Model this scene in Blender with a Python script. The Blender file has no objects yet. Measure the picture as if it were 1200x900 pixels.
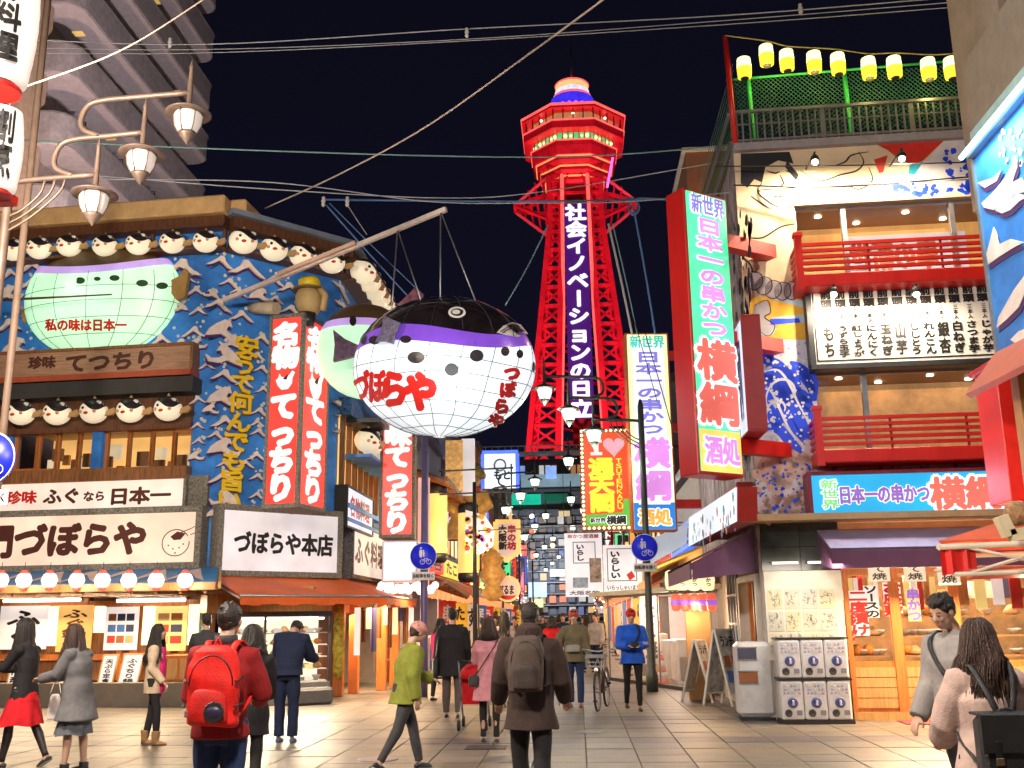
import bpy, math, random
import numpy as np
from mathutils import Vector, Matrix
random.seed(7)
PI = math.pi
R = math.radians
S = bpy.context.scene
C = S.collection

# ---------------- camera ----------------
FPX = 1178.0
cam_d = bpy.data.cameras.new('camera')
cam_d.sensor_width = 36
cam_d.lens = 36 * FPX / 1200
cam_d.clip_end = 3000
cam = bpy.data.objects.new('camera', cam_d)
C.objects.link(cam)
EYE = Vector((0, 0, 1.58))
cam.location = EYE
CR = Matrix.Rotation(R(3.50), 3, 'Z') @ Matrix.Rotation(R(90 + 13.16), 3, 'X') @ Matrix.Rotation(R(-0.75), 3, 'Z')
cam.rotation_euler = CR.to_euler()
S.camera = cam
S.render.resolution_x, S.render.resolution_y = 1024, 768

# ---------------- world: night sky ----------------
W = bpy.data.worlds.new('World')
S.world = W
W.use_nodes = True
nt = W.node_tree
bg = nt.nodes['Background']
tc = nt.nodes.new('ShaderNodeTexCoord')
sep = nt.nodes.new('ShaderNodeSeparateXYZ')
rmp = nt.nodes.new('ShaderNodeValToRGB')
nt.links.new(tc.outputs['Generated'], sep.inputs[0])
nt.links.new(sep.outputs['Z'], rmp.inputs[0])
rmp.color_ramp.elements[0].position = 0.0
rmp.color_ramp.elements[0].color = (0.0042, 0.0041, 0.0115, 1)
rmp.color_ramp.elements[1].position = 0.6
rmp.color_ramp.elements[1].color = (0.0026, 0.0025, 0.0065, 1)
nt.links.new(rmp.outputs[0], bg.inputs[0])
bg.inputs[1].default_value = 1.0
S.view_settings.view_transform = 'Standard'
S.view_settings.look = 'None'
S.view_settings.exposure = 0.45
S.view_settings.gamma = 1.0
S.cycles.use_denoising = True
S.cycles.max_bounces = 5
S.cycles.diffuse_bounces = 3
S.cycles.glossy_bounces = 3
S.cycles.transmission_bounces = 4
S.cycles.sample_clamp_indirect = 4.0
S.cycles.caustics_reflective = False
S.cycles.caustics_refractive = False

# ---------------- maths helpers ----------------
def ray(px, py):
    return (CR @ Vector(((px - 600) / FPX, -(py - 450) / FPX, -1))).normalized()
def atY(px, py, Y):
    d = ray(px, py); return EYE + d * (Y / d.y)
def atG(px, py, h=0.0):
    d = ray(px, py); return EYE + d * ((h - EYE.z) / d.z)
def colY(px, Y, z=0.0):
    """world X of image column px (read at height z) at depth Y"""
    lo, hi = -3.0 * Y, 3.0 * Y
    for _ in range(50):
        m = (lo + hi) / 2
        q = CR.transposed() @ (Vector((m, Y, z)) - EYE)
        if 600 + FPX * q.x / -q.z < px: lo = m
        else: hi = m
    return (lo + hi) / 2
def smooth3(seq, n=6):
    """Catmull-Rom through points"""
    P = [Vector(p) for p in seq]
    if len(P) < 3: return P
    P = [P[0] * 2 - P[1]] + P + [P[-1] * 2 - P[-2]]
    out = []
    for i in range(1, len(P) - 2):
        a, b, c, d = P[i - 1], P[i], P[i + 1], P[i + 2]
        for k in range(n):
            t = k / n
            out.append(0.5 * ((2 * b) + (c - a) * t + (2 * a - 5 * b + 4 * c - d) * t * t + (3 * b - a - 3 * c + d) * t ** 3))
    out.append(P[-2])
    return out

class Fr:
    """upright working plane: u along, v up, n out of the wall"""
    def __init__(s, o, th):
        s.o = Vector(o); s.th = th
        s.u = Vector((math.cos(R(th)), math.sin(R(th)), 0)); s.v = Vector((0, 0, 1)); s.n = s.u.cross(s.v)
    def w(s, u, v, n=0.0): return s.o + s.u * u + s.v * v + s.n * n
    def uv(s, px, py, n=0.0):
        d = ray(px, py); t = (s.o + s.n * n - EYE).dot(s.n) / d.dot(s.n)
        q = EYE + d * t - s.o
        return q.dot(s.u), q.dot(s.v)
    def rect(s, pts, n=0.0):
        q = [s.uv(*p, n) for p in pts]
        return min(a for a, b in q), max(a for a, b in q), min(b for a, b in q), max(b for a, b in q)
ID = Fr((0, 0, 0), 0)

# ---------------- materials ----------------
MT = {}
def mat(name, col=(.5, .5, .5), rough=.6, metal=0.0, emit=None, es=0.0, var=0.12, scale=4.0, bump=0.0, bscale=40.0, alpha=1.0, spec=.5, trans=0.0, coat=0.0, streak=0.0):
    if name in MT: return MT[name]
    m = bpy.data.materials.new(name); m.use_nodes = True
    t = m.node_tree; N = t.nodes; L = t.links
    b = N['Principled BSDF']
    b.inputs['Roughness'].default_value = rough
    b.inputs['Metallic'].default_value = metal
    b.inputs['Specular IOR Level'].default_value = spec
    b.inputs['Transmission Weight'].default_value = trans
    b.inputs['Coat Weight'].default_value = coat
    b.inputs['Alpha'].default_value = alpha
    c = (*col, 1)
    b.inputs['Base Color'].default_value = c
    if var > 0:
        co = N.new('ShaderNodeTexCoord')
        ns = N.new('ShaderNodeTexNoise'); ns.inputs['Scale'].default_value = scale; ns.inputs['Detail'].default_value = 6
        ns.inputs['Roughness'].default_value = .65
        src = co.outputs['Object']
        if streak:
            mp = N.new('ShaderNodeMapping'); mp.inputs['Scale'].default_value = (1, 1, streak); L.new(src, mp.inputs[0]); src = mp.outputs[0]
        L.new(src, ns.inputs['Vector'])
        cr = N.new('ShaderNodeValToRGB')
        cr.color_ramp.elements[0].position = .3; cr.color_ramp.elements[1].position = .7
        cr.color_ramp.elements[0].color = (*[x * (1 - var * 1.5) for x in col], 1)
        cr.color_ramp.elements[1].color = (*[min(1, x * (1 + var)) for x in col], 1)
        L.new(ns.outputs[0], cr.inputs[0]); L.new(cr.outputs[0], b.inputs['Base Color'])
        rr = N.new('ShaderNodeMapRange'); rr.inputs[3].default_value = max(.02, rough - .1); rr.inputs[4].default_value = min(1, rough + .12)
        L.new(ns.outputs[0], rr.inputs[0]); L.new(rr.outputs[0], b.inputs['Roughness'])
    if bump > 0:
        n2 = N.new('ShaderNodeTexNoise'); n2.inputs['Scale'].default_value = bscale; n2.inputs['Detail'].default_value = 4
        co2 = N.new('ShaderNodeTexCoord'); L.new(co2.outputs['Object'], n2.inputs['Vector'])
        bp = N.new('ShaderNodeBump'); bp.inputs['Strength'].default_value = bump; bp.inputs['Distance'].default_value = .02
        L.new(n2.outputs[0], bp.inputs['Height']); L.new(bp.outputs[0], b.inputs['Normal'])
    if emit is not None:
        b.inputs['Emission Color'].default_value = (*emit, 1)
        b.inputs['Emission Strength'].default_value = es
        ns = N.new('ShaderNodeTexNoise'); ns.inputs['Scale'].default_value = 1.3
        co3 = N.new('ShaderNodeTexCoord'); L.new(co3.outputs['Object'], ns.inputs['Vector'])
        rr = N.new('ShaderNodeMapRange'); rr.inputs[1].default_value = .3; rr.inputs[2].default_value = .7; rr.inputs[3].default_value = es * .78; rr.inputs[4].default_value = es * 1.15
        L.new(ns.outputs[0], rr.inputs[0]); L.new(rr.outputs[0], b.inputs['Emission Strength'])
    MT[name] = m
    return m
def glow(name, col, es, base=.5): return mat(name, tuple(base * c for c in col), .5, emit=col, es=es * .80, var=.03)
def wood(name, col, rough=.5, dark=.45, sx=3, sz=30):
    if name in MT: return MT[name]
    m = bpy.data.materials.new(name); m.use_nodes = True
    t = m.node_tree; N = t.nodes; L = t.links; b = N['Principled BSDF']
    co = N.new('ShaderNodeTexCoord'); mp = N.new('ShaderNodeMapping'); mp.inputs['Scale'].default_value = (sz, sz, sx)
    ns = N.new('ShaderNodeTexNoise'); ns.inputs['Scale'].default_value = 1.0; ns.inputs['Detail'].default_value = 8; ns.inputs['Distortion'].default_value = .6
    cr = N.new('ShaderNodeValToRGB'); cr.color_ramp.elements[0].position = .32; cr.color_ramp.elements[1].position = .68
    cr.color_ramp.elements[0].color = (*[x * dark for x in col], 1); cr.color_ramp.elements[1].color = (*col, 1)
    L.new(co.outputs['Object'], mp.inputs[0]); L.new(mp.outputs[0], ns.inputs['Vector']); L.new(ns.outputs[0], cr.inputs[0]); L.new(cr.outputs[0], b.inputs['Base Color'])
    b.inputs['Roughness'].default_value = rough
    bp = N.new('ShaderNodeBump'); bp.inputs['Strength'].default_value = .25; bp.inputs['Distance'].default_value = .01
    L.new(ns.outputs[0], bp.inputs['Height']); L.new(bp.outputs[0], b.inputs['Normal'])
    MT[name] = m
    return m
black = mat('black_paint', (.015, .015, .018), .4)
darkm = mat('dark_metal', (.05, .05, .055), .45, .6)
steel = mat('grey_steel', (.32, .33, .35), .4, .7)
redp = mat('red_paint', (.62, .015, .012), .38, var=.1, streak=.2)
redd = mat('dark_red_paint', (.33, .02, .015), .4)
whitep = mat('white_paint', (.75, .74, .72), .5, bump=.05)
cream = mat('cream_paint', (.62, .5, .34), .6, var=.15, bump=.1)
beige = mat('beige_render', (.33, .26, .22), .8, var=.2, bump=.3, bscale=60, scale=1.2)
bluep = mat('blue_painted_wall', (.045, .25, .82), .45, var=.35, scale=1.1, bump=.1, bscale=8)
tanw = mat('tan_relief_paint', (.92, .75, .67), .6, var=.12)
woodd = wood('dark_wood', (.16, .06, .025))
woodm = wood('brown_wood', (.34, .14, .05))
woodl = wood('light_wood', (.62, .33, .12), .45, .65)
woodo = wood('orange_lacquered_wood', (.62, .20, .05), .35, .7)
brass = mat('brass_paint', (.45, .27, .12), .4, .5)
skin = mat('skin', (.55, .33, .23), .5, var=.05)
hairm = mat('dark_hair', (.02, .013, .01), .38, var=.3, scale=30, streak=.1, bump=.6, bscale=90)
hairb = mat('brown_hair', (.05, .022, .014), .38, var=.35, scale=30, streak=.1, bump=.6, bscale=90)
ltext = mat('dark_brown_lettering', (.10, .03, .02), .5, var=0)
btext = mat('black_lettering', (.012, .011, .012), .5, var=0)
rtext = mat('red_lettering', (.7, .02, .015), .45, var=0)
wtext = glow('white_lit_lettering', (1, .96, .92), .85)

# ---------------- mesh builder ----------------
class MB:
    def __init__(s): s.v = []; s.f = []; s.m = []; s.sm = []
    def add(s, vs, fs, mi=0, sm=False):
        k = len(s.v); s.v.extend([tuple(v) for v in vs]); s.f.extend([[i + k for i in f] for f in fs])
        s.m.extend([mi] * len(fs)); s.sm.extend([sm] * len(fs)); return s
    def box(s, u0, u1, v0, v1, n0, n1, fr=ID, mi=0, ch=0.0):
        """box in frame axes; ID frame: u=x, v=z, n=-y"""
        c = min(ch, abs(u1 - u0) * .45, abs(v1 - v0) * .45, abs(n1 - n0) * .45)
        if c <= 0:
            vs = [fr.w(u, v, n) for n in (n0, n1) for v in (v0, v1) for u in (u0, u1)]
            return s.add(vs, [(0, 1, 3, 2), (4, 6, 7, 5), (0, 4, 5, 1), (2, 3, 7, 6), (0, 2, 6, 4), (1, 5, 7, 3)], mi)
        ring = lambda n, k: [fr.w(u, v, n) for u, v in ((u0 + k, v0 + c), (u0 + c, v0 + k), (u1 - c, v0 + k), (u1 - k, v0 + c), (u1 - k, v1 - c), (u1 - c, v1 - k), (u0 + c, v1 - k), (u0 + k, v1 - c))]
        vs = ring(n0, c) + ring(n0 + c, 0) + ring(n1 - c, 0) + ring(n1, c)
        fs = [tuple(range(8))[::-1], tuple(range(24, 32))]
        for a in (0, 8, 16):
            fs += [(a + i, a + (i + 1) % 8, a + 8 + (i + 1) % 8, a + 8 + i) for i in range(8)]
        return s.add(vs, fs, mi)
    def wbox(s, x0, x1, y0, y1, z0, z1, mi=0, ch=0.0): return s.box(x0, x1, z0, z1, -y1, -y0, ID, mi, ch)
    def prism(s, pts, n0, n1, fr=ID, mi=0):
        k = len(pts); vs = [fr.w(u, v, n0) for u, v in pts] + [fr.w(u, v, n1) for u, v in pts]
        return s.add(vs, [tuple(range(k))[::-1], tuple(range(k, 2 * k))] + [(i, (i + 1) % k, k + (i + 1) % k, k + i) for i in range(k)], mi)
    def sheet(s, pts, mi=0): return s.add(pts, [tuple(range(len(pts)))], mi)
    def tube(s, pts, r, seg=8, mi=0, cap=True, sm=True, flat=None):
        P = [Vector(p) for p in pts]; n = len(P); rs = r if hasattr(r, '__len__') else [r] * n
        vs = []; up = None
        for i, p in enumerate(P):
            t = (P[min(i + 1, n - 1)] - P[max(i - 1, 0)])
            if t.length < 1e-9: t = Vector((0, 0, 1))
            t.normalize()
            if up is None: a = Vector((1, 0, 0)) if abs(t.x) < .8 else Vector((0, 1, 0))
            else: a = up
            b = t.cross(a); b = b.normalized() if b.length > 1e-6 else t.orthogonal().normalized()
            a = b.cross(t).normalized(); up = a
            for k in range(seg):
                g = 2 * PI * (k + .5) / seg
                vs.append(p + (a * math.cos(g) + b * math.sin(g) * (flat or 1)) * rs[i])
        fs = [(i * seg + k, i * seg + (k + 1) % seg, (i + 1) * seg + (k + 1) % seg, (i + 1) * seg + k) for i in range(n - 1) for k in range(seg)]
        s.add(vs, fs, mi, sm)
        if cap:
            k0 = len(s.v) - len(vs)
            s.f += [[k0 + k for k in range(seg)][::-1], [k0 + (n - 1) * seg + k for k in range(seg)]]; s.m += [mi] * 2; s.sm += [False] * 2
        return s
    def beam(s, a, b, w, d=None, mi=0):
        """square bar between two points"""
        return s.tube([a, b], w * .7071, 4, mi, True, False)
    def lathe(s, prof, c=(0, 0, 0), seg=20, mi=0, sm=True, axis=None, sx=1, sy=1, cap=True):
        c = Vector(c); vs = []
        M = Matrix.Identity(3) if axis is None else Vector((0, 0, 1)).rotation_difference(Vector(axis)).to_matrix()
        for r, z in prof:
            for k in range(seg):
                g = 2 * PI * k / seg; vs.append(c + M @ Vector((r * math.cos(g) * sx, r * math.sin(g) * sy, z)))
        n = len(prof)
        fs = [(i * seg + k, i * seg + (k + 1) % seg, (i + 1) * seg + (k + 1) % seg, (i + 1) * seg + k) for i in range(n - 1) for k in range(seg)]
        s.add(vs, fs, mi, sm)
        k0 = len(s.v) - len(vs)
        if cap and prof[0][0] > 1e-4: s.f.append([k0 + k for k in range(seg)][::-1]); s.m.append(mi); s.sm.append(False)
        if cap and prof[-1][0] > 1e-4: s.f.append([k0 + (n - 1) * seg + k for k in range(seg)]); s.m.append(mi); s.sm.append(False)
        return s
    def ball(s, c, r, seg=16, rings=10, mi=0, M=None):
        r = Vector(r) if hasattr(r, '__len__') else Vector((r, r, r)); c = Vector(c); vs = []; fs = []
        for i in range(rings + 1):
            th = PI * i / rings
            for k in range(seg):
                g = 2 * PI * k / seg
                q = Vector((r.x * math.sin(th) * math.cos(g), r.y * math.sin(th) * math.sin(g), r.z * math.cos(th)))
                vs.append(c + (M @ q if M else q))
        for i in range(rings):
            for k in range(seg):
                fs.append((i * seg + k, (i + 1) * seg + k, (i + 1) * seg + (k + 1) % seg, i * seg + (k + 1) % seg))
        return s.add(vs, fs, mi, True)
    def ribbon(s, pts, w, n, fr, mi=0):
        """flat painted line with varying width on a wall"""
        k = len(pts); ws = w if hasattr(w, '__len__') else [w] * k; L = []; Rr = []
        for i in range(k):
            a = pts[max(i - 1, 0)]; b = pts[min(i + 1, k - 1)]
            dx, dy = b[0] - a[0], b[1] - a[1]; l = math.hypot(dx, dy) or 1
            L.append((pts[i][0] - dy / l * ws[i] / 2, pts[i][1] + dx / l * ws[i] / 2)); Rr.append((pts[i][0] + dy / l * ws[i] / 2, pts[i][1] - dx / l * ws[i] / 2))
        return s.add([fr.w(u, v, n) for u, v in L + Rr], [(i, i + 1, k + i + 1, k + i) for i in range(k - 1)], mi)
def mesh_of(mb, name, mats):
    me = bpy.data.meshes.new(name)
    me.from_pydata(mb.v, [], mb.f)
    for m in (mats if isinstance(mats, (list, tuple)) else [mats]): me.materials.append(m)
    if mb.f:
        me.polygons.foreach_set('material_index', mb.m); me.polygons.foreach_set('use_smooth', mb.sm)
    me.update(); return me

# ---------------- scene graph helpers ----------------
WL = {}
def thing(name, label, cat, loc=(0, 0, 0), group=None):
    o = bpy.data.objects.new(name, None); C.objects.link(o); o.empty_display_size = .2
    o.location = loc; WL[o.name] = Vector(loc)
    o['label'] = label; o['category'] = cat
    if group: o['group'] = group
    return o
def part(name, mb, mats, parent, label=None, stuff=False):
    """a mesh under its thing (coordinates given in the world, kept relative to the thing)"""
    off = WL[parent.name]
    if off.length: mb.v = [(x - off.x, y - off.y, z - off.z) for x, y, z in mb.v]
    o = bpy.data.objects.new(name, mesh_of(mb, name, mats)); C.objects.link(o); o.parent = parent
    WL[o.name] = off
    if label: o['label'] = label
    if stuff: o['kind'] = 'stuff'
    return o
def solo(name, mb, mats, label, cat, group=None):
    a = np.array(mb.v); lo, hi = a.min(0), a.max(0); c = Vector(((lo[0] + hi[0]) / 2, (lo[1] + hi[1]) / 2, lo[2]))
    mb.v = [(x - c.x, y - c.y, z - c.z) for x, y, z in mb.v]
    o = bpy.data.objects.new(name, mesh_of(mb, name, mats)); C.objects.link(o); o.location = c; WL[o.name] = c
    o['label'] = label; o['category'] = cat
    if group: o['group'] = group
    return o
def struct(name, mb, mats):
    o = bpy.data.objects.new(name, mesh_of(mb, name, mats)); C.objects.link(o); o['kind'] = 'structure'; WL[o.name] = Vector((0, 0, 0)); return o
def dup(root, loc, rz=0.0, label=None, sc=1.0):
    r = root.copy(); C.objects.link(r); r.location = loc; r.rotation_euler = (0, 0, rz); r.scale = (sc, sc, sc) if not hasattr(sc, '__len__') else sc
    if label: r['label'] = label
    for ch in list(root.children):
        c = ch.copy(); C.objects.link(c); c.parent = r
        for g in list(ch.children):
            d = g.copy(); C.objects.link(d); d.parent = c
    return r
def lamp(name, kind, loc, power, col=(1, .8, .55), size=.2, rot=None, spot=90, sy=None, to=None):
    d = bpy.data.lights.new(name, kind); d.energy = power; d.color = col
    if kind == 'AREA':
        d.size = size
        if sy: d.shape = 'RECTANGLE'; d.size_y = sy
    else: d.shadow_soft_size = size
    if kind == 'SPOT': d.spot_size = R(spot); d.spot_blend = .6
    o = bpy.data.objects.new(name, d); C.objects.link(o); o.location = loc
    if to is not None: o.rotation_euler = (Vector(to) - Vector(loc)).to_track_quat('-Z', 'Y').to_euler()
    elif rot: o.rotation_euler = rot
    return o

# ---------------- lettering ----------------
_G = {}
def _raw(ch):
    cu = bpy.data.curves.new('g', 'FONT'); cu.body = ch; cu.size = 1; cu.resolution_u = 2
    o = bpy.data.objects.new('g', cu); C.objects.link(o)
    dg = bpy.context.evaluated_depsgraph_get(); me = bpy.data.meshes.new_from_object(o.evaluated_get(dg))
    v = np.array([tuple(q.co)[:2] for q in me.vertices]) if len(me.vertices) else np.zeros((0, 2)); f = [list(p.vertices) for p in me.polygons]
    bpy.data.objects.remove(o); bpy.data.curves.remove(cu); bpy.data.meshes.remove(me)
    return v, f
_ref = _raw('国'); _l, _h = _ref[0].min(0), _ref[0].max(0)
def glyph(ch):
    if ch not in _G:
        v, f = _raw(ch)
        if len(v):
            if ord(ch) > 0x2000 or ch in '.,': v = (v - _l) / (_h - _l) * .92 + .04
            else:
                a, b = v.min(0), v.max(0); v = (v - a) / np.maximum(b - a, 1e-3) * np.array([.86 if b[0] - a[0] > .2 else .3, .9]) + np.array([.07 if b[0] - a[0] > .2 else .35, .05])
        _G[ch] = (v, f)
    return _G[ch]
RING6 = [(math.cos(k * PI / 3), math.sin(k * PI / 3)) for k in range(6)]
RING10 = [(math.cos(k * PI / 5), math.sin(k * PI / 5)) for k in range(10)]
def put_text(mb, fn, s, u0, u1, v0, v1, vertical=False, bold=.035, n=0.0, dn=.0006, mi=0, fill=.92, rot=None, skew=0.0):
    """fn(u,v,n)->point; lays the characters of s in equal cells"""
    k = len(s)
    for i, ch in enumerate(s):
        if ch in ' 　': continue
        if vertical: cu0, cu1 = u0, u1; cv1 = v1 - (v1 - v0) * i / k; cv0 = v1 - (v1 - v0) * (i + 1) / k
        else: cu0 = u0 + (u1 - u0) * i / k; cu1 = u0 + (u1 - u0) * (i + 1) / k; cv0, cv1 = v0, v1
        g, f = glyph(ch)
        if not len(g): continue
        if vertical and ch == 'ー': g = np.stack([g[:, 1], 1 - g[:, 0]], 1)
        cw, chh = cu1 - cu0, cv1 - cv0
        gg = (g - .5) * fill + .5
        offs = [(0, 0)] + (RING6 if bold <= .05 else RING10) if bold else [(0, 0)]
        m = min(abs(cw), abs(chh)) * bold
        for q, (ox, oy) in enumerate(offs):
            vs = [fn(cu0 + cw * (a + skew * (b - .5)) + ox * m, cv0 + chh * b + oy * m, n + q * dn) for a, b in gg]
            mb.add(vs, f, mi)
    return mb
def text(parent, fr, s, u0, u1, v0, v1, m, n, vertical=False, bold=.035, halo=None, hb=.1, fill=.92, name='lettering', dn=.0006):
    if halo: part(name + '_outline', put_text(MB(), fr.w, s, u0, u1, v0, v1, vertical, hb, n, dn, fill=fill), halo, parent); n += .012 + dn * 10
    return part(name, put_text(MB(), fr.w, s, u0, u1, v0, v1, vertical, bold, n, dn, fill=fill), m, parent)
# =====================================================================
# LIGHT: unseen plaza street lamps, assumed and added to light the facades and paving
# =====================================================================
PLAZA = [(-6.5, 7.5, 6.6, 2900), (6.3, 5.0, 6.6, 1300), (-1.0, 2.5, 7.0, 2500)]
for x_, y_, z_, e_ in PLAZA: lamp('unseen_plaza_light', 'POINT', (x_, y_, z_), e_, (1, .86, .72), .35)
# =====================================================================
# GROUND
# =====================================================================
asph = mat('street_paving', (.20, .165, .13), .55, var=.25, scale=.6, bump=.15, bscale=25)
g = MB().wbox(-900, 900, -30, 1500, -.5, -.055)
struct('ground', g, asph)
def stone(name, col):
    m = mat(name, col, .42, var=.14, scale=3, bump=.25, bscale=60)
    t = m.node_tree; N = t.nodes; L = t.links; b_ = N['Principled BSDF']; src = b_.inputs['Base Color'].links[0].from_socket
    geo = N.new('ShaderNodeNewGeometry'); oi = N.new('ShaderNodeObjectInfo')
    n1 = N.new('ShaderNodeTexNoise'); n1.inputs['Scale'].default_value = .55; n1.inputs['Detail'].default_value = 7; n1.inputs['Roughness'].default_value = .7; L.new(geo.outputs['Position'], n1.inputs['Vector'])
    n2 = N.new('ShaderNodeTexNoise'); n2.inputs['Scale'].default_value = 3.2; n2.inputs['Detail'].default_value = 8; L.new(geo.outputs['Position'], n2.inputs['Vector'])
    r1 = N.new('ShaderNodeMapRange'); r1.inputs[1].default_value = .35; r1.inputs[2].default_value = .65; r1.inputs[3].default_value = .74; r1.inputs[4].default_value = 1.12; L.new(n1.outputs[0], r1.inputs[0])
    r2 = N.new('ShaderNodeMapRange'); r2.inputs[1].default_value = .38; r2.inputs[2].default_value = .52; r2.inputs[3].default_value = .82; r2.inputs[4].default_value = 1.0; L.new(n2.outputs[0], r2.inputs[0])
    r3 = N.new('ShaderNodeMapRange'); r3.inputs[3].default_value = .88; r3.inputs[4].default_value = 1.1; L.new(oi.outputs['Random'], r3.inputs[0])
    v = N.new('ShaderNodeTexVoronoi'); v.inputs['Scale'].default_value = 2.3; L.new(geo.outputs['Position'], v.inputs['Vector'])
    r4 = N.new('ShaderNodeMapRange'); r4.inputs[1].default_value = .035; r4.inputs[2].default_value = .055; r4.inputs[3].default_value = .35; r4.inputs[4].default_value = 1.0; L.new(v.outputs['Distance'], r4.inputs[0])
    x = r1.outputs[0]
    for y in (r2, r3, r4):
        mu = N.new('ShaderNodeMath'); mu.operation = 'MULTIPLY'; L.new(x, mu.inputs[0]); L.new(y.outputs[0], mu.inputs[1]); x = mu.outputs[0]
    vm = N.new('ShaderNodeVectorMath'); vm.operation = 'SCALE'; L.new(src, vm.inputs[0]); L.new(x, vm.inputs['Scale']); L.new(vm.outputs[0], b_.inputs['Base Color'])
    return m
tile_mats = [stone('tan_paving_stone', (.185, .152, .122)), stone('dark_paving_stone', (.105, .088, .10)), stone('ochre_paving_stone', (.20, .158, .112)), stone('grey_paving_stone', (.16, .135, .118))]
pv = struct('pavement', MB().wbox(-30, 22, -6, 130, -.056, -.03), mat('joint_mortar', (.10, .085, .07), .8))
TW, TL = .60, .60
def tile_kind(i, j):
    r = random.random()
    if j % 5 == 2: return 1 if r < .85 else 3
    if i % 9 == 4 and j % 5 != 0: return 3 if r < .7 else 0
    return 0 if r < .55 else (2 if r < .75 else 3)
tmesh = [mesh_of(MB().wbox(-TW / 2 + .006, TW / 2 - .006, -TL / 2 + .006, TL / 2 - .006, -.03, 0, ch=.005), 'paving_stone', m) for m in tile_mats]
far = [MB() for _ in range(4)]
cells = []
for j in range(-10, 110):
    y = 9.9 + j * TL
    for i in range(-34, 35):
        x = i * TW + .35
        q = CR.transposed() @ (Vector((x, y, 0)) - EYE)
        px = 600 + FPX * q.x / -q.z if q.z < 0 else 9999
        vis = -30 < px < 1230 and 10.9 < y < 17.5
        (cells.append((x, y, i, j)) if vis else far[tile_kind(i, j)].wbox(x - TW / 2 + .006, x + TW / 2 - .006, y - TL / 2 + .006, y + TL / 2 - .006, -.03, 0))
for x, y, i, j in cells[:300]:
    o = bpy.data.objects.new('paving_stone', tmesh[tile_kind(i, j)]); C.objects.link(o); o.parent = pv
    o.location = (x, y, random.uniform(-.003, .003)); WL[o.name] = Vector((x, y, 0))
for x, y, i, j in cells[300:]: far[tile_kind(i, j)].wbox(x - TW / 2 + .006, x + TW / 2 - .006, y - TL / 2 + .006, y + TL / 2 - .006, -.03, 0)
for k in range(4): part('paving_field', far[k], tile_mats[k], pv, stuff=True)
p = atG(570, 876)
solo('drain_cover', MB().wbox(p.x - .26, p.x + .26, p.y - .2, p.y + .2, .0, .008, ch=.003), mat('cast_iron', (.06, .05, .045), .5, .5, bump=.5, bscale=50), 'dark square drain cover in the paving in front of the woman in the pink coat', 'drain cover')
for k, (px, py) in enumerate(((443, 890), (690, 858))):
    p = atG(px, py)
    solo('manhole_cover', MB().lathe([(.24, 0), (.24, .006), (.2, .009), (0, .009)], (p.x, p.y, 0), 28), mat('worn_iron', (.22, .18, .19), .4, .3, bump=.5, bscale=50),
         ['round worn manhole cover left of the drain near the bottom edge', 'round manhole cover right of the man with the dark backpack'][k], 'manhole cover')

# =====================================================================
# LEFT RESTAURANT (blue walls, tan wave reliefs)
# =====================================================================
P0 = Vector((atY(245, 662, 20.0).x, 20.0, 0))
FL = Fr(P0, -4.7)
FC = Fr(P0, 45)
uc_end = FC.uv(392, 600)[0]
PE = FC.w(uc_end, 0)
FS = Fr((PE.x, PE.y, 0), 90)
LW = FL.uv(-60, 500)[0]                      # left limit beyond the frame
us_end = FS.uv(447, 560)[0]
v_roof = FL.uv(200, 262)[1]
v_top = FL.uv(200, 242)[1]
v_awn = FL.uv(120, 668)[1]
lb = thing('restaurant_building', 'blue seafood restaurant on the left corner with tan wave reliefs and timber windows', 'building', (P0.x - 3, P0.y + 1, 0))
def rng(F, a, b, c, d): return F.rect([(a, c), (b, c), (a, d), (b, d)])
u0w, u1w, v0w, v1w = rng(FL, 15, 222, 503, 553)
w = MB()
w.box(LW, u0w, v0w, v1w, -.35, 0, FL); w.box(u1w, 0, v_awn, v_roof, -.35, 0, FL)
w.box(LW, u1w, v1w, v_roof, -.35, 0, FL); w.box(LW, u1w, v_awn, v0w, -.35, 0, FL)
w.box(0, uc_end, v_awn - .2, v_roof, -.35, -.002, FC)
w.box(0, us_end, v_awn - .2, v_roof, -.35, 0, FS)
part('wall', w, bluep, lb)
w = MB().box(LW, 0, 0, .45, -.3, .1, FL).box(LW, .02, v_awn - .02, v_awn, -2.0, .3, FL)
part('plinth', w, mat('grey_stone', (.16, .13, .10), .6, bump=.3), lb)
# roof slab and cornice
w = MB().box(LW, .1, v_roof, v_top, -3, .45, FL, ch=.04)
u = FL.uv(308, 250)[0]
w.box(.05, u * .55, v_roof + .02, v_top + .02, -2.5, .1, FL, ch=.04)
part('cornice', w, mat('tan_cornice', (.66, .40, .17), .6, var=.15, bump=.15), lb)
w = MB().box(-.1, uc_end + .2, v_roof + .0, v_roof + .12, -.6, .42, FC).box(-.1, us_end, v_roof, v_roof + .12, -.6, .42, FS)
part('roof_edge', w, mat('pale_blue_metal', (.35, .42, .52), .35, .5), lb)
va = FL.uv(120, 279)[1]; vb = FL.uv(120, 303)[1]
w = MB()
for F, a, b in ((FL, LW, .05), (FC, 0, uc_end), (FS, 0, us_end)):
    w.box(a, b, va, v_roof - .003, 0, .28, F); w.box(a, b, vb - .06, vb, 0, .36, F); w.box(a, b, va - .04, va + .0, .0, .34, F)
part('eaves_fascia', w, woodd, lb)
w = MB()
for F, a, b in ((FL, LW, 0), (FC, 0, uc_end), (FS, 0, us_end)):
    k = a
    while k < b:
        w.box(k, k + .07, vb, va, .05, .12, F); k += .55
part('eaves_slat_row', w, woodd, lb, stuff=True)
part('roof', MB().box(LW, 1.2, v_roof + .005, v_roof + .1, -7, -3.01, FL), darkm, lb)
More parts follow.
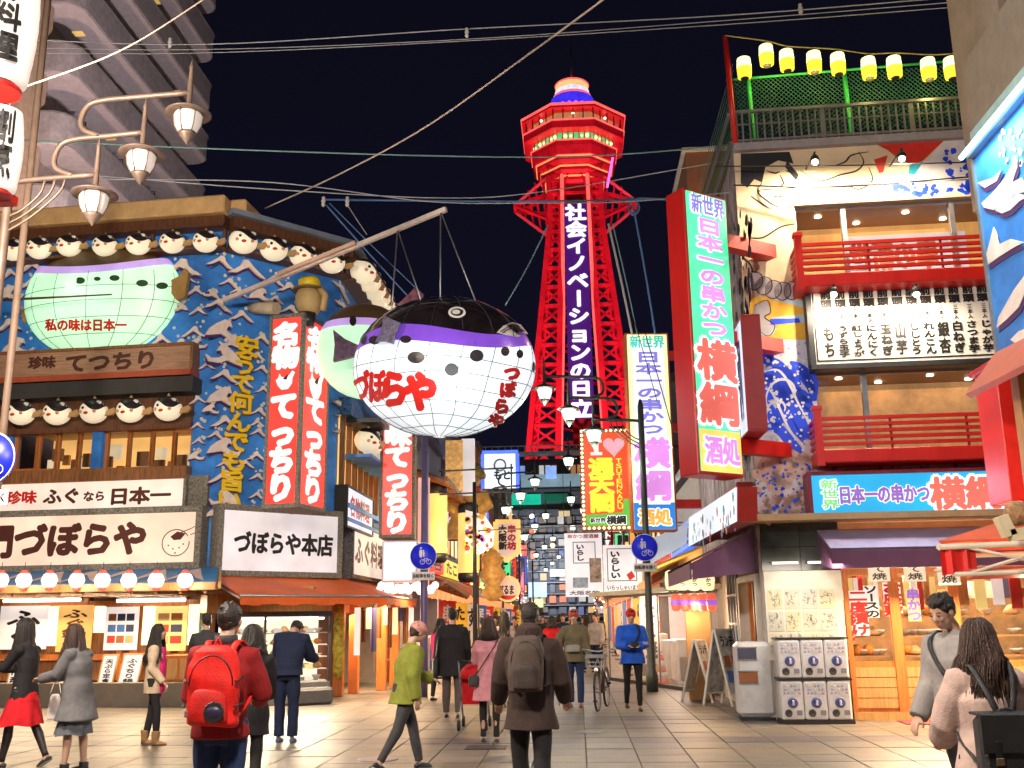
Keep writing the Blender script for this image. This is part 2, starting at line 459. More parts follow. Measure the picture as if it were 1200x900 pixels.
# wave crest reliefs: (px, py, width px)
CR1 = [(-.5, -.13), (-.34, -.02), (-.16, .12), (-.02, .26), (.1, .24), (.16, .08), (.3, -.04), (.5, -.17), (.24, -.12), (.06, .02), (-.06, .08), (-.22, -.04), (-.38, -.12)]
CR2 = [(-.5, -.2), (-.4, 0), (-.22, .16), (0, .3), (.14, .26), (.2, .12), (.1, .14), (.04, .02), (.16, -.06), (.36, -.1), (.5, -.02), (.42, -.2), (.14, -.2), (-.08, -.1), (-.3, -.16)]
WV = [(40, 315, 38), (13, 323, 26), (40, 333, 28), (12, 345, 32), (12, 383, 32), (214, 317, 50), (231, 343, 24), (212, 361, 20), (234, 366, 22), (229, 391, 30), (190, 401, 32), (22, 408, 38), (213, 406, 32),
      (233, 470, 20), (233, 500, 18), (231, 535, 20), (40, 454, 50), (92, 455, 30), (120, 449, 26), (152, 453, 22), (202, 451, 38), (258, 309, 34), (288, 317, 46), (305, 347, 30), (278, 343, 22), (338, 339, 30),
      (255, 359, 34), (262, 388, 44), (282, 372, 30), (340, 365, 28), (306, 399, 26), (262, 418, 44), (306, 434, 22), (262, 442, 34), (307, 458, 20), (262, 466, 42), (303, 484, 24), (262, 496, 34), (302, 508, 22),
      (262, 525, 40), (299, 536, 24), (262, 562, 40), (301, 560, 20), (262, 585, 36), (300, 582, 20), (398, 340, 20), (400, 360, 18), (397, 475, 16), (398, 490, 16), (396, 508, 16)]
WV += [(60, 322, 24), (232, 404, 24), (222, 330, 20), (268, 333, 26), (320, 330, 26), (268, 402, 24), (300, 418, 20), (285, 450, 22), (300, 497, 18), (246, 480, 20), (252, 511, 22), (286, 545, 22), (262, 545, 20), (250, 602, 20), (296, 598, 22), (322, 352, 20), (244, 430, 20), (246, 345, 18), (234, 518, 16), (68, 446, 18), (180, 455, 18)]
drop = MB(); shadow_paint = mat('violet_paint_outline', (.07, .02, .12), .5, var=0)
crest_mesh = {}
for k, (px, py, wd) in enumerate(WV):
    F = FL if px < 245 else (FC if px < 391 else FS)
    cu_, cv_ = F.uv(px, py); a = abs(F.uv(px + wd / 2, py)[0] - F.uv(px - wd / 2, py)[0])
    hs = wd / FPX * (F.w(cu_, cv_) - EYE).length
    sh = CR2 if k % 4 == 3 else CR1; fl = -1 if k % 3 == 1 else 1
    pts = [(cu_ + fl * x * a, cv_ + y * hs) for x, y in sh]
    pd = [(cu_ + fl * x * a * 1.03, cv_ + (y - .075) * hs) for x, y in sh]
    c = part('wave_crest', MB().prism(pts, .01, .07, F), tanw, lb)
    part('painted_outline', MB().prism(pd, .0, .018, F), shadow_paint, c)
    for _ in range(3):
        du = random.uniform(-.2, .45) * a; dv = random.uniform(.25, .5) * hs; r = random.uniform(.02, .045)
        drop.prism([(cu_ + du + r * math.cos(t), cv_ + dv + r * math.sin(t)) for t in (0, 1, 2.1, 3.14, 4.2, 5.2)], .005, .02, F)
part('spray_dots', drop, whitep, lb, stuff=True)
# upstairs dining windows
room = glow('lit_dining_room', (1, .62, .24), .75)
room2 = mat('lit_dining_room_orange', (.6, .3, .1), .6, emit=(1, .56, .17), es=.85, var=.25, scale=1.5)
bk = MB().box(u0w, u1w, v0w, v1w, -1.6, -1.5, FL)
part('dining_room_back', bk, room2, lb)
part('dining_room_floor', MB().box(u0w, u1w, v0w - .1, v0w, -1.5, -.36, FL), woodm, lb)
part('dining_room_ceiling', MB().box(u0w, u1w, v1w, v1w + .1, -1.5, -.36, FL), mat('cream_ceiling', (.6, .45, .25), .7), lb)
panes = [(16, 40), (41, 63), (64, 88), (89, 110), (122, 147), (148, 174), (175, 200), (201, 222)]
gl = mat('window_glass', (.01, .01, .012), .03, alpha=.14, var=0, spec=.9)
ghost = [MB(), MB(), MB()]
for k, (a, b) in enumerate(panes):
    A, B, c, d = rng(FL, a, b, 503, 553)
    fr_ = MB()
    t = .055
    fr_.box(A, B, c, c + t * 1.6, -.2, -.08, FL).box(A, B, d - t, d, -.2, -.08, FL).box(A, A + t, c + t * 1.6, d - t, -.2, -.08, FL).box(B - t, B, c + t * 1.6, d - t, -.2, -.08, FL)
    f = part('window_frame', fr_, woodo, lb)
    part('pane', MB().box(A + t, B - t, c + t * 1.6, d - t, -.15, -.14, FL), gl, f)
    for q in range(3):
        uu = random.uniform(A + .05, B - .25); vv = c + random.uniform(.05, .5)
        ghost[q].box(uu, uu + random.uniform(.12, .3), vv, vv + random.uniform(.1, .4), -1.48 + q * .2, -1.4 + q * .2, FL)
for q, m in enumerate((woodl, glow('warm_paper', (1, .8, .5), .7), mat('dining_screen', (.40, .20, .08), .5))): part('dining_furniture', ghost[q], m, lb, stuff=True)
A, B, c, d = rng(FL, 111, 118, 502, 556); part('window_pillar', MB().box(A, B, c, d, -.25, .06, FL), bluep, lb)
A, B, c, d = rng(FL, 0, 224, 555, 562); part('window_sill', MB().box(LW, B, c, d, -.02, .25, FL, ch=.01), woodm, lb)
A, B, c, d = rng(FL, 0, 226, 462, 502)
w = MB().box(LW, B, c, c + .12, 0, .12, FL).box(LW, B, d - .16, d, .0, .2, FL).box(LW, B, c + .12, d - .16, 0, .03, FL)
part('lantern_panel', w, woodd, lb)
A, B, c, d = rng(FL, 0, 236, 458, 463); part('ledge', MB().box(LW, B, c, d + .02, 0, .42, FL), mat('dark_slate', (.05, .045, .04), .7, bump=.6, bscale=60), lb)
# carved board "chinmi tecchiri"
def sign_board(name, F, px, frame_m, face_m, txt, tm, n0, n1, lab, t=.06, trect=None, bold=.05, vertical=False, cat='sign', group=None, halo=None, face_n=.03, hb=.1):
    A, B, c, d = rng(F, *px)
    o = F.w((A + B) / 2, c, n0)
    th = thing(name, lab, cat, o, group)
    part('frame', MB().box(A, B, c, c + t, n0, n1, F, ch=.008).box(A, B, d - t, d, n0, n1, F, ch=.008).box(A, A + t, c + t, d - t, n0, n1, F).box(B - t, B, c + t, d - t, n0, n1, F), frame_m, th)
    part('panel', MB().box(A + t, B - t, c + t, d - t, n0, n1 - face_n, F), face_m, th)
    for q, (s, r, m_) in enumerate(txt):
        a, b, e, f = rng(F, *r)
        text(th, F, s, a, b, e, f, m_, n1 - face_n + .006, vertical, bold, halo, hb)
    return th
stone_fr = mat('speckled_stone_frame', (.24, .22, .18), .8, var=.5, scale=25, bump=.7, bscale=40)
sg = sign_board('carved_sign_board', FL, (3, 233, 417, 441), woodm, wood('board_wood', (.55, .30, .18), .5, .6, 40, 3), [('珍味', (44, 74, 422, 436), ltext), ('てつちり', (86, 192, 419, 437), ltext)], None, .0, .32,
           'long wooden board lettered in dark characters below the glowing pufferfish', t=.07)
A, B, c, d = rng(FL, 2, 234, 436, 443); part('base_beam', MB().box(A, B, c - .02, c + .1, .02, .45, FL), mat('rust_red_paint', (.45, .09, .04), .5), sg)
# signs on the stone frieze
warmface = glow('warm_sign_face', (1, .80, .66), .72)
sign_board('sign_board', FL, (-60, 222, 566, 600), stone_fr, warmface, [('珍味', (15, 49, 577, 592), rtext), ('ふぐ', (58, 100, 574, 592), ltext), ('なら', (104, 129, 577, 589), ltext), ('日本一', (134, 205, 573, 592), ltext)], None, 0, .22,
           'narrow pale sign with red and brown characters under the upstairs windows')
A, B, c, d = rng(FL, 0, 244, 600, 606); part('frieze', MB().box(LW, B, rng(FL, 0, 240, 560, 606)[2], rng(FL, 0, 240, 566, 606)[3], .0, .1, FL), stone_fr, lb)
bs = sign_board('main_sign', FL, (-60, 242, 603, 667), stone_fr, glow('warm_sign_face_b', (1, .72, .54), .74), [('門づぼらや', (-8, 180, 617, 653), ltext)], None, 0, .34,
           'largest pale sign with big brown characters and an outlined pufferfish on the blue restaurant', t=.13, bold=.055)
# outlined fish drawn on the main sign
uc, vc = FL.uv(206, 636, .31); r = .26
ln = MB()
ln.ribbon([(uc + r * 1.1 * math.cos(t), vc + r * math.sin(t)) for t in np.linspace(.5, 2 * PI + .1, 26)], .02, .318, FL)
ln.ribbon([(uc + .1, vc + .2), (uc + .3, vc + .27), (uc + .42, vc + .33), (uc + .44, vc + .2), (uc + .3, vc + .15)], .018, .318, FL)
ln.prism([(uc - .12, vc + .12), (uc + .02, vc + .22), (uc + .2, vc + .18), (uc + .1, vc + .06), (uc - .04, vc + .05)], .316, .319, FL)
for a, b in ((-.15, -.05), (-.05, -.12), (.08, -.1), (.16, -.03), (0, -.2)): ln.prism([(uc + a + .018 * math.cos(t), vc + b + .018 * math.sin(t)) for t in (0, 1, 2, 3, 4, 5)], .316, .319, FL)
part('fish_drawing', ln, ltext, bs)
sign_board('corner_sign', FC, (248, 391, 601, 676), stone_fr, glow('cool_sign_face', (.92, .84, .84), .66), [('づぼらや本店', (266, 381, 628, 651), btext)], None, 0.003, .34,
           'pale framed sign with six black characters on the chamfered corner above the orange awning', t=.12, bold=.05)
sign_board('side_sign', FS, (402, 444, 624, 678), stone_fr, warmface, [('ふぐ料理', (405, 440, 640, 662), ltext)], None, 0, .25, 'small framed sign on the street side of the blue restaurant right of the corner sign', t=.1)
sign_board('side_sign', FS, (392, 424, 585, 618), darkm, glow('white_small_face', (.9, .9, 1), .7), [('名物料理', (396, 420, 592, 606), rtext)], None, 0, .3, 'little white sign just above the framed side sign on the blue restaurant', t=.05)
# yellow slogan down the corner wall
yt = mat('yellow_relief_lettering', (.95, .62, .02), .4, var=.05)
A, B, c, d = rng(FC, 274, 298, 398, 600)
sl = thing('wall_slogan', 'yellow raised characters running down the blue corner wall beside the red lanterns', 'sign', FC.w(A, c, .02))
for i, ch in enumerate('安うて何んでも旨い'):
    uu = B - .3 - .22 * i / 8 ; hh = (d - c) / 9
    mb = MB(); put_text(mb, FC.w, ch, uu - .33, uu + .17, d - hh * (i + 1), d - hh * i, False, .045, .07, .0006, fill=1.08)
    mb2 = MB(); put_text(mb2, FC.w, ch, uu - .33 + .012, uu + .17 + .012, d - hh * (i + 1) - .02, d - hh * i - .02, False, .06, .02, .0006, fill=1.08)
    pt = part('character', mb, yt, sl); part('character_edge', mb2, mat('brown_edge', (.25, .10, .01), .5, var=0), pt)
# street side shutters / windows
A, B, c, d = rng(FS, 396, 436, 520, 585)
part('side_window', MB().box(A, B, c, d, -.02, .05, FS), room2, lb)
for k in range(7):
    x = A + (B - A) * k / 6; part('side_mullion', MB().box(x - .06, x + .06, c, d, .05, .16, FS), woodm, lb)
part('side_railing', MB().box(A, B, c - .2, c - .1, .1, .3, FS).box(A, B, c - .5, c - .42, .1, .3, FS), bluep, lb)

# ---- ground floor of the left restaurant
gf = -.9                       # set back
inner = woodm
w = MB().box(LW, -.3, .45, v_awn, gf - .2, gf, FL)
part('timber_front', w, woodm, lb)
for px in (0, 41, 84, 100, 143, 158, 199, 215, 236):
    u = FL.uv(px, 760, gf)[0]; part('timber_post', MB().box(u - .06, u + .06, .45, v_awn, gf, gf + .12, FL, ch=.01), woodo, lb)
for py in (770, 708):
    v = FL.uv(100, py, gf)[1]; part('timber_rail', MB().box(LW, -.35, v - .06, v + .06, gf + .001, gf + .1, FL), woodo, lb)
for k, (a, b, c, d) in enumerate(((32, 42, 710, 758), (87, 95, 710, 742), (146, 153, 710, 757), (155, 161, 710, 757), (201, 211, 708, 757))):
    A, B, c, d = rng(FL, a, b, c, d); part('lit_slot', MB().box(A, B, c, d, gf + .02, gf + .13, FL), glow('lit_slot_glow', (1, .78, .38), 2.2), lb)
A, B, c, d = rng(FL, 190, 250, 768, 805)
ctr = MB().box(A, B, .45, d, gf + .05, gf + .7, FL, ch=.01)
part('counter', ctr, woodo, lb)
for k in range(4):
    x = A + (B - A) * (k + .1) / 4; part('counter_panel', MB().box(x, x + (B - A) * .2, .5, d - .08, gf + .7, gf + .73, FL), woodl, lb)
# posters
def poster(F, px, n, face, lab, txt=None, tm=None, vertical=True, extra=None, name='poster', cat='poster', group=None, bold=.04):
    A, B, c, d = rng(F, *px)
    th = thing(name, lab, cat, F.w((A + B) / 2, c, n), group)
    part('sheet', MB().box(A, B, c, d, n, n + .02, F), face, th)
    if txt:
        m_ = (B - A) * .14; mv = (d - c) * .08
        text(th, F, txt, A + m_, B - m_, c + mv, d - mv, tm or btext, n + .024, vertical, bold)
    if extra: extra(th, A, B, c, d, n + .024)
    return th
wpap = glow('white_paper_lit', (1, .88, .82), .62); opap = glow('orange_paper_lit', (1, .55, .16), .62); ypap = glow('yellow_paper_lit', (1, .75, .25), .7)
foodm = [mat('food_brown', (.35, .12, .04), .5), mat('food_blue', (.06, .16, .5), .5), mat('food_red', (.6, .05, .03), .5), mat('food_dark', (.04, .05, .12), .5), mat('food_tan', (.6, .35, .15), .5)]
def photo_grid(rows, cols, pick):
    def f(th, A, B, c, d, n):
        for r in range(rows):
            for k in range(cols):
                a = A + (B - A) * (.1 + .82 * k / cols); b = a + (B - A) * .7 / cols; t = d - (d - c) * (.16 + .76 * r / rows); s = t - (d - c) * .5 / rows
                part('photo', MB().box(a, b, s, t, n, n + .004, poster_F[0]), foodm[pick[(r * cols + k) % len(pick)]], th)
    return f
poster_F = [FL]
poster(FL, (-25, 28, 710, 762), gf + .15, wpap, 'white poster with brush characters at the left edge under the restaurant awning', 'ふぐ', None)
poster(FL, (45, 82, 709, 765), gf + .15, opap, 'orange poster with black brush characters behind the two women', 'ふぐ鍋の', ltext)
poster(FL, (102, 138, 711, 763), gf + .15, wpap, 'white menu poster with rows of dish photographs on the timber front', extra=photo_grid(3, 3, [0, 3, 3, 1, 1, 3, 2, 0, 4]))
poster(FL, (162, 197, 710, 764), gf + .15, ypap, 'yellow and white poster with small pictures right of the photo menu', extra=photo_grid(3, 2, [4, 0, 2, 3, 4, 2]))
poster(FL, (221, 230, 706, 742), gf + .3, mat('teal_enamel', (.01, .32, .27), .4), 'small teal vertical nameplate on the wooden post', 'ふぐ処', whitep, name='nameplate', cat='sign')
# leaning boards at the front
def lean_board(px0, px1, pyt, pyb, Y, lab, txt, slant=0):
    a = atG(px0, pyb); X0 = colY(px0, Y); X1 = colY(px1, Y); zt = atY(px0, pyt, Y).z
    th = thing('menu_board', lab, 'menu board', ((X0 + X1) / 2, Y, 0), 'white menu boards leaning outside the restaurant')
    F = Fr((X0, Y, 0), 0)
    W_ = X1 - X0; sk = slant
    def fn(u, v, n): return Vector((X0 + u + sk * v, Y + .22 * v - n, v))
    mb = MB()
    def bx(u0, u1, v0, v1, n0, n1):
        vs = [fn(u, v, n) for n in (n0, n1) for v in (v0, v1) for u in (u0, u1)]
        return MB().add(vs, [(0, 1, 3, 2), (4, 6, 7, 5), (0, 4, 5, 1), (2, 3, 7, 6), (0, 2, 6, 4), (1, 5, 7, 3)])
    part('sheet', bx(.03, W_ - .03, .25, zt - .03, 0, .02), wpap, th)
    part('frame', bx(0, .03, .0, zt, -.02, .03), woodl, th); part('frame', bx(W_ - .03, W_, .0, zt, -.02, .03), woodl, th)
    part('rail', bx(.03, W_ - .03, zt - .03, zt, -.02, .03), woodl, th); part('rail', bx(.03, W_ - .03, .2, .25, -.02, .03), woodl, th)
    part('lettering', put_text(MB(), fn, txt, W_ * .25, W_ * .75, .42, zt - .1, True, .05, .026), btext, th)
    part('lettering', put_text(MB(), fn, 'セット', W_ * .12, W_ * .88, .28, .38, False, .05, .026), rtext, th)
    return th
lean_board(131, 156, 766, 822, 20.35, 'white framed menu board leaning beside the woman in the pink and cream jacket', 'ふぐちり鍋', .08)
lean_board(108, 127, 767, 822, 20.5, 'narrower white menu board leaning just left of the widest one', '天ぷら定食', .06)
lean_board(62, 86, 764, 822, 20.5, 'white menu board partly hidden behind the woman in grey', 'てつさ', .02)
lean_board(2, 14, 770, 822, 20.6, 'slim white board at the left edge behind the woman in the red skirt', 'ひれ酒', .02)
# blue wave awning with round lanterns, tubes
A, B, c, d = rng(FL, 0, 280, 668, 690)
aw = MB()
vt = FL.uv(100, 668, .3)[1]; vb2 = FL.uv(100, 694, 1.2)[1]
aw.add([FL.w(LW, vt, .3), FL.w(.35, vt, .3), FL.w(.75, vb2 + .15, 1.25), FL.w(LW, vb2 + .15, 1.25), FL.w(LW, vt - .05, .3), FL.w(.35, vt - .05, .3), FL.w(.75, vb2 + .1, 1.25), FL.w(LW, vb2 + .1, 1.25)],
       [(0, 1, 2, 3), (7, 6, 5, 4), (0, 4, 5, 1), (1, 5, 6, 2), (2, 6, 7, 3), (3, 7, 4, 0)])
an = thing('wave_awning', 'blue and white painted wave awning over the restaurant counter', 'awning', FL.w(-3, vb2, .8))
part('roof_sheet', aw, mat('awning_blue', (.05, .22, .5), .5, var=.2), an)
for k in range(9):
    u = LW + (0.4 - LW) * (k + .4) / 9
    f_ = lambda a, b: FL.w(u + a, vt + (vb2 + .15 - vt) * b + .012, .3 + .95 * b)
    mb = MB().add([f_(-.35, .95), f_(-.1, .2), f_(.05, .1), f_(.3, .6), f_(.5, .95), f_(.25, .75), f_(.0, .4), f_(-.15, .75)], [(0, 1, 6, 7), (1, 2, 6), (2, 3, 5, 6), (3, 4, 5)])
    part('wave_stripe', mb, mat('awning_pink', (.75, .55, .5), .5), an)
part('fascia_board', MB().box(LW, .75, vb2, vb2 + .15, 1.2, 1.3, FL, ch=.01), woodl, an)
part('fascia_board', MB().add([FL.w(.35, vt - .1, .3), FL.w(.8, vb2 + .02, 1.3), FL.w(.8, vb2 + .15, 1.3), FL.w(.35, vt, .3), FL.w(.4, vt - .1, .3), FL.w(.86, vb2 + .02, 1.3), FL.w(.86, vb2 + .15, 1.3), FL.w(.4, vt, .3)], [(0, 1, 2, 3), (7, 6, 5, 4), (0, 4, 5, 1), (1, 5, 6, 2), (2, 6, 7, 3), (3, 7, 4, 0)]), woodl, an)
for k in range(14):
    u = LW + (.75 - LW) * (k + .5) / 14
    part('rafter', MB().box(u - .03, u + .03, vb2 - .06, vb2 - .005, -.8, 1.2, FL), woodm, an)
# white round lanterns on the awning
lm_w = glow('white_lantern_glow', (1, .90, .82), 1.35); lm_r = glow('red_lantern_glow', (1, .12, .08), .8)
lr = thing('round_lantern', 'small round white lantern with red ends, first from the left edge on the blue awning', 'lantern', (0, 0, 0), 'round lanterns along the blue awning')
part('lamp_shade', MB().lathe([(.0, -.155), (.05, -.15), (.115, -.1), (.15, 0), (.115, .1), (.05, .15), (0, .155)], seg=16), lm_w, lr)
part('end_cap', MB().lathe([(.055, -.19), (.075, -.13), (.0, -.125)], seg=12), lm_r, lr); part('end_cap', MB().lathe([(.09, .115), (.05, .19), (.0, .2)], seg=12), lm_r, lr)
part('cord', MB().tube([(0, 0, .19), (0, 0, .34)], .006, 5), black, lr)
ordn = ['first', 'second', 'third', 'fourth', 'fifth', 'sixth', 'seventh', 'eighth', 'ninth', 'tenth', 'eleventh', 'twelfth']
for k, px in enumerate((1, 28, 58, 90, 120, 151, 183, 217)):
    u, v = FL.uv(px, 680, 1.35); q = FL.w(u, v, 1.35)
    if k == 0: lr.location = q
    else: dup(lr, q, 0, 'small round white lantern with red ends, %s from the left edge on the blue awning' % ordn[k])
    if k % 2: lamp('lantern_light', 'POINT', q + Vector((0, -.35, -.1)), 18, (1, .75, .55), .1)
for k, (a, b) in enumerate(((-15, 76), (121, 202))):
    A, B, c, d = rng(FL, a, b, 700, 706)
    ft = thing('fluorescent_tube', ['white fluorescent tube under the awning at the left edge', 'white fluorescent tube above the photo menu under the awning'][k], 'tube light', FL.w((A + B) / 2, c, gf + .3), 'tubes under the blue awning')
    part('tube', MB().tube([FL.w(A, (c + d) / 2, gf + .35), FL.w(B, (c + d) / 2, gf + .35)], .035, 10), glow('tube_glow', (1, .9, .75), 5), ft)
    part('housing', MB().box(A, B, d, d + .06, gf + .28, gf + .42, FL), whitep, ft)
    lamp('tube_light', 'AREA', FL.w((A + B) / 2, c - .02, gf + .5), 75, (1, .72, .42), B - A, sy=.15, to=FL.w((A + B) / 2, 0, gf + 2.2))
# orange awning of the corner shop
orm = mat('orange_canvas', (.78, .13, .015), .55, var=.18, scale=1.2, bump=.1)
oa = thing('orange_awning', 'long orange canvas awning over the corner showcase', 'awning', FC.w(1, v_awn - .6, 1))
vt = FC.uv(300, 672, .1)[1]
e0 = atY(282, 696, 18.9); e1 = atY(468, 700, 21.0); e2 = Vector((FS.o.x + 1.3, 25.5, e1.z)); zlow = (e0.z + e1.z) / 2
e0.z = e1.z = e2.z = zlow
t0, t1, t2 = FC.w(-.15, vt, .1), FC.w(uc_end + .05, vt - .05, .1), FS.w(4.2, vt - .05, .1)
e1 = Vector((FS.o.x + 1.35, 21.2, zlow))
mb = MB().add([t0, t1, e1, e0], [(0, 3, 2, 1)]).add([t1, t2, e2, e1], [(0, 3, 2, 1)])
dz = Vector((0, 0, -.03)); mb.add([t0 + dz, t1 + dz, e1 + dz, e0 + dz], [(0, 1, 2, 3)]).add([t1 + dz, t2 + dz, e2 + dz, e1 + dz], [(0, 1, 2, 3)])
part('canvas', mb, orm, oa)
mb = MB()
def valance(a, b, k=16):
    a = Vector(a); b = Vector(b)
    for i in range(k):
        p, q = a.lerp(b, i / k), a.lerp(b, (i + 1) / k); h1 = .17 + .02 * math.sin(i * 1.7)
        mb.add([p, q, q - Vector((0, 0, h1)), p - Vector((0, 0, h1))], [(0, 1, 2, 3)])
valance(e0, e1); valance(e1, e2)
part('valance', mb, orm, oa)
mb = MB()
for a, b in ((e0, t0), (e0.lerp(e1, .5), t0.lerp(t1, .5)), (e1, t1), (e2, t2)): mb.tube([a - Vector((0, 0, .06)), b - Vector((0, 0, .06))], .025, 6)
mb.tube([e0, e1, e2], .025, 6)
part('awning_frame', mb, steel, oa)
mb = MB().box(.0, uc_end, zlow - .3, vt, -.3, 0, FC).box(0, 4.5, zlow - .3, vt, -.3, 0, FS)
part('lintel', mb, woodl, lb)
# corner showcase (bright, food samples)
c0 = atY(262, 760, 19.6); c1 = atY(388, 760, 20.7)
cth = math.degrees(math.atan2(c1.y - c0.y, c1.x - c0.x)); FK = Fr((c0.x, c0.y, 0), cth); KW = (c1 - c0).xy.length
zt = atY(380, 716, 20.6).z
sc_ = thing('food_showcase', 'bright glass showcase of plastic dishes under the orange awning', 'display case', FK.w(KW / 2, 0, -.4))
part('case_body', MB().box(0, KW, .0, .42, -.8, .0, FK, ch=.01), mat('grey_plinth', (.13, .12, .11), .5), sc_)
part('back_panel', MB().box(.05, KW - .05, .42, zt - .1, -.8, -.76, FK), glow('case_back_glow', (1, .84, .60), 1.5), sc_)
part('top_box', MB().box(0, KW, zt - .1, zt, -.8, 0, FK), darkm, sc_)
for u in (0, KW * .36, KW - .05): part('post', MB().box(u, u + .04, .42, zt - .1, -.04, .0, FK), darkm, sc_)
part('tube', MB().box(.1, KW - .1, zt - .16, zt - .12, -.3, -.2, FK), glow('case_tube', (1, .95, .85), 6), sc_)
part('pane', MB().box(.04, KW * .36, .42, zt - .1, -.025, -.015, FK), gl, sc_); part('pane', MB().box(KW * .36 + .04, KW - .05, .42, zt - .1, -.025, -.015, FK), gl, sc_)
bowl = mesh_of(MB().lathe([(.03, 0), (.09, .04), (.1, .06), (0, .055)], seg=10), 'bowl', mat('white_ware', (.7, .66, .6), .3))
bowl2 = mesh_of(MB().lathe([(.05, 0), (.11, .02), (.09, .05), (.04, .09), (0, .1)], seg=10), 'dish', foodm[4]); bowl3 = mesh_of(MB().lathe([(.04, 0), (.1, .05), (.05, .1), (0, .11)], seg=10), 'dish', mat('food_orange', (.8, .28, .04), .4))
for r in range(5):
    z = .42 + (zt - .62) * r / 5
    sh = part('shelf', MB().box(.05, KW - .05, z, z + .02, -.72, -.1, FK), whitep, sc_)
    for k in range(9):
        o = bpy.data.objects.new('dish', random.choice((bowl, bowl2, bowl3))); C.objects.link(o); o.parent = sh; WL[o.name] = WL[sc_.name]
        o.location = FK.w(.2 + (KW - .4) * k / 8, z + .02, -.3 - .15 * (k % 2)) - WL[sc_.name]; o.scale = (1, 1, random.uniform(.8, 1.7))
        if k % 3 == 1: part('price_card', MB().box(.12 + (KW - .4) * k / 8, .28 + (KW - .4) * k / 8, z + .02, z + .1, -.12, -.11, FK), ypap if r % 2 else wpap, sh)
lamp('showcase_light', 'AREA', FK.w(KW / 2, zt - .25, .15), 170, (1, .8, .55), KW, sy=.2, to=FK.w(KW / 2, 0, 1.8))
q = FK.w(KW * .8, .0, .25)
solo('stone_planter', MB().box(KW * .55, KW * .98, 0, .32, .05, .4, FK, ch=.05), mat('planter_stone', (.12, .11, .10), .8, bump=.5), 'low dark stone trough in front of the bright showcase', 'planter')
# entrance pillars, noren strips, lantern strings along the street side
for k, px in enumerate((396, 414, 447, 462)):
    Y = 22.4 + .9 * k; X = colY(px, Y)
    part('entrance_post', MB().wbox(X - .11, X + .11, Y - .1, Y + .1, 0, zlow + .1, ch=.015), woodo if k != 1 else mat('orange_post', (.75, .22, .05), .4), lb)
part('entrance_back', MB().box(-.3, 4.6, 0, zlow + .1, -.9, -.8, FS), woodd, lb)
part('entrance_ceiling', MB().box(-1.6, 4.6, zlow + .1, zlow + .2, -.9, .0, FS), woodl, lb)
for k in range(11):
    px = 420 + 6.2 * k; Y = 22.6 + .3 * k; X = colY(px, Y, 2.5); z0 = atY(px, 768 - k * 1.5 - (k % 3) * 14, Y).z; z1 = atY(px, 712, Y).z
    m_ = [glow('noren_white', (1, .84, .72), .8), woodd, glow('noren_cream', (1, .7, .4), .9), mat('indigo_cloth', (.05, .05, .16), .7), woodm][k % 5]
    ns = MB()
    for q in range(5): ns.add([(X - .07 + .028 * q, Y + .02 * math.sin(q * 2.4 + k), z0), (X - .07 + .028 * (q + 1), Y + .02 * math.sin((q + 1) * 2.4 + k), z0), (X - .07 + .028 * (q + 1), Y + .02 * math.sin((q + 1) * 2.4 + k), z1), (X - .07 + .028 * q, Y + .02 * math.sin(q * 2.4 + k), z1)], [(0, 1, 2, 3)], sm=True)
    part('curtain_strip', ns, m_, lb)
lamp('entrance_light', 'AREA', Vector((FS.o.x + .9, 23.5, zlow - .1)), 260, (1, .68, .36), 1.2, sy=3, to=(FS.o.x + 1.6, 23.5, 0))
# yellow cloth offering banner at entrance
X = colY(404, 22.9)
solo('hanging_garland', MB().lathe([(.03, .0), (.12, .15), (.1, .4), (.14, .6), (.11, .9), (.13, 1.1), (.04, 1.5)], (X, 22.2, atY(404, 795, 22.2).z), 10), mat('garland', (.55, .45, .05), .6, var=.5, scale=12, bump=.8), 'yellow and green garland hanging between the orange entrance posts', 'garland')
# =====================================================================
# RIGHT SKEWER RESTAURANT (murals, red balconies)
# =====================================================================
CB = atG(905, 845)
FR = Fr((CB.x, CB.y, 0), -2.5)
FT = Fr((CB.x, CB.y, 0), -90)               # street side (u runs towards the viewer)
rw = FR.uv(1230, 400)[0]
r_top = FR.uv(960, 174)[1]; r_gf = FR.uv(960, 612)[1]
rb = thing('mural_restaurant', 'skewer restaurant on the right with painted murals, red balconies and a roof terrace', 'building', (CB.x + 3, CB.y + 2, 0))
mural = mat('cream_mural_wall', (.74, .60, .40), .7, var=.12, scale=1.5)
lav = mat('lavender_mural_wall', (.68, .64, .72), .7, var=.15, scale=1.5)
def hole_wall(mb, F, A, B, c, d, holes, t0, t1):
    """wall with rectangular openings stacked one above another"""
    hs = sorted(holes, key=lambda h: h[2]); v = c
    for (a, b, e, f) in hs:
        if e > v: mb.box(A, B, v, e, t0, t1, F)
        if a > A: mb.box(A, a, e, f, t0, t1, F)
        if b < B: mb.box(b, B, e, f, t0, t1, F)
        v = f
    mb.box(A, B, v, d, t0, t1, F)
h_up = rng(FR, 937, 1150, 240, 322); h_up = (h_up[0], rw - .3, FR.uv(1000, 322)[1], FR.uv(1000, 237)[1])
h_lo = (FR.uv(958, 480)[0], rw - .3, FR.uv(1040, 530)[1], FR.uv(1040, 432)[1])
v_mid = FR.uv(900, 385)[1]
w = MB(); hole_wall(w, FR, 0, rw, v_mid, r_top, [h_up], -.3, 0); part('upper_wall', w, mural, rb)
w = MB(); hole_wall(w, FR, 0, rw, r_gf, v_mid, [h_lo], -.3, 0); part('lower_wall', w, lav, rb)
sidew = mat('side_wall_pattern', (.36, .30, .30), .7, var=.7, scale=3.5, streak=.5)
part('street_wall', MB().box(-7.5, -.001, r_gf - .2, r_top, -.3, -.0, FT), sidew, rb)
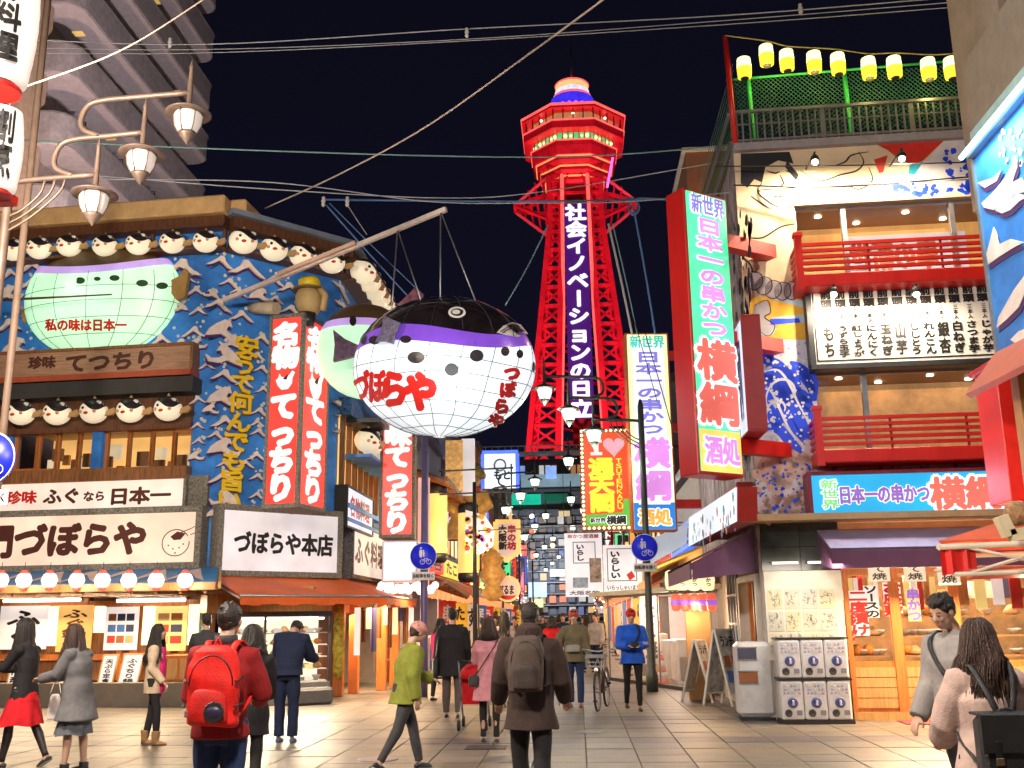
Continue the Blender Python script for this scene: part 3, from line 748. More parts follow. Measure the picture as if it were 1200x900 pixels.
part('roof_terrace', MB().box(0, rw, r_top, r_top + .14, -7, .12, FR), mat('grey_concrete', (.33, .31, .33), .8, bump=.2), rb)
# interiors
r_in = mat('bamboo_room', (.55, .27, .08), .6, emit=(.95, .48, .14), es=.50, var=.35, scale=2, streak=.1); r_in2 = mat('dim_brown_room', (.40, .22, .10), .6, emit=(.8, .42, .17), es=.36, var=.5, scale=2.5)
for hh, m_, dz in ((h_up, r_in, 1), (h_lo, r_in2, 1)):
    part('room_back', MB().box(hh[0] - .3, hh[1], hh[2] - .2, hh[3] + .2, -1.3, -1.2, FR), m_, rb)
    part('room_ceiling', MB().box(hh[0] - .3, hh[1], hh[3] + .0, hh[3] + .1, -1.2, -.31, FR), mat('room_ceiling_brown', (.30, .15, .06), .4), rb)
    part('room_floor', MB().box(hh[0] - .3, hh[1], hh[2] - .1, hh[2], -1.2, -.31, FR), woodm, rb)
dl = mesh_of(MB().lathe([(.05, 0), (.06, -.02), (0, -.025)], seg=12), 'downlight', glow('downlight_glow', (1, .88, .65), 12))
for hh in (h_up, h_lo):
    for k in range(5):
        o = bpy.data.objects.new('downlight', dl); C.objects.link(o); o.parent = rb; o.location = FR.w(hh[0] + .5 + k * .75, hh[3] - .0, -.55 - .4 * (k % 2)) - WL[rb.name]; WL[o.name] = WL[rb.name]
    lamp('room_light', 'AREA', FR.w(hh[0] + 1.6, hh[3] - .1, -1.1), 16, (1, .66, .34), 2.5, sy=1, to=FR.w(hh[0] + 1.6, 0, -1.1))
A, B, c, d = rng(FR, 1012, 1120, 250, 282)
poster_F[0] = FR
th = part('reversed_banner', MB().box(A - .1, B + .5, c - .3, d, -1.1, -1.08, FR), glow('pale_banner', (.85, .8, .85), .6), rb)
part('lettering', put_text(MB(), lambda u, v, n: FR.w(A + B - u, v, n), '串の新世', A, B, c - .15, d - .1, False, .06, -1.07), mat('salmon', (.55, .16, .1), .5), th)
def pane_set(hh, cuts):
    for a, b in zip(cuts[:-1], cuts[1:]):
        f = part('window_frame', MB().box(a, a + .04, hh[2], hh[3], -.22, -.12, FR).box(b - .04, b, hh[2], hh[3], -.22, -.12, FR).box(a + .04, b - .04, hh[3] - .05, hh[3], -.22, -.12, FR).box(a + .04, b - .04, hh[2], hh[2] + .05, -.22, -.12, FR), steel, rb)
        part('pane', MB().box(a + .04, b - .04, hh[2] + .05, hh[3] - .05, -.18, -.17, FR), gl, f)
pane_set(h_up, [h_up[0], FR.uv(991, 260)[0], FR.uv(1120, 260)[0], h_up[1]])
pane_set(h_lo, [h_lo[0], FR.uv(1016, 460)[0], h_lo[1]])
# balconies
def balcony(x0, ytop, ybot, lab):
    A = FR.uv(x0, ybot, .5)[0]; zt_ = FR.uv(x0, ytop, .55)[1]; zb = FR.uv(x0 + 60, ybot, .55)[1]; Hh = zt_ - zb
    bl = part('balcony', MB().box(A, rw, zb, zb + Hh * .27, .0, .62, FR, ch=.015), redp, rb)
    part('corner_post', MB().box(A - .02, A + .09, zb - .05, zt_ + .08, .52, .64, FR).box(A - .04, A + .11, zt_ + .08, zt_ + .14, .5, .66, FR), redp, bl)
    for k in range(5):
        z = zb + Hh * (.38 + .135 * k); part('rail', MB().box(A + .09, rw, z - .027, z + .027, .55, .6, FR), redp, bl)
        part('side_rail', MB().box(A, A + .05, z - .027, z + .027, 0, .52, FR), redp, bl)
    for k in range(1, 5):
        x = A + k * 1.15; part('baluster', MB().box(x - .02, x + .02, zb + Hh * .27, zt_ - .03, .54, .545, FR), redd, bl)
balcony(935, 284, 335, ''); balcony(958, 487, 541, '')
# ---- mural artwork (plain generic figure and patterns, painted flat on the wall)
ink = mat('mural_ink', (.015, .014, .02), .6, var=0); mb_ = mat('mural_blue', (.01, .06, .78), .5, var=.15); mw_ = mat('mural_white', (.72, .70, .74), .6); my_ = mat('mural_yellow', (.75, .40, .03), .6); mr_ = mat('mural_red', (.65, .03, .02), .6); ms_ = mat('mural_sky', (.42, .55, .68), .6); mg_ = mat('mural_grey', (.42, .38, .42), .6); mt_ = mat('mural_teal', (.02, .35, .5), .6); mf_ = mat('mural_flesh', (.72, .54, .34), .65, var=.08)
def P2(F, pts, n=.0): return [F.uv(x, y, n) for x, y in pts]
def paint(m, polys, n, F=None, name='mural_patch'):
    F = F or FR; mb = MB()
    for q in polys: mb.prism(P2(F, q), n - .002, n, F)
    return part(name, mb, m, rb)
def lines(m, polys, wpx, n, F=None, name='mural_line'):
    F = F or FR; mb = MB()
    for q in polys:
        s3 = [(p.x, p.y) for p in smooth3([(x, y, 0) for x, y in q], 5)]; k = len(s3)
        mb.ribbon(P2(F, s3), [wpx * .0145 * (.35 + math.sin(PI * (i + .5) / k)) for i in range(k)], n, F)
    return part(name, mb, m, rb)
paint(ink, [[(868, 180), (925, 178), (930, 192), (912, 188), (897, 196), (893, 214), (884, 210), (876, 220), (868, 215)], [(922, 188), (936, 205), (933, 212), (920, 196)]], .006)
lines(ink, [[(893, 214), (888, 225), (900, 236), (915, 245)], [(898, 200), (908, 203), (914, 201)], [(920, 200), (928, 203), (930, 208)], [(914, 205), (918, 215), (913, 219)], [(905, 229), (912, 231), (921, 228)], [(934, 212), (938, 224), (930, 240), (918, 246)],
            [(878, 279), (895, 278), (915, 266), (935, 262)], [(880, 230), (893, 239), (905, 246)], [(870, 300), (880, 312), (884, 330)], [(880, 318), (886, 319)],
            [(938, 200), (960, 212), (985, 205), (1004, 200), (1012, 190), (1006, 178)], [(975, 195), (990, 190), (998, 182), (1018, 178)], [(1018, 196), (1022, 212), (1006, 222), (990, 215)]], 1.6, .007)
paint(mr_, [[(1026, 169), (1108, 163), (1082, 188), (1070, 194), (1050, 184), (1040, 176)]], .005); paint(mr_, [[(1024, 187), (1040, 182), (1035, 202), (1030, 203)]], .006)
paint(mt_, [[(1066, 194), (1082, 189), (1072, 205), (1064, 204)]], .0065)
paint(mw_, [[(1108, 163), (1160, 158), (1160, 222), (1028, 231), (1040, 214), (1070, 200), (1090, 184)]], .0045)
random.seed(3)
def dots(m, x0, x1, y0, y1, k, r0, r1, n, cond=lambda x, y: True, F=None):
    F = F or FR; mb = MB()
    for _ in range(k):
        x, y = random.uniform(x0, x1), random.uniform(y0, y1)
        if not cond(x, y): continue
        u, v = F.uv(x, y); r = random.uniform(r0, r1); a = random.random() * 6
        mb.prism([(u + r * math.cos(a + t) * random.uniform(.6, 1.3), v + r * math.sin(a + t) * random.uniform(.6, 1.3)) for t in (0, 1, 2, 3, 4, 5.1)], n - .001, n, F)
    part('mural_spots', mb, m, rb, stuff=True)
dots(mb_, 1032, 1100, 216, 228, 34, .02, .07, .006); dots(mb_, 1108, 1160, 176, 226, 60, .02, .08, .006)
# rope and robe below the figure
rope = []
for k in range(7):
    t = k / 6; x = 884 + 66 * t; y = 330 + 10 * math.sin(PI * t) + 4 * t; rope.append([(x - 9, y - 4), (x - 2, y - 11), (x + 8, y - 8), (x + 9, y + 3), (x + 1, y + 10), (x - 8, y + 6)])
paint(mg_, rope, .008); lines(ink, [[*q, q[0]] for q in rope], 1.0, .0095)
paint(my_, [[(878, 348), (947, 348), (950, 398), (880, 398)]], .004)
paint(ms_, [[(900, 350), (947, 352), (947, 362)], [(902, 372), (947, 368), (948, 380)], [(882, 384), (910, 384), (906, 392), (884, 394)]], .006)
paint(mg_, [[(884, 358), (899, 352), (903, 366), (896, 372), (908, 382), (900, 394), (886, 384), (882, 370)]], .0075); lines(ink, [[(884, 358), (899, 352), (903, 366), (896, 372), (908, 382), (900, 394), (886, 384)]], 1.1, .009)
paint(mb_, [[(902, 374), (936, 373), (938, 378), (903, 381)]], .0085)
# blue swirl pattern
def swirl(cx, cy, r, turns, w): return [(cx + r * (1 - .8 * t) * math.cos(2.5 + turns * 2 * PI * t), cy + r * (1 - .8 * t) * math.sin(2.5 + turns * 2 * PI * t) * 1.15) for t in np.linspace(0, 1, 9)]
lines(mb_, [swirl(920, 462, 36, .7, 1), swirl(912, 480, 30, .6, 1), swirl(935, 480, 24, .8, 1), [(888, 430), (905, 424), (922, 440), (930, 462), (950, 480), (954, 520)], [(888, 450), (902, 448), (915, 462), (922, 490), (945, 520)], [(888, 440), (918, 452), (940, 500), (953, 515)], [(890, 505), (905, 498), (920, 512), (940, 530)], [(888, 470), (900, 480), (912, 500)], [(888, 420), (896, 416), (906, 422)], [(925, 425), (940, 436), (953, 460)], [(938, 430), (950, 445), (954, 470)]], 11, .006)
lines(mw_, [swirl(922, 464, 27, .7, 1), swirl(915, 482, 19, .6, 1), [(893, 436), (912, 434), (926, 452), (934, 470), (950, 500)], [(890, 456), (903, 458), (914, 480), (926, 505), (944, 526)], [(892, 512), (906, 508), (922, 524)]], 2.2, .0075)
dots(whitep, 888, 955, 418, 532, 150, .012, .035, .009); dots(mat('mural_pale_blue', (.25, .35, .75), .6), 885, 955, 395, 430, 50, .01, .03, .006)
dots(mb_, 890, 955, 540, 606, 46, .015, .04, .006); dots(mat('mural_slate', (.16, .18, .42), .6), 885, 1150, 540, 606, 200, .01, .035, .0055); dots(mat('mural_peach', (.66, .44, .38), .6), 885, 950, 535, 606, 60, .05, .14, .004)
paint(mat('mural_peach', (.66, .44, .38), .6), [[(890, 540), (905, 518), (925, 520), (955, 548), (950, 560), (890, 565)], [(957, 543), (1150, 543), (1150, 556), (957, 557)]], .0035)
dots(ink, 860, 882, 250, 560, 120, .03, .16, .006, F=FT)
# ---- signs of the right restaurant
bsig = sign_board('menu_board', FR, (947, 1180, 332, 429), darkm, mat('menu_white', (.72, .70, .67), .5, var=.04), [], None, 0, .25, 'big white board of handwritten dish names in columns between the red balconies', t=.09)
A, B, c, d = rng(FR, 953, 1176, 338, 424)
part('inner_line', MB().box(A + .02, A + .045, c + .06, d - .04, .22, .227, FR).box(A + .02, B, d - .065, d - .04, .22, .2275, FR).box(A + .02, B, c + .06, c + .085, .22, .2275, FR), btext, bsig)
cols = ['もち', 'うずら玉子', '紅しょうが', 'にんにく', '玉ねぎ', '山芋', 'ししとう', 'れんこん', '銀杏', '白ねぎ', 'さつま芋', 'じゃが芋', '椎茸']
x0 = 960
for k, t_ in enumerate(cols):
    xa = x0 + k * 16.6; a = FR.uv(xa, 380)[0]; b = FR.uv(xa + 13, 380)[0]; top = FR.uv(1060, 340)[1]; bot = FR.uv(1060, 423)[1]; Hh = top - bot
    mb = MB(); put_text(mb, FR.w, '前頭', a, b, top - Hh * .27, top - .03, True, .06, .226)
    put_text(mb, FR.w, '三本入', a + .05, b - .05, top - Hh * .50, top - Hh * .29, True, .04, .226, fill=.95)
    put_text(mb, FR.w, t_, a, b, bot + .04, top - Hh * .52, True, .055, .226)
    part('lettering', mb, btext, bsig, stuff=True)
hs_ = sign_board('shop_sign', FR, (944, 1170, 557, 606), mat('maroon_frame', (.22, .02, .05), .4), glow('cyan_sign_face', (.02, .45, .85), .85), [], None, 0, .42, 'blue lit sign with purple and red characters under the lower red balcony', t=.06)
wh = glow('white_outline_glow', (1, 1, 1), 1.0); pur = glow('purple_glow', (.34, .16, .62), .75); gre = glow('lime_glow', (.25, .75, .25), .8); redg = glow('red_glow', (.85, .16, .12), .85); pink = glow('pink_glow', (.80, .30, .85), .85); lil = glow('lilac_glow', (.25, .22, .75), .85); org = glow('orange_glow', (1, .45, .08), .9)
for s, r, m_, bo, h_, ve in (('新世界', (958, 975, 566, 600), gre, .04, wh, True), ('日本一の串かつ', (977, 1080, 573, 593), pur, .06, wh, False), ('横綱', (1083, 1160, 563, 601), redg, .045, wh, False)):
    a, b, c, d = rng(FR, *r); text(hs_, FR, s, a, b, c, d, m_, .40, ve, bo, h_, .13)
lamp('sign_glow', 'AREA', FR.w(2.2, FR.uv(1050, 580)[1], .75), 25, (.4, .75, 1), 3, sy=.5, to=FR.w(2.2, FR.uv(1050, 640)[1], 3))
# projecting vertical sign boxes
def blade_sign(name, tl, tr, bl, Y, ang, depth, face, lab, items, band=None, side=redp):
    """lit box whose face runs from pixel corner tl to tr and down to bl"""
    a = atY(*tl, Y); F = Fr((a.x, a.y, 0), ang)
    Wd = F.uv(*tr)[0]; Ht = F.uv(*tl)[1]; Hb = F.uv(*bl)[1]
    th = thing(name, lab, 'sign', F.w(Wd / 2, Hb, -depth / 2))
    part('box', MB().box(0, Wd, Hb, Ht, -depth, 0, F, ch=.015), side, th)
    part('lit_face', MB().box(.05, Wd - .05, Hb + .05, Ht - .05, 0, .02, F), face, th)
    if band:
        m2, t_ = band; part('lower_band', MB().box(.05, Wd - .05, Hb + .05, Hb + (Ht - Hb) * t_, .02, .024, F), m2, th)
    for s, ta, tb, m_, bo, ve, mg, hm in items:
        text(th, F, s, Wd * mg, Wd * (1 - mg), Ht - (Ht - Hb) * tb, Ht - (Ht - Hb) * ta, m_, .03, ve, bo, hm, .12 if hm else .1, dn=.001)
    return th, F, Wd, Ht, Hb
greenf = mat('green_sign_face', (.1, .5, .3), .4, emit=(.06, .82, .36), es=.85, var=.1)
g1, FG, gW, gT, gB = blade_sign('blade_sign', (800, 219), (851, 236), (828, 556), 15.0, 36, .42, greenf, 'tall green lit blade sign with pink and red characters on red brackets',
    [('新世界', .015, .095, lil, .04, False, .12, wh), ('日本一の串かつ', .10, .53, pink, .06, True, .2, wh), ('横綱', .54, .84, redg, .05, True, .06, wh), ('酒処', .87, .97, pink, .05, False, .12, wh)], (glow('yellow_band', (1, .72, .15), .9), .15))
for k, (px, py) in enumerate(((872, 283), (880, 397), (888, 522))):
    a = FG.uv(px, py)[1]; q0 = FG.w(gW, a, -.2); q1 = Vector((CB.x + .35, CB.y - .0, a))
    part('bracket', MB().tube([q0, Vector((CB.x + .5, CB.y - .12, a))], .16, 4, sm=False), redp, g1)
yelf = mat('yellow_sign_face', (.6, .6, .3), .4, emit=(.85, .86, .42), es=.95, var=.1)
g2, FY, yW, yT, yB = blade_sign('blade_sign', (732, 390), (783, 391), (750, 623), 23.5, 6, .35, yelf, 'yellow edged lit blade sign with lilac and pink characters behind the lamp post',
    [('新世界', .015, .085, glow('teal_glow', (.05, .6, .5), .85), .04, False, .1, None), ('日本一の串かつ', .10, .53, lil, .06, True, .2, wh), ('横綱', .54, .86, pink, .05, True, .1, wh), ('酒処', .89, .975, org, .05, False, .14, wh)], (glow('blue_band', (.02, .25, .8), .8), .14), mat('rust_side', (.45, .10, .03), .5))
part('centre_field', MB().box(yW * .16, yW * .86, yB + (yT - yB) * .13, yT - .25, .021, .026, FY), glow('pale_field', (.86, .86, 1), .95), g2)
for py in (415, 500, 590):
    a = FY.uv(792, py)[1]; part('bracket', MB().tube([FY.w(yW, a, -.15), FY.w(yW + 1.6, a, -.15)], .14, 4, sm=False), redp, g2)
# white side sign behind the green blade
sw = sign_board('side_sign', FT, (868, 893, 405, 512), redd, glow('pale_blue_face', (.72, .8, 1), .7), [('新世界横綱', (873, 888, 412, 505), mat('blue_lettering', (.1, .12, .5), .5, var=0))], None, 0, .3, 'narrow pale sign with blue characters on the street wall behind the green blade sign', t=.03)
for ch in list(sw.children):
    pass
# roof terrace: railing, net, lanterns
rl = thing('roof_railing', 'grey steel railing round the roof terrace above the sumo mural', 'railing', FR.w(2, r_top + .14, 0))
RT = FR.uv(960, 125)[1]
part('rail', MB().box(0, rw, RT - .05, RT, 0, .06, FR), steel, rl); part('rail', MB().box(0, rw, r_top + .2, r_top + .24, 0, .05, FR), steel, rl); part('rail', MB().box(0, rw, (RT + r_top) / 2 + .12, (RT + r_top) / 2 + .14, .01, .04, FR), steel, rl)
k = 0; x = .06; bar = None
while x < rw:
    o = part('post' if k % 12 == 0 else 'baluster', MB().box(x - (.04 if k % 12 == 0 else .014), x + (.04 if k % 12 == 0 else .014), r_top + .14, RT - .05, .01, .045, FR), steel, rl); x += .125; k += 1
part('rail', MB().box(-5, -.02, RT - .05, RT, 0, .06, FT), steel, rl); part('rail', MB().box(-5, -.02, r_top + .2, r_top + .24, 0, .05, FT), steel, rl)
grn = mat('green_netting', (.006, .085, .03), .6, var=.1); grp = mat('green_pole', (.05, .55, .12), .4)
NT = FR.uv(1000, 74)[1]; NB_ = RT - .35
net = thing('terrace_net', 'green mesh net stretched behind the yellow lanterns on the roof terrace', 'netting', FR.w(2.4, NB_, -.3))
mb = MB(); st = .085
nx = int((rw) / st)
for k in range(-int((NT - NB_) / st), nx):
    for sg_ in (1, -1):
        a = k * st; b = a + (NT - NB_)
        p0, p1 = ((a, NB_), (b, NT)) if sg_ > 0 else ((b, NB_), (a, NT))
        # clip to 0..rw
        def cl(p, q):
            (x0_, y0_), (x1_, y1_) = p, q
            if x0_ == x1_: return None
            t0_, t1_ = (0 - x0_) / (x1_ - x0_), (rw - x0_) / (x1_ - x0_); lo, hi = max(0, min(t0_, t1_)), min(1, max(t0_, t1_))
            return None if hi <= lo else ((x0_ + (x1_ - x0_) * lo, y0_ + (y1_ - y0_) * lo), (x0_ + (x1_ - x0_) * hi, y0_ + (y1_ - y0_) * hi))
        r_ = cl(p0, p1)
        if r_: mb.tube([FR.w(*r_[0], -.3), FR.w(*r_[1], -.3)], .0075, 3, cap=False, sm=False)
part('mesh', mb, grn, net, stuff=True)
part('top_bar', MB().tube([FR.w(0, NT, -.3), FR.w(rw, NT + .1, -.3)], .025, 6), grp, net)
for px in (884, 1000): part('net_post', MB().tube([FR.w(FR.uv(px, 120)[0], r_top + .14, -.3), FR.w(FR.uv(px, 120)[0] - .03, NT, -.3)], .04, 8), grp, net)
mb = MB()
for k in range(18): mb.tube([FT.w(-5, NB_ - .9 + k * .13, -.1), FT.w(-.02, NB_ - .9 + k * .13, -.1)], .008, 3, cap=False, sm=False)
for k in range(48): mb.tube([FT.w(-.02 - k * .1, NB_ - .9, -.1), FT.w(-.02 - k * .1, NT - .2, -.1)], .006, 3, cap=False, sm=False)
part('side_mesh', mb, grn, net, stuff=True)
solo('terrace_pole', MB().tube([FR.w(0.03, r_top + .14, .1), FR.w(-.02, FR.uv(868, 45)[1], .1)], .05, 8), redp, 'red pole at the corner of the roof terrace holding up the lantern string', 'pole')
ylan = thing('paper_lantern', 'yellow paper lantern', 'lantern', (0, 0, 0), 'yellow lanterns over the roof terrace')
ylt = glow('yellow_lantern_glow', (1, .72, .04), 1.15); yll = glow('yellow_lantern_hot', (1, .92, .45), 1.7)
prof = [(.05, -.2), (.10, -.19)] + [(.128 + .004 * (k % 2) - .012 * abs(k - 6) / 6, -.18 + .36 * k / 12) for k in range(13)] + [(.10, .19), (.05, .2)]
part('shade', MB().lathe([p for p in prof if p[1] <= .02], seg=18), ylt, ylan); part('shade_top', MB().lathe([p for p in prof if p[1] >= -.02], seg=18), yll, ylan)
part('ring', MB().lathe([(.07, -.215), (.075, -.2), (.05, -.195)], seg=14), black, ylan); part('hanger', MB().lathe([(.05, .2), (.055, .225), (.0, .23)], seg=12).tube([(0, 0, .22), (0, 0, .3)], .006, 4), black, ylan)
lp_ = [(872, 80), (898, 65), (922, 71), (954, 73), (982, 75), (1018, 80), (1048, 79), (1088, 81), (1115, 80)]
for k, (px, py) in enumerate(lp_):
    u, v = FR.uv(px, py, .15); q = FR.w(u, v, .15)
    lab = 'yellow paper lantern hanging over the roof terrace, %s from the left' % ordn[k]
    if k == 0: ylan.location = q; ylan['label'] = lab
    else: dup(ylan, q, 0, lab)
    if k % 2: lamp("lantern_light", "POINT", q + Vector((0, .0, -.35)), 12, (1, .75, .2), .1)
mb = MB(); pp = [FR.w(-.02, FR.uv(866, 46)[1], .15)] + [FR.w(*FR.uv(px, py - 17, .15), .15) for px, py in lp_[1:]] + [FR.w(rw, FR.uv(1150, 66)[1], .15)]
mb.tube(smooth3(pp, 4), .012, 5)
solo('lantern_cable', mb, mat('yellow_cable', (.5, .4, .08), .5), 'cable carrying the yellow lanterns above the roof terrace', 'cable')
yb = MB()
for k in range(9): yb.box(.95 + .17 * k, .95 + .17 * k + .15, r_top + .15, r_top + .42 + .03 * (k % 3), -.55, -.5, FR)
solo('tarpaulin', yb, mat('yellow_tarp', (.7, .45, .04), .6), 'yellow slatted sheet lying behind the roof railing', 'tarpaulin')
# spot lamps on the facade
sl_ = thing('wall_spotlight', 'bare bright lamp clamped to the top of the mural wall on the left', 'spotlight', (0, 0, 0), 'lamps lighting the murals')
part('arm', MB().tube([(0, 0, .12), (0, -.05, .16), (0, .62, .16)], .014, 6), darkm, sl_); part('hood', MB().lathe([(.02, .14), (.06, .1), (.085, .02), (.08, .015), (.05, .08), (0, .1)], seg=14), darkm, sl_); part('bulb', MB().ball((0, 0, .0), .05, 12, 8), glow('bulb_glow', (1, .85, .6), 22), sl_)
for k, (px, py, n, lab) in enumerate(((955, 190, .7, 'bare bright lamp clamped over the painted face of the mural'), (1057, 186, .7, 'bare bright lamp clamped over the red patch of the mural'), (977, 345, .7, 'lamp over the dish name board, left one'), (1074, 345, .7, 'lamp over the dish name board, right one'))):
    u, v = FR.uv(px, py, n); q = FR.w(u, v, n)
    if k == 0: sl_.location = q; sl_['label'] = lab
    else: dup(sl_, q, 0, lab)
    lamp('spot_light', 'SPOT', FR.w(u, v - .03, n + .04), 420 if k < 2 else 190, (1, .80, .55), .06, spot=165, to=FR.w(u, v - 1.6, -.3))

# ---- ground floor of the right restaurant
stone_b = mat('black_granite', (.03, .035, .03), .2, var=.3, scale=2)
part('tan_ledge', MB().box(-.12, rw, r_gf, r_gf + .1, -.1, .5, FR).box(-3.4, -.02, r_gf, r_gf + .1, -.1, .35, FT), mat('tan_trim', (.5, .33, .17), .5), rb)
A, B, c, d = rng(FR, 903, 981, 612, 668)
x1p = B
for k in range(2):
    for j in range(2): part('stone_panel', MB().box(0 + (B) * k / 2 + .004, B * (k + 1) / 2 - .004, c + (r_gf - c) * j / 2 + .004, c + (r_gf - c) * (j + 1) / 2 - .004, -.06, -.0 + .002 * (k + j), FR), stone_b, rb)
vp0 = c
part('pier', MB().box(.0, B, 0, r_gf, -.4, -.061, FR), mat('white_pier', (.55, .5, .45), .6), rb)
pier_front = part('papered_panel', MB().box(.02, B - .01, .9, vp0 - .003, -.06, .0, FR), mat('papered_wall', (.74, .70, .60), .6, var=.1), rb)
random.seed(11)
for k in range(12):
    uu = .05 + (B - .15) * (k % 4) / 4; vv = 1.0 + (vp0 - 1.25) * (k // 4) / 3
    sg_ = part('notice', MB().box(uu, uu + (B - .2) / 4.4, vv, vv + (vp0 - 1.3) / 3.2, .0, .006 + .001 * (k % 3), FR), [mat('paper_a', (.66, .6, .48), .7), mat('paper_b', (.6, .58, .5), .7), mat('paper_c', (.68, .62, .42), .7)][k % 3], rb)
    mb = MB()
    for _ in range(16):
        x, y = uu + random.uniform(.03, (B - .2) / 4.6 - .03), vv + random.uniform(.05, (vp0 - 1.3) / 3.2 - .05); a = random.uniform(0, 3.1); l = random.uniform(.01, .05)
        mb.ribbon([(x, y), (x + l * math.cos(a), y + l * math.sin(a)), (x + l * math.cos(a + .6), y + l * 1.6 * math.sin(a + .6))], .009, .0105, FR)
    part('scribble', mb, mat('faded_ink', (.12, .12, .12), .6, var=0), sg_, stuff=True)
# capsule toy machines: 3 columns x 2 rows
cap = thing('capsule_machine', 'white capsule toy machine', 'vending machine', (0, 0, 0), 'capsule toy machines stacked by the restaurant corner')
plw = mat('white_plastic', (.68, .66, .68), .35); clr = mat('clear_plastic', (.75, .78, .85), .08, alpha=.25, var=0)
part('body', MB().box(0, .335, 0, .56, 0, .42, ID, ch=.02), plw, cap)
part('window', MB().box(.03, .305, .36, .53, .425, .43, ID, ch=.004), clr, cap)
caps = MB(); random.seed(5)
for k in range(14): caps.ball((.06 + .053 * (k % 5) + random.uniform(-.008, .008), -.405, .385 + .05 * (k // 5)), .024, 8, 5, mi=k % 4)
part('capsules', caps, [mat('cap_red', (.6, .05, .05), .3), mat('cap_blue', (.05, .1, .55), .3), mat('cap_tan', (.55, .35, .2), .3), mat('cap_white', (.7, .7, .7), .3)], cap)
part('dial', MB().lathe([(.075, 0), (.075, .02), (.05, .03), (.045, .02), (0, .02)], (.17, -.42, .25), 20, axis=(0, -1, 0)), mat('dial_ring', (.08, .09, .3), .4), cap)
part('knob', MB().box(.155, .185, .21, .29, .44, .48, ID, ch=.006), mat('knob_white', (.6, .6, .65), .3), cap)
part('chute', MB().lathe([(.055, 0), (.055, .015), (.04, .016), (.0, -.02)], (.10, -.422, .10), 16, axis=(0, -1, 0)), mat('chute_dark', (.05, .05, .05), .4), cap)
part('coin_slot', MB().box(.22, .3, .07, .14, .42, .43, ID), mat('slot_grey', (.25, .25, .27), .4), cap)
q0 = FR.uv(917, 845, .5)[0]
rows_ = ['bottom row', 'top row']; cols_ = ['left', 'middle', 'right']
for r in range(2):
    for k in range(3):
        q = FR.w(q0 + .345 * k, .06 + .60 * r, .08)
        lab = 'white capsule toy machine, %s column of the %s by the restaurant corner' % (cols_[k], rows_[r])
        if r == 0 and k == 0: cap.location = q; cap.rotation_euler = (0, 0, R(FR.th)); cap['label'] = lab
        else: dup(cap, q, R(FR.th), lab)
rk = thing('machine_rack', 'low dark rack carrying the capsule toy machines', 'rack', FR.w(q0 + .5, 0, .3))
for z0_, z1_ in ((0, .055), (.625, .655), (1.225, 1.25)): part('shelf', MB().box(q0 - .02, q0 + 1.06, z0_, z1_, .07, .5, FR), darkm, rk)
# white slot machine at the corner
vm = thing('vending_cabinet', 'rounded white machine with two small windows standing left of the capsule machines', 'vending machine', FR.w(-.4, 0, .2))
_a = atG(866, 845); FV = Fr((_a.x, _a.y, 0), -3); vW = .60
vh = FV.uv(886, 752)[1]
part('body', MB().box(0, vW, .05, vh, -.45, 0, FV, ch=.07), plw, vm); part('foot', MB().box(.03, vW - .03, 0, .05, -.42, -.03, FV), darkm, vm)
for k, v in enumerate((.48, .78)):
    part('window', MB().box(.04, .33, vh * v, vh * v + .16, .0, .012, FV, ch=.005), [foodm[0], mat('window_slate', (.1, .1, .15), .15)][k], vm)
    part('window_rim', MB().box(.03, .34, vh * v - .02, vh * v - .001, .0, .02, FV).box(.03, .34, vh * v + .161, vh * v + .18, .0, .02, FV), steel, vm)
# purple awnings
purp = mat('purple_canvas', (.13, .045, .12), .6, var=.15); lavc = mat('lavender_canvas', (.34, .27, .42), .6)
def awning(F, a, b, zt_, zb, out, lab, m_top, m_val, vh_=.25, loc=None):
    th = thing('awning', lab, 'awning', F.w((a + b) / 2, zb, out / 2))
    part('canvas', MB().add([F.w(a, zt_, .02), F.w(b, zt_, .02), F.w(b, zb, out), F.w(a, zb, out), F.w(a, zt_ - .04, .02), F.w(b, zt_ - .04, .02), F.w(b, zb - .04, out), F.w(a, zb - .04, out)], [(0, 1, 2, 3), (7, 6, 5, 4), (0, 4, 5, 1), (1, 5, 6, 2), (2, 6, 7, 3), (3, 7, 4, 0)]), m_top, th)
    part('valance', MB().box(a, b, zb - vh_, zb - .003, out - .03, out, F), m_val, th)
    for x, s_ in ((a, 1), (b, -1)):
        part('end_flap', MB().add([F.w(x, zt_ - .05, .02), F.w(x, zb - .05, out - .04), F.w(x, zb - vh_, out - .04), F.w(x, zb - vh_ + .1, .02), F.w(x + .01 * s_, zt_ - .05, .02), F.w(x + .01 * s_, zb - .05, out - .04), F.w(x + .01 * s_, zb - vh_, out - .04), F.w(x + .01 * s_, zb - vh_ + .1, .02)], [(0, 1, 2, 3), (7, 6, 5, 4), (0, 4, 5, 1), (1, 5, 6, 2), (2, 6, 7, 3), (3, 7, 4, 0)]), m_val, th)
    return th
zr = FR.uv(1040, 641, 1.0)[1]
awning(FR, FR.uv(972, 640, .9)[0], rw, r_gf - .12, zr, 1.0, 'purple awning under the blue lit sign of the skewer restaurant', lavc, purp, .30)
awning(FT, -5.6, -.35, r_gf - .05, FT.uv(800, 660, 1.1)[1] if False else r_gf - .55, 1.1, 'dark purple awning along the street side of the skewer restaurant', purp, purp, .3)
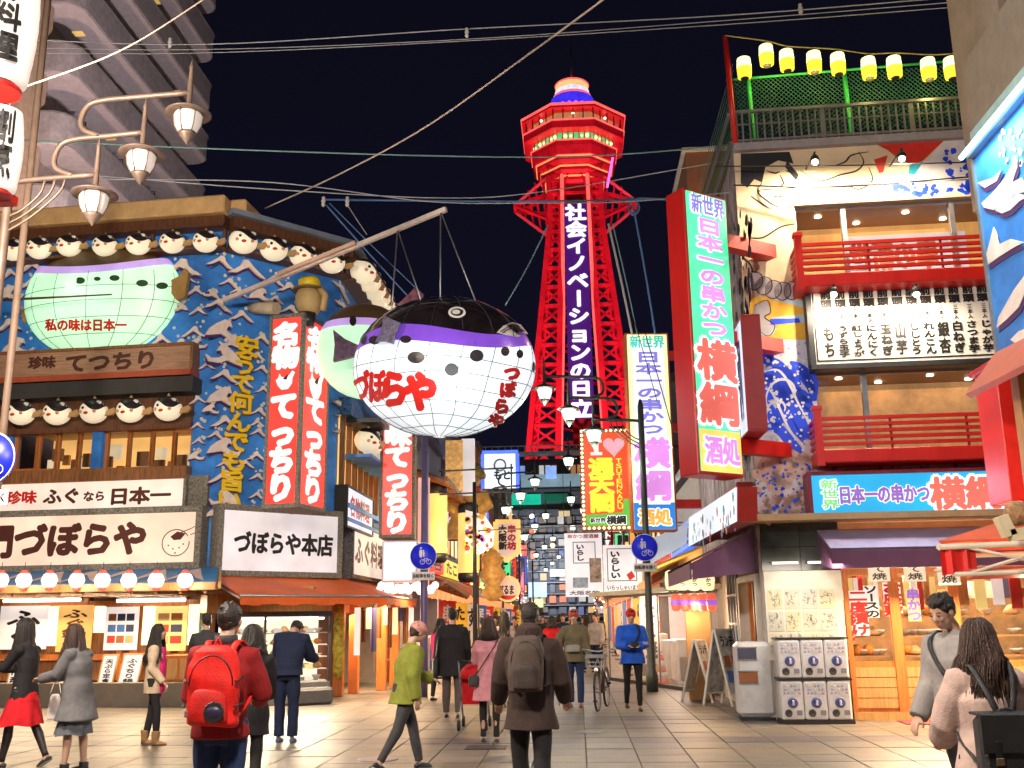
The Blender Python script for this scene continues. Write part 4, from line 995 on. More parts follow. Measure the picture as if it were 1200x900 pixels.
# shop front right of the pier (timber, glass, papers)
s0, s1 = x1p + .02, rw
part('shop_back', MB().box(s0, s1 + 1, 0, r_gf, -2.6, -2.5, FR), mat('kitchen_back', (.35, .17, .06), .6, emit=(1, .50, .18), es=.30, var=.6, scale=3), rb)
part('shop_ceiling', MB().box(s0, s1 + 1, r_gf - .1, r_gf, -2.5, -.31, FR), mat('room_ceiling_tan', (.5, .33, .16), .5), rb)
vd = FR.uv(1040, 775, -.1)[1]
kk = [s0, FR.uv(1053, 740)[0], FR.uv(1092, 740)[0] + .4, s1]
vt_ = FR.uv(1040, 672)[1]
for a, b in zip(kk[:-1], kk[1:]):
    f = part('timber_panel', MB().box(a, b, .12, vd, -.25, -.1, FR), woodo, rb)
    for j in range(4): part('plank', MB().box(a + .08, b - .08, .18 + (vd - .26) * j / 4, .18 + (vd - .26) * (j + 1) / 4 - .012, -.1, -.075 + .003 * (j % 2), FR), woodl, f)
    part('stile', MB().box(a, a + .075, .12, vt_, -.099, -.06, FR), woodo, f); part('stile', MB().box(b - .075, b, .12, vt_, -.099, -.06, FR), woodo, f)
    part('head_rail', MB().box(a, b, vt_, vt_ + .08, -.2, -.06, FR), woodo, f)
    part('pane', MB().box(a + .08, b - .08, vd, vt_, -.16, -.15, FR), gl, f)
    for j in range(6):
        u_ = a + .14 + (b - a - .3) * j / 6; part('menu_slip', MB().box(u_, u_ + (b - a) * .09, vt_ - .5 - .06 * (j % 2), vt_ - .05, -.34, -.33, FR), [wpap, ypap, woodl, redp][(j * 3 + int(a)) % 4], f)
    for j in range(4): part('stacked_tray', MB().box(a + .12 + (b - a - .2) * j / 4, a + .1 + (b - a - .2) * (j + .85) / 4, vd + .95, vd + 1.1 + .12 * (j % 3), -1.3, -.9, FR), [foodm[2], foodm[4], whitep, foodm[3]][(j + int(a * 2)) % 4], f)
    for j in range(3):
        z = vd + .05 + j * .3
        sh = part('shelf', MB().box(a + .1, b - .1, z, z + .03, -.7, -.3, FR), woodl, f)
        for q in range(5):
            o = bpy.data.objects.new('dish', random.choice((bowl, bowl2, bowl3))); C.objects.link(o); o.parent = sh; WL[o.name] = WL[rb.name]
            o.location = FR.w(a + .2 + (b - a - .4) * q / 4, z + .03, -.42) - WL[rb.name]; o.scale = (1.2, 1.2, 1.6)
part('threshold', MB().box(s0, s1, 0, .12, -.3, -.05, FR), woodl, rb)
lamp('shop_light', 'AREA', FR.w((s0 + s1) / 2, r_gf - .35, -.9), 170, (1, .74, .46), 3, sy=1.2, to=FR.w((s0 + s1) / 2, 0, -.4))
lamp('shop_light', 'AREA', FR.w((s0 + s1) / 2, zr - .35, .6), 330, (1, .72, .42), 3, sy=.5, to=FR.w((s0 + s1) / 2, 0, 1.8))
for k, (s, r, m_, bg_) in enumerate((('お座敷', (1040, 1057, 682, 722), rtext, wpap), ('ソースの', (1017, 1030, 686, 724), btext, wpap), ('二度漬け', (1001, 1017, 692, 745), rtext, wpap), ('御免', (987, 1001, 720, 752), rtext, wpap), ('串かつ', (1068, 1079, 690, 728), pur, ypap))):
    A, B, c, d = rng(FR, *r); th = thing('window_notice', ['large red lettered paper on the glass of the skewer shop', 'black lettered strip of paper left of the large red one', 'red lettered strip hanging lower on the shop glass', 'shortest red lettered paper nearest the white papered wall', 'thin purple lettered strip right of the large red paper'][k], 'notice', FR.w((A + B) / 2, c, -.13))
    part('sheet', MB().box(A, B, c, d, -.14, -.13, FR), bg_, th); text(th, FR, s, A, B, c, d, m_, -.126, True, .06, fill=.98)
lamp('awning_light', 'AREA', FR.w(.55, vp0 + .05, 1.0), 16, (1, .88, .72), 1.0, sy=.3, to=FR.w(.55, 1.0, .1))
for k in range(2): solo('awning_tube_lamp', MB().tube([FR.w(.15 + .55 * k, vp0 + .12, .12), FR.w(.55 + .55 * k, vp0 + .12, .12)], .02, 8), glow('tube_soft', (1, .9, .75), 1.8), 'small white tube lamp over the papered wall, ' + ['left one', 'right one'][k], 'tube light')
# pale hanging banners under the awning
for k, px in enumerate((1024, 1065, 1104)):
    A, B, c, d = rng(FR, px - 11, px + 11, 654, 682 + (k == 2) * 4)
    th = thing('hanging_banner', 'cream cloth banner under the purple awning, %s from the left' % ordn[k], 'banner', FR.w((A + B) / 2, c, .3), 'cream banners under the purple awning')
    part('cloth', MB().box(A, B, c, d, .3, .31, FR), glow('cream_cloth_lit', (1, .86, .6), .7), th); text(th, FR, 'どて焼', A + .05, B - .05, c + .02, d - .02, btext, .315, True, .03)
solo('door_mat', MB().box(s0 + .6, s1, 0.0, .015, .05, .6, FR, ch=.004), mat('red_mat', (.3, .05, .06), .8, var=.4, scale=8), 'thin reddish mat along the foot of the timber shop front', 'mat')
# street side of ground floor: door, frames
part('street_ground_wall', MB().box(-6.5, -2.3, 0, r_gf - .2, -.3, -.0, FT).box(-2.3, -.4, 2.25, r_gf - .2, -.3, 0, FT), mat('white_stucco', (.55, .48, .40), .7), rb)
part('door_frame', MB().box(-2.3, -2.2, 0, 2.25, -.2, .06, FT).box(-.5, -.4, 0, 2.25, -.2, .06, FT).box(-2.2, -.5, 2.15, 2.25, -.2, .06, FT), mat('white_trim', (.66, .62, .56), .5), rb)
part('door_interior', MB().box(-2.3, -.4, 0, 2.2, -1.3, -1.2, FT), glow('door_glow', (1, .42, .12), .5), rb)
for k in range(4): part('door_slat', MB().box(-2.1 + .42 * k, -2.0 + .42 * k, 0, 2.15, -.16, -.1, FT), woodd if k % 2 else woodo, rb)
A = FT.uv(845, 720)[0]
f = part('lattice_window', MB().box(-3.6, -2.5, .9, 2.5, .0, .03, FT), darkm, rb)
for k in range(4): part('bar', MB().box(-3.6 + .36 * k, -3.56 + .36 * k, .9, 2.5, .03, .06, FT), whitep, f)
for k in range(4): part('bar', MB().box(-3.6, -2.5, .9 + .52 * k, .94 + .52 * k, .03, .065, FT), whitep, f)
# slanted light box above the street awning
LBX = thing('slanted_light_box', 'triangular pale lit menu box hanging beside the red box over the street awning', 'sign', FT.w(-2, r_gf + .2, .6))
pts = [FT.uv(807, 607, .7), FT.uv(862, 571, .7), FT.uv(862, 611, .7), FT.uv(807, 640, .7)]
part('box', MB().prism(pts, .4, .68, FT), redd, LBX); part('lit_face', MB().prism(pts, .68, .70, FT), glow('pale_pattern', (.75, .85, .95), .8), LBX)
a = min(p_[0] for p_ in pts); b = max(p_[0] for p_ in pts)
mb = MB(); random.seed(2)
for _ in range(40):
    t = random.random(); z = pts[0][1] + (pts[1][1] - pts[0][1]) * t - random.uniform(.1, .6); u = pts[0][0] + (pts[1][0] - pts[0][0]) * t; r = random.uniform(.03, .09)
    mb.prism([(u + r * math.cos(q), z + r * math.sin(q)) for q in (0, 1, 2, 3, 4, 5)], .70, .703, FT, mi=random.randrange(3))
part('prints', mb, [mt_, mat('print_red', (.6, .15, .1), .5), mat('print_blue', (.2, .35, .6), .5)], LBX, stuff=True)
aY = CB.y + .3; X0, X1 = colY(860, aY, 3.8), CB.x - .02
solo('red_box', MB().wbox(X0, X1, aY - .2, aY + 1.4, atY(880, 611, aY).z, atY(880, 566, aY).z, ch=.02), redd, 'dark red steel box fixed to the corner above the purple street awning', 'box')
# =====================================================================
# PUFFERFISH LANTERNS
# =====================================================================
pw = mat('fish_cream', (.82, .74, .58), .4, emit=(1, .82, .55), es=.35); pk = mat('fish_black', (.025, .018, .02), .3)
def ell_pt(c, r, M, px, py, sc=1.0):
    """point where the view ray meets the ellipsoid (own size, own distance)"""
    d = ray(px, py); Mi = M.transposed(); o_ = Mi @ (EYE - c); d_ = Mi @ d
    o2 = Vector((o_.x / r.x, o_.y / r.y, o_.z / r.z)); d2 = Vector((d_.x / r.x, d_.y / r.y, d_.z / r.z))
    a, b, cc = d2.dot(d2), 2 * o2.dot(d2), o2.dot(o2) - 1
    D = b * b - 4 * a * cc
    t = (-b - math.sqrt(D)) / (2 * a) if D > 0 else -b / (2 * a)
    q = o2 + d2 * t; q = q.normalized() * sc
    return c + M @ Vector((q.x * r.x, q.y * r.y, q.z * r.z))
def shell(c, r, M, lo, hi, nl=48, nv=10, sc=1.0):
    """band of an ellipsoid between two latitude curves lo(phi), hi(phi) in radians"""
    vs = []; fs = []
    for i in range(nl):
        ph = 2 * PI * i / nl; a, b = lo(ph), hi(ph)
        for j in range(nv + 1):
            la = a + (b - a) * j / nv; q = Vector((r.x * math.cos(la) * math.cos(ph), r.y * math.cos(la) * math.sin(ph), r.z * math.sin(la))) * sc
            vs.append(c + M @ q)
    for i in range(nl):
        for j in range(nv): fs.append((i * (nv + 1) + j, ((i + 1) % nl) * (nv + 1) + j, ((i + 1) % nl) * (nv + 1) + j + 1, i * (nv + 1) + j + 1))
    return MB().add(vs, fs, 0, True)
# small face lanterns; built facing -y, 0.5 m across
fl = thing('face_lantern', 'x', 'lantern', (0, 0, 0), 'round pufferfish face lanterns on the blue restaurant')
Z0 = Vector((0, 0, 0)); I3 = Matrix.Identity(3); er = Vector((.27, .24, .235))
part('head', MB().ball(Z0, er, 20, 12), pw, fl)
part('cap', shell(Z0, er, Matrix.Rotation(R(16), 3, 'Y') @ Matrix.Rotation(R(20), 3, 'X'), lambda p: .52 + .14 * math.cos(p * 3), lambda p: PI / 2 - .01, 24, 6, 1.035), pk, fl)
def spot_on(p, r, m, nm, sc=1.03, asp=1):
    q = Vector((p[0], 0, p[1])); y = -math.sqrt(max(0, 1 - (p[0] / er.x) ** 2 - (p[1] / er.z) ** 2)) * er.y; nrm = Vector((p[0] / er.x ** 2, y / er.y ** 2, p[1] / er.z ** 2)).normalized()
    return MB().lathe([(r, -.01), (r * .9, .012), (0, .018)], (p[0], y, p[1]), 10, axis=nrm, sx=1, sy=asp)
for x in (-.1, .09): part('eye', spot_on((x, .03), .03, pk, 'eye'), pk, fl)
part('mouth', spot_on((-.03, -.07), .05, rtext, 'm', asp=.6), mat('lips_red', (.75, .05, .03), .4), fl)
for x in (-.15, .13): part('cheek', spot_on((x, -.04), .035, rtext, 'c'), mat('cheek_pink', (.8, .35, .25), .5), fl)
part('headband_knot', MB().ball((.15, -.12, .14), (.07, .03, .045), 8, 6), whitep, fl)
part('tail', MB().prism([(.2, -.03), (.42, .05), (.46, -.02), (.4, -.09), (.22, -.1)], -.03, .03), mat('tail_tan', (.5, .3, .12), .5), fl)
part('top_fin', MB().prism([(-.05, .22), (0, .3), (.06, .22)], -.02, .02), mat('tail_tan', (.5, .3, .12), .5), fl)
row1 = [(15, 293), (46, 291), (81, 288), (123, 288), (162, 286), (202, 284), (241, 283)]
first = True
def put_face(q, th, lab, sc=1.0):
    global first
    if first: fl.location = q; fl.rotation_euler = (0, 0, R(th)); fl['label'] = lab; fl.scale = (sc,) * 3; first = False
    else: dup(fl, q, R(th), lab, sc)
for k, (px, py) in enumerate(row1):
    u, v = FL.uv(px, py, .5); put_face(FL.w(u, v, .5), FL.th, 'pufferfish face lantern under the eaves, %s from the left edge' % ordn[k], 1.0)
for k, (px, py) in enumerate([(285, 283), (321, 292), (355, 300), (389, 307)]):
    u, v = FC.uv(px, py, .5)
    put_face(FC.w(u, v, .5), FC.th - 15, ['white lettered pufferfish lantern at the building corner under the eaves', 'second pufferfish lantern under the eaves of the chamfered wall', 'pufferfish lantern under the eaves just left of the wooden beam', 'last pufferfish lantern before the eaves turn into the street'][k], 1.12)
for k, (px, py) in enumerate([(25, 484), (67, 484), (110, 482), (153, 481), (197, 479)]):
    u, v = FL.uv(px, py, .35); put_face(FL.w(u, v, .35), FL.th, 'pufferfish face lantern above the upstairs windows, %s from the left' % ordn[k], 1.08)
for k in range(8):
    u = .15 + k * .62; put_face(FS.w(u, (va + vb) / 2 - .05, .5), 62, 'pufferfish lantern in the upper row along the street eaves, %s from the corner' % ordn[k], 1.25)
ev = FS.uv(420, 505, .6)[1]
part('side_eave', MB().box(.3, 3.6, ev + .35, ev + .45, 0, .95, FS), darkm, lb); part('side_shelf', MB().box(.3, 3.6, ev - .45, ev - .38, 0, .75, FS), bluep, lb)
for k in range(4): put_face(FS.w(.75 + k * .7, ev, .55), 55, 'pufferfish lantern in the lower row on the street wall, %s from the corner' % ordn[k], 1.2)
# tooth panel beside the lower row
part('side_ornament', MB().box(.1, 3.2, ev + .5, ev + .9, .0, .3, FS), mat('ornament_blue', (.08, .2, .5), .5, var=.8, scale=14), lb)

# ---- glowing half-fish on the wall
A, B, c, d = rng(FL, 36, 207, 308, 416)
wf = thing('wall_fish_lantern', 'glowing green-white pufferfish lantern on the blue wall with red characters', 'lantern', FL.w((A + B) / 2, c, .2))
cu_, cv_ = (A + B) / 2, c + (d - c) * .60; rx, rz = (B - A) / 2, (d - c) * .6
Mw = Matrix.Rotation(R(FL.th), 3, 'Z'); cw_ = FL.w(cu_, cv_, .02); rr_ = Vector((rx, .62, rz))
glo = mat('green_lantern_skin', (.5, .7, .5), .4, emit=(.52, .95, .60), es=.62, var=.05)
top = lambda p: .38 + .10 * math.cos(2 * p)
part('belly', shell(cw_, rr_, Mw, lambda p: -PI / 2 + .01, lambda p: top(p), 56, 12), glo, wf)
part('purple_band', shell(cw_, rr_, Mw, lambda p: top(p) - .02, lambda p: top(p) + .11, 56, 3, 1.004), mat('violet_skin', (.5, .32, .7), .4, emit=(.6, .4, .95), es=.4), wf)
part('brown_back', shell(cw_, Vector((rx, .62, rz * .82)), Mw, lambda p: top(p) + .09, lambda p: PI / 2 - .01, 56, 5, 1.02), mat('fish_brown', (.12, .07, .03), .4), wf)
mb = MB()
for k in range(7):
    ph = PI + PI * (k + .5) / 7
    mb.tube([cw_ + Mw @ Vector((rr_.x * math.cos(l) * math.cos(ph), rr_.y * math.cos(l) * math.sin(ph), rr_.z * math.sin(l))) * 1.004 for l in np.linspace(-1.5, .3, 12)], .008, 3, sm=False)
for l in (-1.1, -.75, -.45, -.18, .05): mb.tube([cw_ + Mw @ Vector((rr_.x * math.cos(l) * math.cos(ph), rr_.y * math.cos(l) * math.sin(ph), rr_.z * math.sin(l))) * 1.004 for ph in np.linspace(PI, 2 * PI, 24)], .008, 3, sm=False)
part('wire_ribs', mb, mat('rib_wire', (.10, .14, .1), .5), wf, stuff=True)
def on_fish(mbx, fn_c, fn_r, fn_M, cx, cy, rx_, ry_, sc=1.012, k=14):
    pts = [ell_pt(fn_c, fn_r, fn_M, cx + rx_ * math.cos(t), cy + ry_ * math.sin(t), sc) for t in np.linspace(0, 2 * PI, k, endpoint=False)]
    ctr = ell_pt(fn_c, fn_r, fn_M, cx, cy, sc); n = len(pts)
    mbx.add([ctr] + pts, [(0, 1 + i, 1 + (i + 1) % n) for i in range(n)]); return mbx
grs = mat('dark_green_spot', (.02, .07, .02), .5)
for (x, y, a, b) in ((94, 329, 6, 4), (114, 327, 4, 2.5), (134, 326, 6, 3.5), (166, 332, 7, 4), (189, 335, 7, 4)): part('spot', on_fish(MB(), cw_, rr_, Mw, x, y, a, b), grs, wf)
def fish_text(parent, c, r, M, s, x0, x1, y0, y1, m_, bold, vertical=False, base=1.015, name='lettering', shear=0):
    fn = lambda u, v, n: ell_pt(c, r, M, u + shear * (v + y1), -v, base + n)
    return part(name, put_text(MB(), fn, s, x0, x1, -y1, -y0, vertical, bold, 0, .0006), m_, parent)
fish_text(wf, cw_, rr_, Mw, '私の味は日本一', 54, 148, 373, 388, rtext, .05)
tl = MB().prism([FL.uv(204, 333), FL.uv(214, 328), FL.uv(222, 318), FL.uv(226, 324), FL.uv(222, 352), FL.uv(212, 355), FL.uv(206, 347)], .1, .22, FL)
part('tail_fin', tl, mat('tail_gold', (.5, .28, .08), .5, bump=.4), wf); part('side_fin', MB().prism([FL.uv(96, 337), FL.uv(109, 335), FL.uv(108, 356), FL.uv(96, 356)], .58, .64, FL), glo, wf)
part('mouth', MB().prism([FL.uv(28, 360), FL.uv(38, 364), FL.uv(36, 374), FL.uv(30, 379)], .02, .12, FL), mat('tail_gold', (.5, .28, .08), .5), wf)
q = FL.w(cu_, cv_ - .3, 1.3); lamp('fish_glow', 'POINT', q, 14, (.6, 1, .7), .4)
a = atY(-8, 352, 18.9); b = atY(131, 345, 18.9)
solo('bamboo_rod', MB().tube([a, b], [.03, .016], 7), mat('rod_wood', (.15, .08, .03), .5), 'long thin fishing rod reaching across the green wall pufferfish', 'rod')

# ---- big hanging pufferfish
FCn = atY(520, 431, 17.6)
fr3 = Vector((1.72, 1.40, 1.27)); Mf = Matrix.Rotation(R(-22), 3, 'Z') @ Matrix.Rotation(R(4), 3, 'Y')
bf = thing('hanging_pufferfish', 'giant white and black pufferfish lantern hanging over the street with red characters', 'lantern', FCn - Vector((0, 0, 1.3)))
bel = mat('fish_belly', (.62, .70, .74), .35, emit=(.82, .93, 1.0), es=.62, var=.10, scale=1.2, coat=.2, bump=.25, bscale=2.2)
cut = lambda p: .10 + .10 * math.sin(p * 1.0 + 2.2) + .12 * math.sin(2 * p + .6) + .05 * math.sin(3 * p)
part('belly', shell(FCn, fr3, Mf, lambda p: -PI / 2 + .01, lambda p: cut(p) + .04, 96, 20), bel, bf)
part('violet_band', shell(FCn, fr3, Mf, lambda p: cut(p), lambda p: cut(p) + .24 + .03 * math.sin(3 * p), 96, 4, 1.004), mat('fish_violet', (.16, .05, .50), .3, emit=(.30, .12, .85), es=.28, coat=.4), bf)
part('back', shell(FCn, fr3, Mf, lambda p: cut(p) + .22 + .03 * math.sin(3 * p), lambda p: PI / 2 - .01, 96, 10, 1.008), mat('fish_back', (.014, .010, .012), .10, var=.5, scale=3, coat=.6, bump=.25, bscale=5), bf)
mb = MB()
def epos(ph, la, sc): return FCn + Mf @ Vector((fr3.x * math.cos(la) * math.cos(ph), fr3.y * math.cos(la) * math.sin(ph), fr3.z * math.sin(la))) * sc
for k in range(18):
    ph = 2 * PI * k / 18 + .1; mb.tube([epos(ph + .03 * math.sin(l * 5), l, 1.004) for l in np.linspace(-1.5, cut(ph), 14)], .0065, 3, sm=False)
    mb.tube([epos(ph, l, 1.013) for l in np.linspace(cut(ph) + .24, 1.5, 8)], .007, 3, sm=False)
for l in (-1.15, -.92, -.70, -.5, -.3, -.1): mb.tube([epos(ph, min(l + .02 * math.sin(4 * ph), cut(ph)), 1.004) for ph in np.linspace(0, 2 * PI, 60)], .0065, 3, sm=False)
part('wire_ribs', mb, mat('rib_wire_dark', (.03, .04, .05), .5), bf, stuff=True)
for (x, y, a, b) in ((427, 397, 4, 7), (440, 399, 7, 5), (476, 398, 6.5, 4.5), (488, 419, 10, 7), (529, 433, 8, 7.5), (558, 417, 8, 7), (591, 412, 5, 5.5), (608, 415, 4, 5), (624, 430, 2, 6)): part('spot', on_fish(MB(), FCn, fr3, Mf, x, y, a, b, 1.014), pk, bf)
part('eye', on_fish(MB(), FCn, fr3, Mf, 535, 368, 10, 6.5, 1.03, 20), whitep, bf); part('eye_ring', on_fish(MB(), FCn, fr3, Mf, 535, 368, 7, 4.3, 1.034, 20), pk, bf); part('pupil', on_fish(MB(), FCn, fr3, Mf, 534, 368, 4.6, 2.6, 1.038, 16), whitep, bf)
def patch(pts, sc): return MB().add([ell_pt(FCn, fr3, Mf, x, y, sc) for x, y in pts], [tuple(range(len(pts)))])
part('mouth', patch([(580, 391), (588, 383), (598, 379), (608, 382), (617, 392), (604, 396), (592, 394)], 1.03), whitep, bf)
for q in ([(584, 390), (597, 382), (612, 390)], [(588, 390), (598, 385), (608, 391)], [(597, 381), (599, 395)], [(586, 391), (613, 393)]):
    part('mouth_line', MB().tube([ell_pt(FCn, fr3, Mf, x, y, 1.036) for x, y in q], .009, 4), pk, bf)
f1 = [(442, 402), (449, 388), (452, 371), (461, 376), (471, 380), (466, 392), (463, 404), (452, 401)]
o3 = [ell_pt(FCn, fr3, Mf, x, y, 1.02) for x, y in f1]; nn = (EYE - FCn).normalized() * .22
part('pectoral_fin', MB().add(o3 + [p_ + nn for p_ in o3], [tuple(range(8)), tuple(range(8, 16))] + [(i, (i + 1) % 8, 8 + (i + 1) % 8, 8 + i) for i in range(8)]), mat('fin_grey', (.17, .15, .24), .5, var=.5, scale=14, bump=.6), bf)
fn_ = lambda pts, Y, th_: MB().prism([Fr((0, Y, 0), 0).uv(x, y) for x, y in pts], -th_, th_, Fr((0, Y, 0), 0))
part('back_fin', fn_([(466, 358), (480, 345), (487, 337), (497, 346), (492, 356)], 18.0, .05), mat('fin_maroon', (.22, .06, .10), .4, var=.4, scale=12), bf)
part('tail_fin', fn_([(420, 405), (405, 398), (391, 387), (393, 405), (391, 424), (408, 420), (422, 416)], 18.5, .06), mat('fin_maroon_tail', (.16, .08, .16), .4, var=.5, scale=12), bf)
fish_text(bf, FCn, fr3, Mf, 'づぼ', 416, 452, 432, 474, rtext, .085, base=1.016, name='lettering')
fish_text(bf, FCn, fr3, Mf, 'ら', 446, 479, 433, 479, rtext, .085, base=1.016)
fish_text(bf, FCn, fr3, Mf, 'や', 474, 512, 435, 483, rtext, .085, base=1.016)
for s_, x_, y_ in (('つ', 599, 437), ('ぼ', 594, 456), ('ら', 587, 475), ('や', 581, 492)): fish_text(bf, FCn, fr3, Mf, s_, x_ - 10, x_ + 9, y_ - 9, y_ + 10, rtext, .085, base=1.018)
lamp('fish_inner_glow', 'POINT', FCn - Vector((-.3, 1.8, .8)), 35, (.85, .95, 1), .5)
# greenish fish behind it
C2 = atY(428, 412, 19.9); r2 = Vector((1.0, .8, 1.0)); M2 = Matrix.Rotation(R(20), 3, 'Z')
gf_ = thing('hanging_pufferfish', 'greenish pufferfish lantern half hidden behind the giant white one', 'lantern', C2 - Vector((0, 0, 1)))
part('belly', shell(C2, r2, M2, lambda p: -PI / 2 + .01, lambda p: .38, 40, 10), glo, gf_); part('back', shell(C2, r2, M2, lambda p: .55, lambda p: PI / 2 - .01, 40, 5, 1.01), mat('fish_brown', (.12, .07, .03), .4), gf_)
part('violet_band', shell(C2, r2, M2, lambda p: .36, lambda p: .57, 40, 3, 1.005), mat('violet_skin', (.35, .2, .6), .4), gf_)
part('eye', on_fish(MB(), C2, r2, M2, 414, 377, 4, 6, 1.03), pk, gf_)
# beam, strut, chains
ba = FC.uv(262, 352, .5); b0 = FC.w(ba[0], ba[1], .5); b1 = atY(523, 245, 17.6)
bt = thing('lantern_beam', 'long pale wooden beam leaning out from the corner to carry the hanging pufferfish', 'beam', b0)
part('beam_shaft', MB().beam(b0, b1, .085), mat('weathered_beam', (.66, .54, .48), .6, var=.2, bump=.3), bt); mid = b0.lerp(b1, .27)
part('splint', MB().beam(mid + Vector((0, -.11, .03)), b0.lerp(b1, .62) + Vector((0, -.09, .03)), .075), mat('weathered_beam_b', (.70, .46, .34), .6, var=.2), bt)
w0 = FC.uv(300, 362, 0); part('bracket_drum', MB().tube([FC.w(w0[0] - .1, w0[1], 0), FC.w(w0[0] + .1, w0[1] - .15, .75)], .13, 12), cream, bt)
def chain(a, b, r=.012, nm='chain', sag=0):
    a = Vector(a); b = Vector(b); return MB().tube([a.lerp(b, t) - Vector((0, 0, sag * 4 * t * (1 - t))) for t in np.linspace(0, 1, 9 if sag else 2)], r, 5)
for k, (s_, e_) in enumerate((((517, 249), (516, 345)), ((517, 249), (559, 345)), ((470, 268), (446, 345)), ((470, 268), (492, 344)))):
    t_ = (s_[0] - 262) / 261; top_ = b0.lerp(b1, t_); 
    bot_ = ell_pt(FCn, fr3, Mf, e_[0], e_[1] + 4, 1.0)
    solo('chain', chain(top_, bot_, .014), steel, 'chain from the beam to the giant pufferfish, ' + ['upright one under the beam tip', 'slanting right under the beam tip', 'slanting left in the middle of the beam', 'slanting right in the middle of the beam'][k], 'chain')
# ---- the pair of red lantern signs at the corner + yellow capped figure
def red_lantern(px0, pxm, px1, pyt, pyb, Y, th0, lab, txt, mark):
    a = atY(pxm, pyt, Y)
    FA = Fr((a.x, a.y, 0), th0); FB = Fr((a.x, a.y, 0), th0 + 90)
    wa = -FA.uv(px0, (pyt + pyb) / 2)[0] + FA.uv(pxm, (pyt + pyb) / 2)[0]; wb = FB.uv(px1, (pyt + pyb) / 2)[0] - FB.uv(pxm, (pyt + pyb) / 2)[0] if px1 else wa
    zt_ = a.z; zb = atY(pxm, pyb, Y).z
    th = thing('vertical_lantern_sign', lab, 'sign', Vector((a.x, a.y, zb)) + FA.u * (-wa / 2) + FB.u * (wb / 2))
    redf = mat('red_lit_panel', (.75, .03, .02), .4, emit=(1, .055, .04), es=.80, var=.12, scale=1)
    part('frame', MB().box(-wa, -.05, zb, zt_, -wb, -.05, FA, ch=.01), stone_fr, th)
    t = .07
    for F_, a_, b_ in ((FA, -wa, 0), (FB, 0, wb)):
        if F_ is FB and not px1: continue
        fp = part('lit_panel', MB().box(a_ + t, b_ - t, zb + t * 1.2, zt_ - t * 1.2, -.06, .0 - .005, F_), redf, th)
        part('frame_strip', MB().box(a_, b_, zb, zb + t * 1.2, -.03, .015, F_).box(a_, b_, zt_ - t * 1.2, zt_, -.03, .015, F_).box(a_, a_ + t, zb + t * 1.2, zt_ - t * 1.2, -.03, .014, F_).box(b_ - t, b_, zb + t * 1.2, zt_ - t * 1.2, -.03, .014, F_), stone_fr, th)
        w_ = b_ - a_; H_ = zt_ - zb
        for s, ta, tb in txt: text(th, F_, s, a_ + w_ * .15, b_ - w_ * .15, zt_ - H_ * tb, zt_ - H_ * ta, wtext, .002, True, .085, fill=1.0, dn=.001)
        if mark:
            cu2, cv2 = (a_ + b_) / 2, zt_ - H_ * mark; r_ = w_ * .26
            part('fish_mark', MB().prism([(cu2 + r_ * x, cv2 + r_ * y) for x, y in ((-1, .15), (-.75, .3), (-.6, .8), (-.4, .45), (.1, .35), (.5, .6), (.8, 1.0), (1.1, .8), (.85, .3), (.8, -.3), (.4, -.85), (-.3, -.9), (-.75, -.45))], .0, .004, F_), wtext, th)
            part('fish_mark_back', MB().prism([(cu2 + r_ * x, cv2 + r_ * y) for x, y in ((-.25, .2), (.1, .5), (.45, .75), (.2, .1))], .004, .007, F_), btext, th)
    return th
red_lantern(316, 357, 388, 366, 594, 19.3, -12, 'pair of tall red lit panels with white characters meeting at the restaurant corner', [('名物', .05, .29), ('てっちり', .42, .97)], .355)
red_lantern(446, 487, None, 470, 630, 23.4, 2, 'red lit panel with white characters hanging farther down beside the blue pole', [('珍味てっちり', .02, .97)], None)
cp = atY(362, 350, 19.5)
cf = thing('capped_barrel', 'small tan barrel with a bright yellow cap standing above the red corner panels', 'ornament', cp - Vector((0, 0, .3)))
part('barrel', MB().lathe([(.2, -.32), (.27, -.15), (.28, .05), (.22, .18), (0, .2)], cp, 18), mat('tan_barrel', (.55, .38, .16), .5, bump=.3), cf); part('brim', MB().lathe([(.34, .16), (.34, .2), (.2, .22), (0, .22)], cp, 18), mat('brim_brown', (.2, .12, .04), .5), cf)
part('cap', MB().lathe([(.22, .2), (.23, .36), (.18, .44), (0, .47)], cp, 18), mat('yellow_cap', (.85, .62, .02), .4), cf); part('arm', MB().tube([cp + Vector((.24, -.1, .2)), cp + Vector((.38, -.15, 0)), cp + Vector((.33, -.12, -.3))], .07, 8), mat('tan_barrel', (.55, .38, .16), .5), cf)
part('base', MB().lathe([(.12, -.62), (.16, -.32), (0, -.31)], cp, 12), darkm, cf)
# white lit box below the third red panel
a = atY(448, 634, 23.2); b = atY(489, 682, 23.2)
wbx = thing('blank_light_box', 'blank white lit box under the red panel beside the blue pole', 'sign', ((a.x + b.x) / 2, 23.2, b.z))
part('box', MB().wbox(a.x, b.x, 23.2, 23.6, b.z, a.z, ch=.02), whitep, wbx); part('lit_face', MB().wbox(a.x + .04, b.x - .04, 23.185, 23.2, b.z + .04, a.z - .04), glow('blank_face', (.95, .9, 1), .85), wbx)
mb = MB(); random.seed(9)
for k in range(26):
    px = 445 + k * 2.6; q = atY(px, 690 + random.uniform(-5, 5), 23.4); mb.ball(q, random.uniform(.06, .11), 8, 5)
solo('blossom_light_string', mb, glow('blossom_glow', (1, .8, .78), 2.0), 'string of pale blossom lights under the blank white box', 'light string')['kind'] = 'stuff'
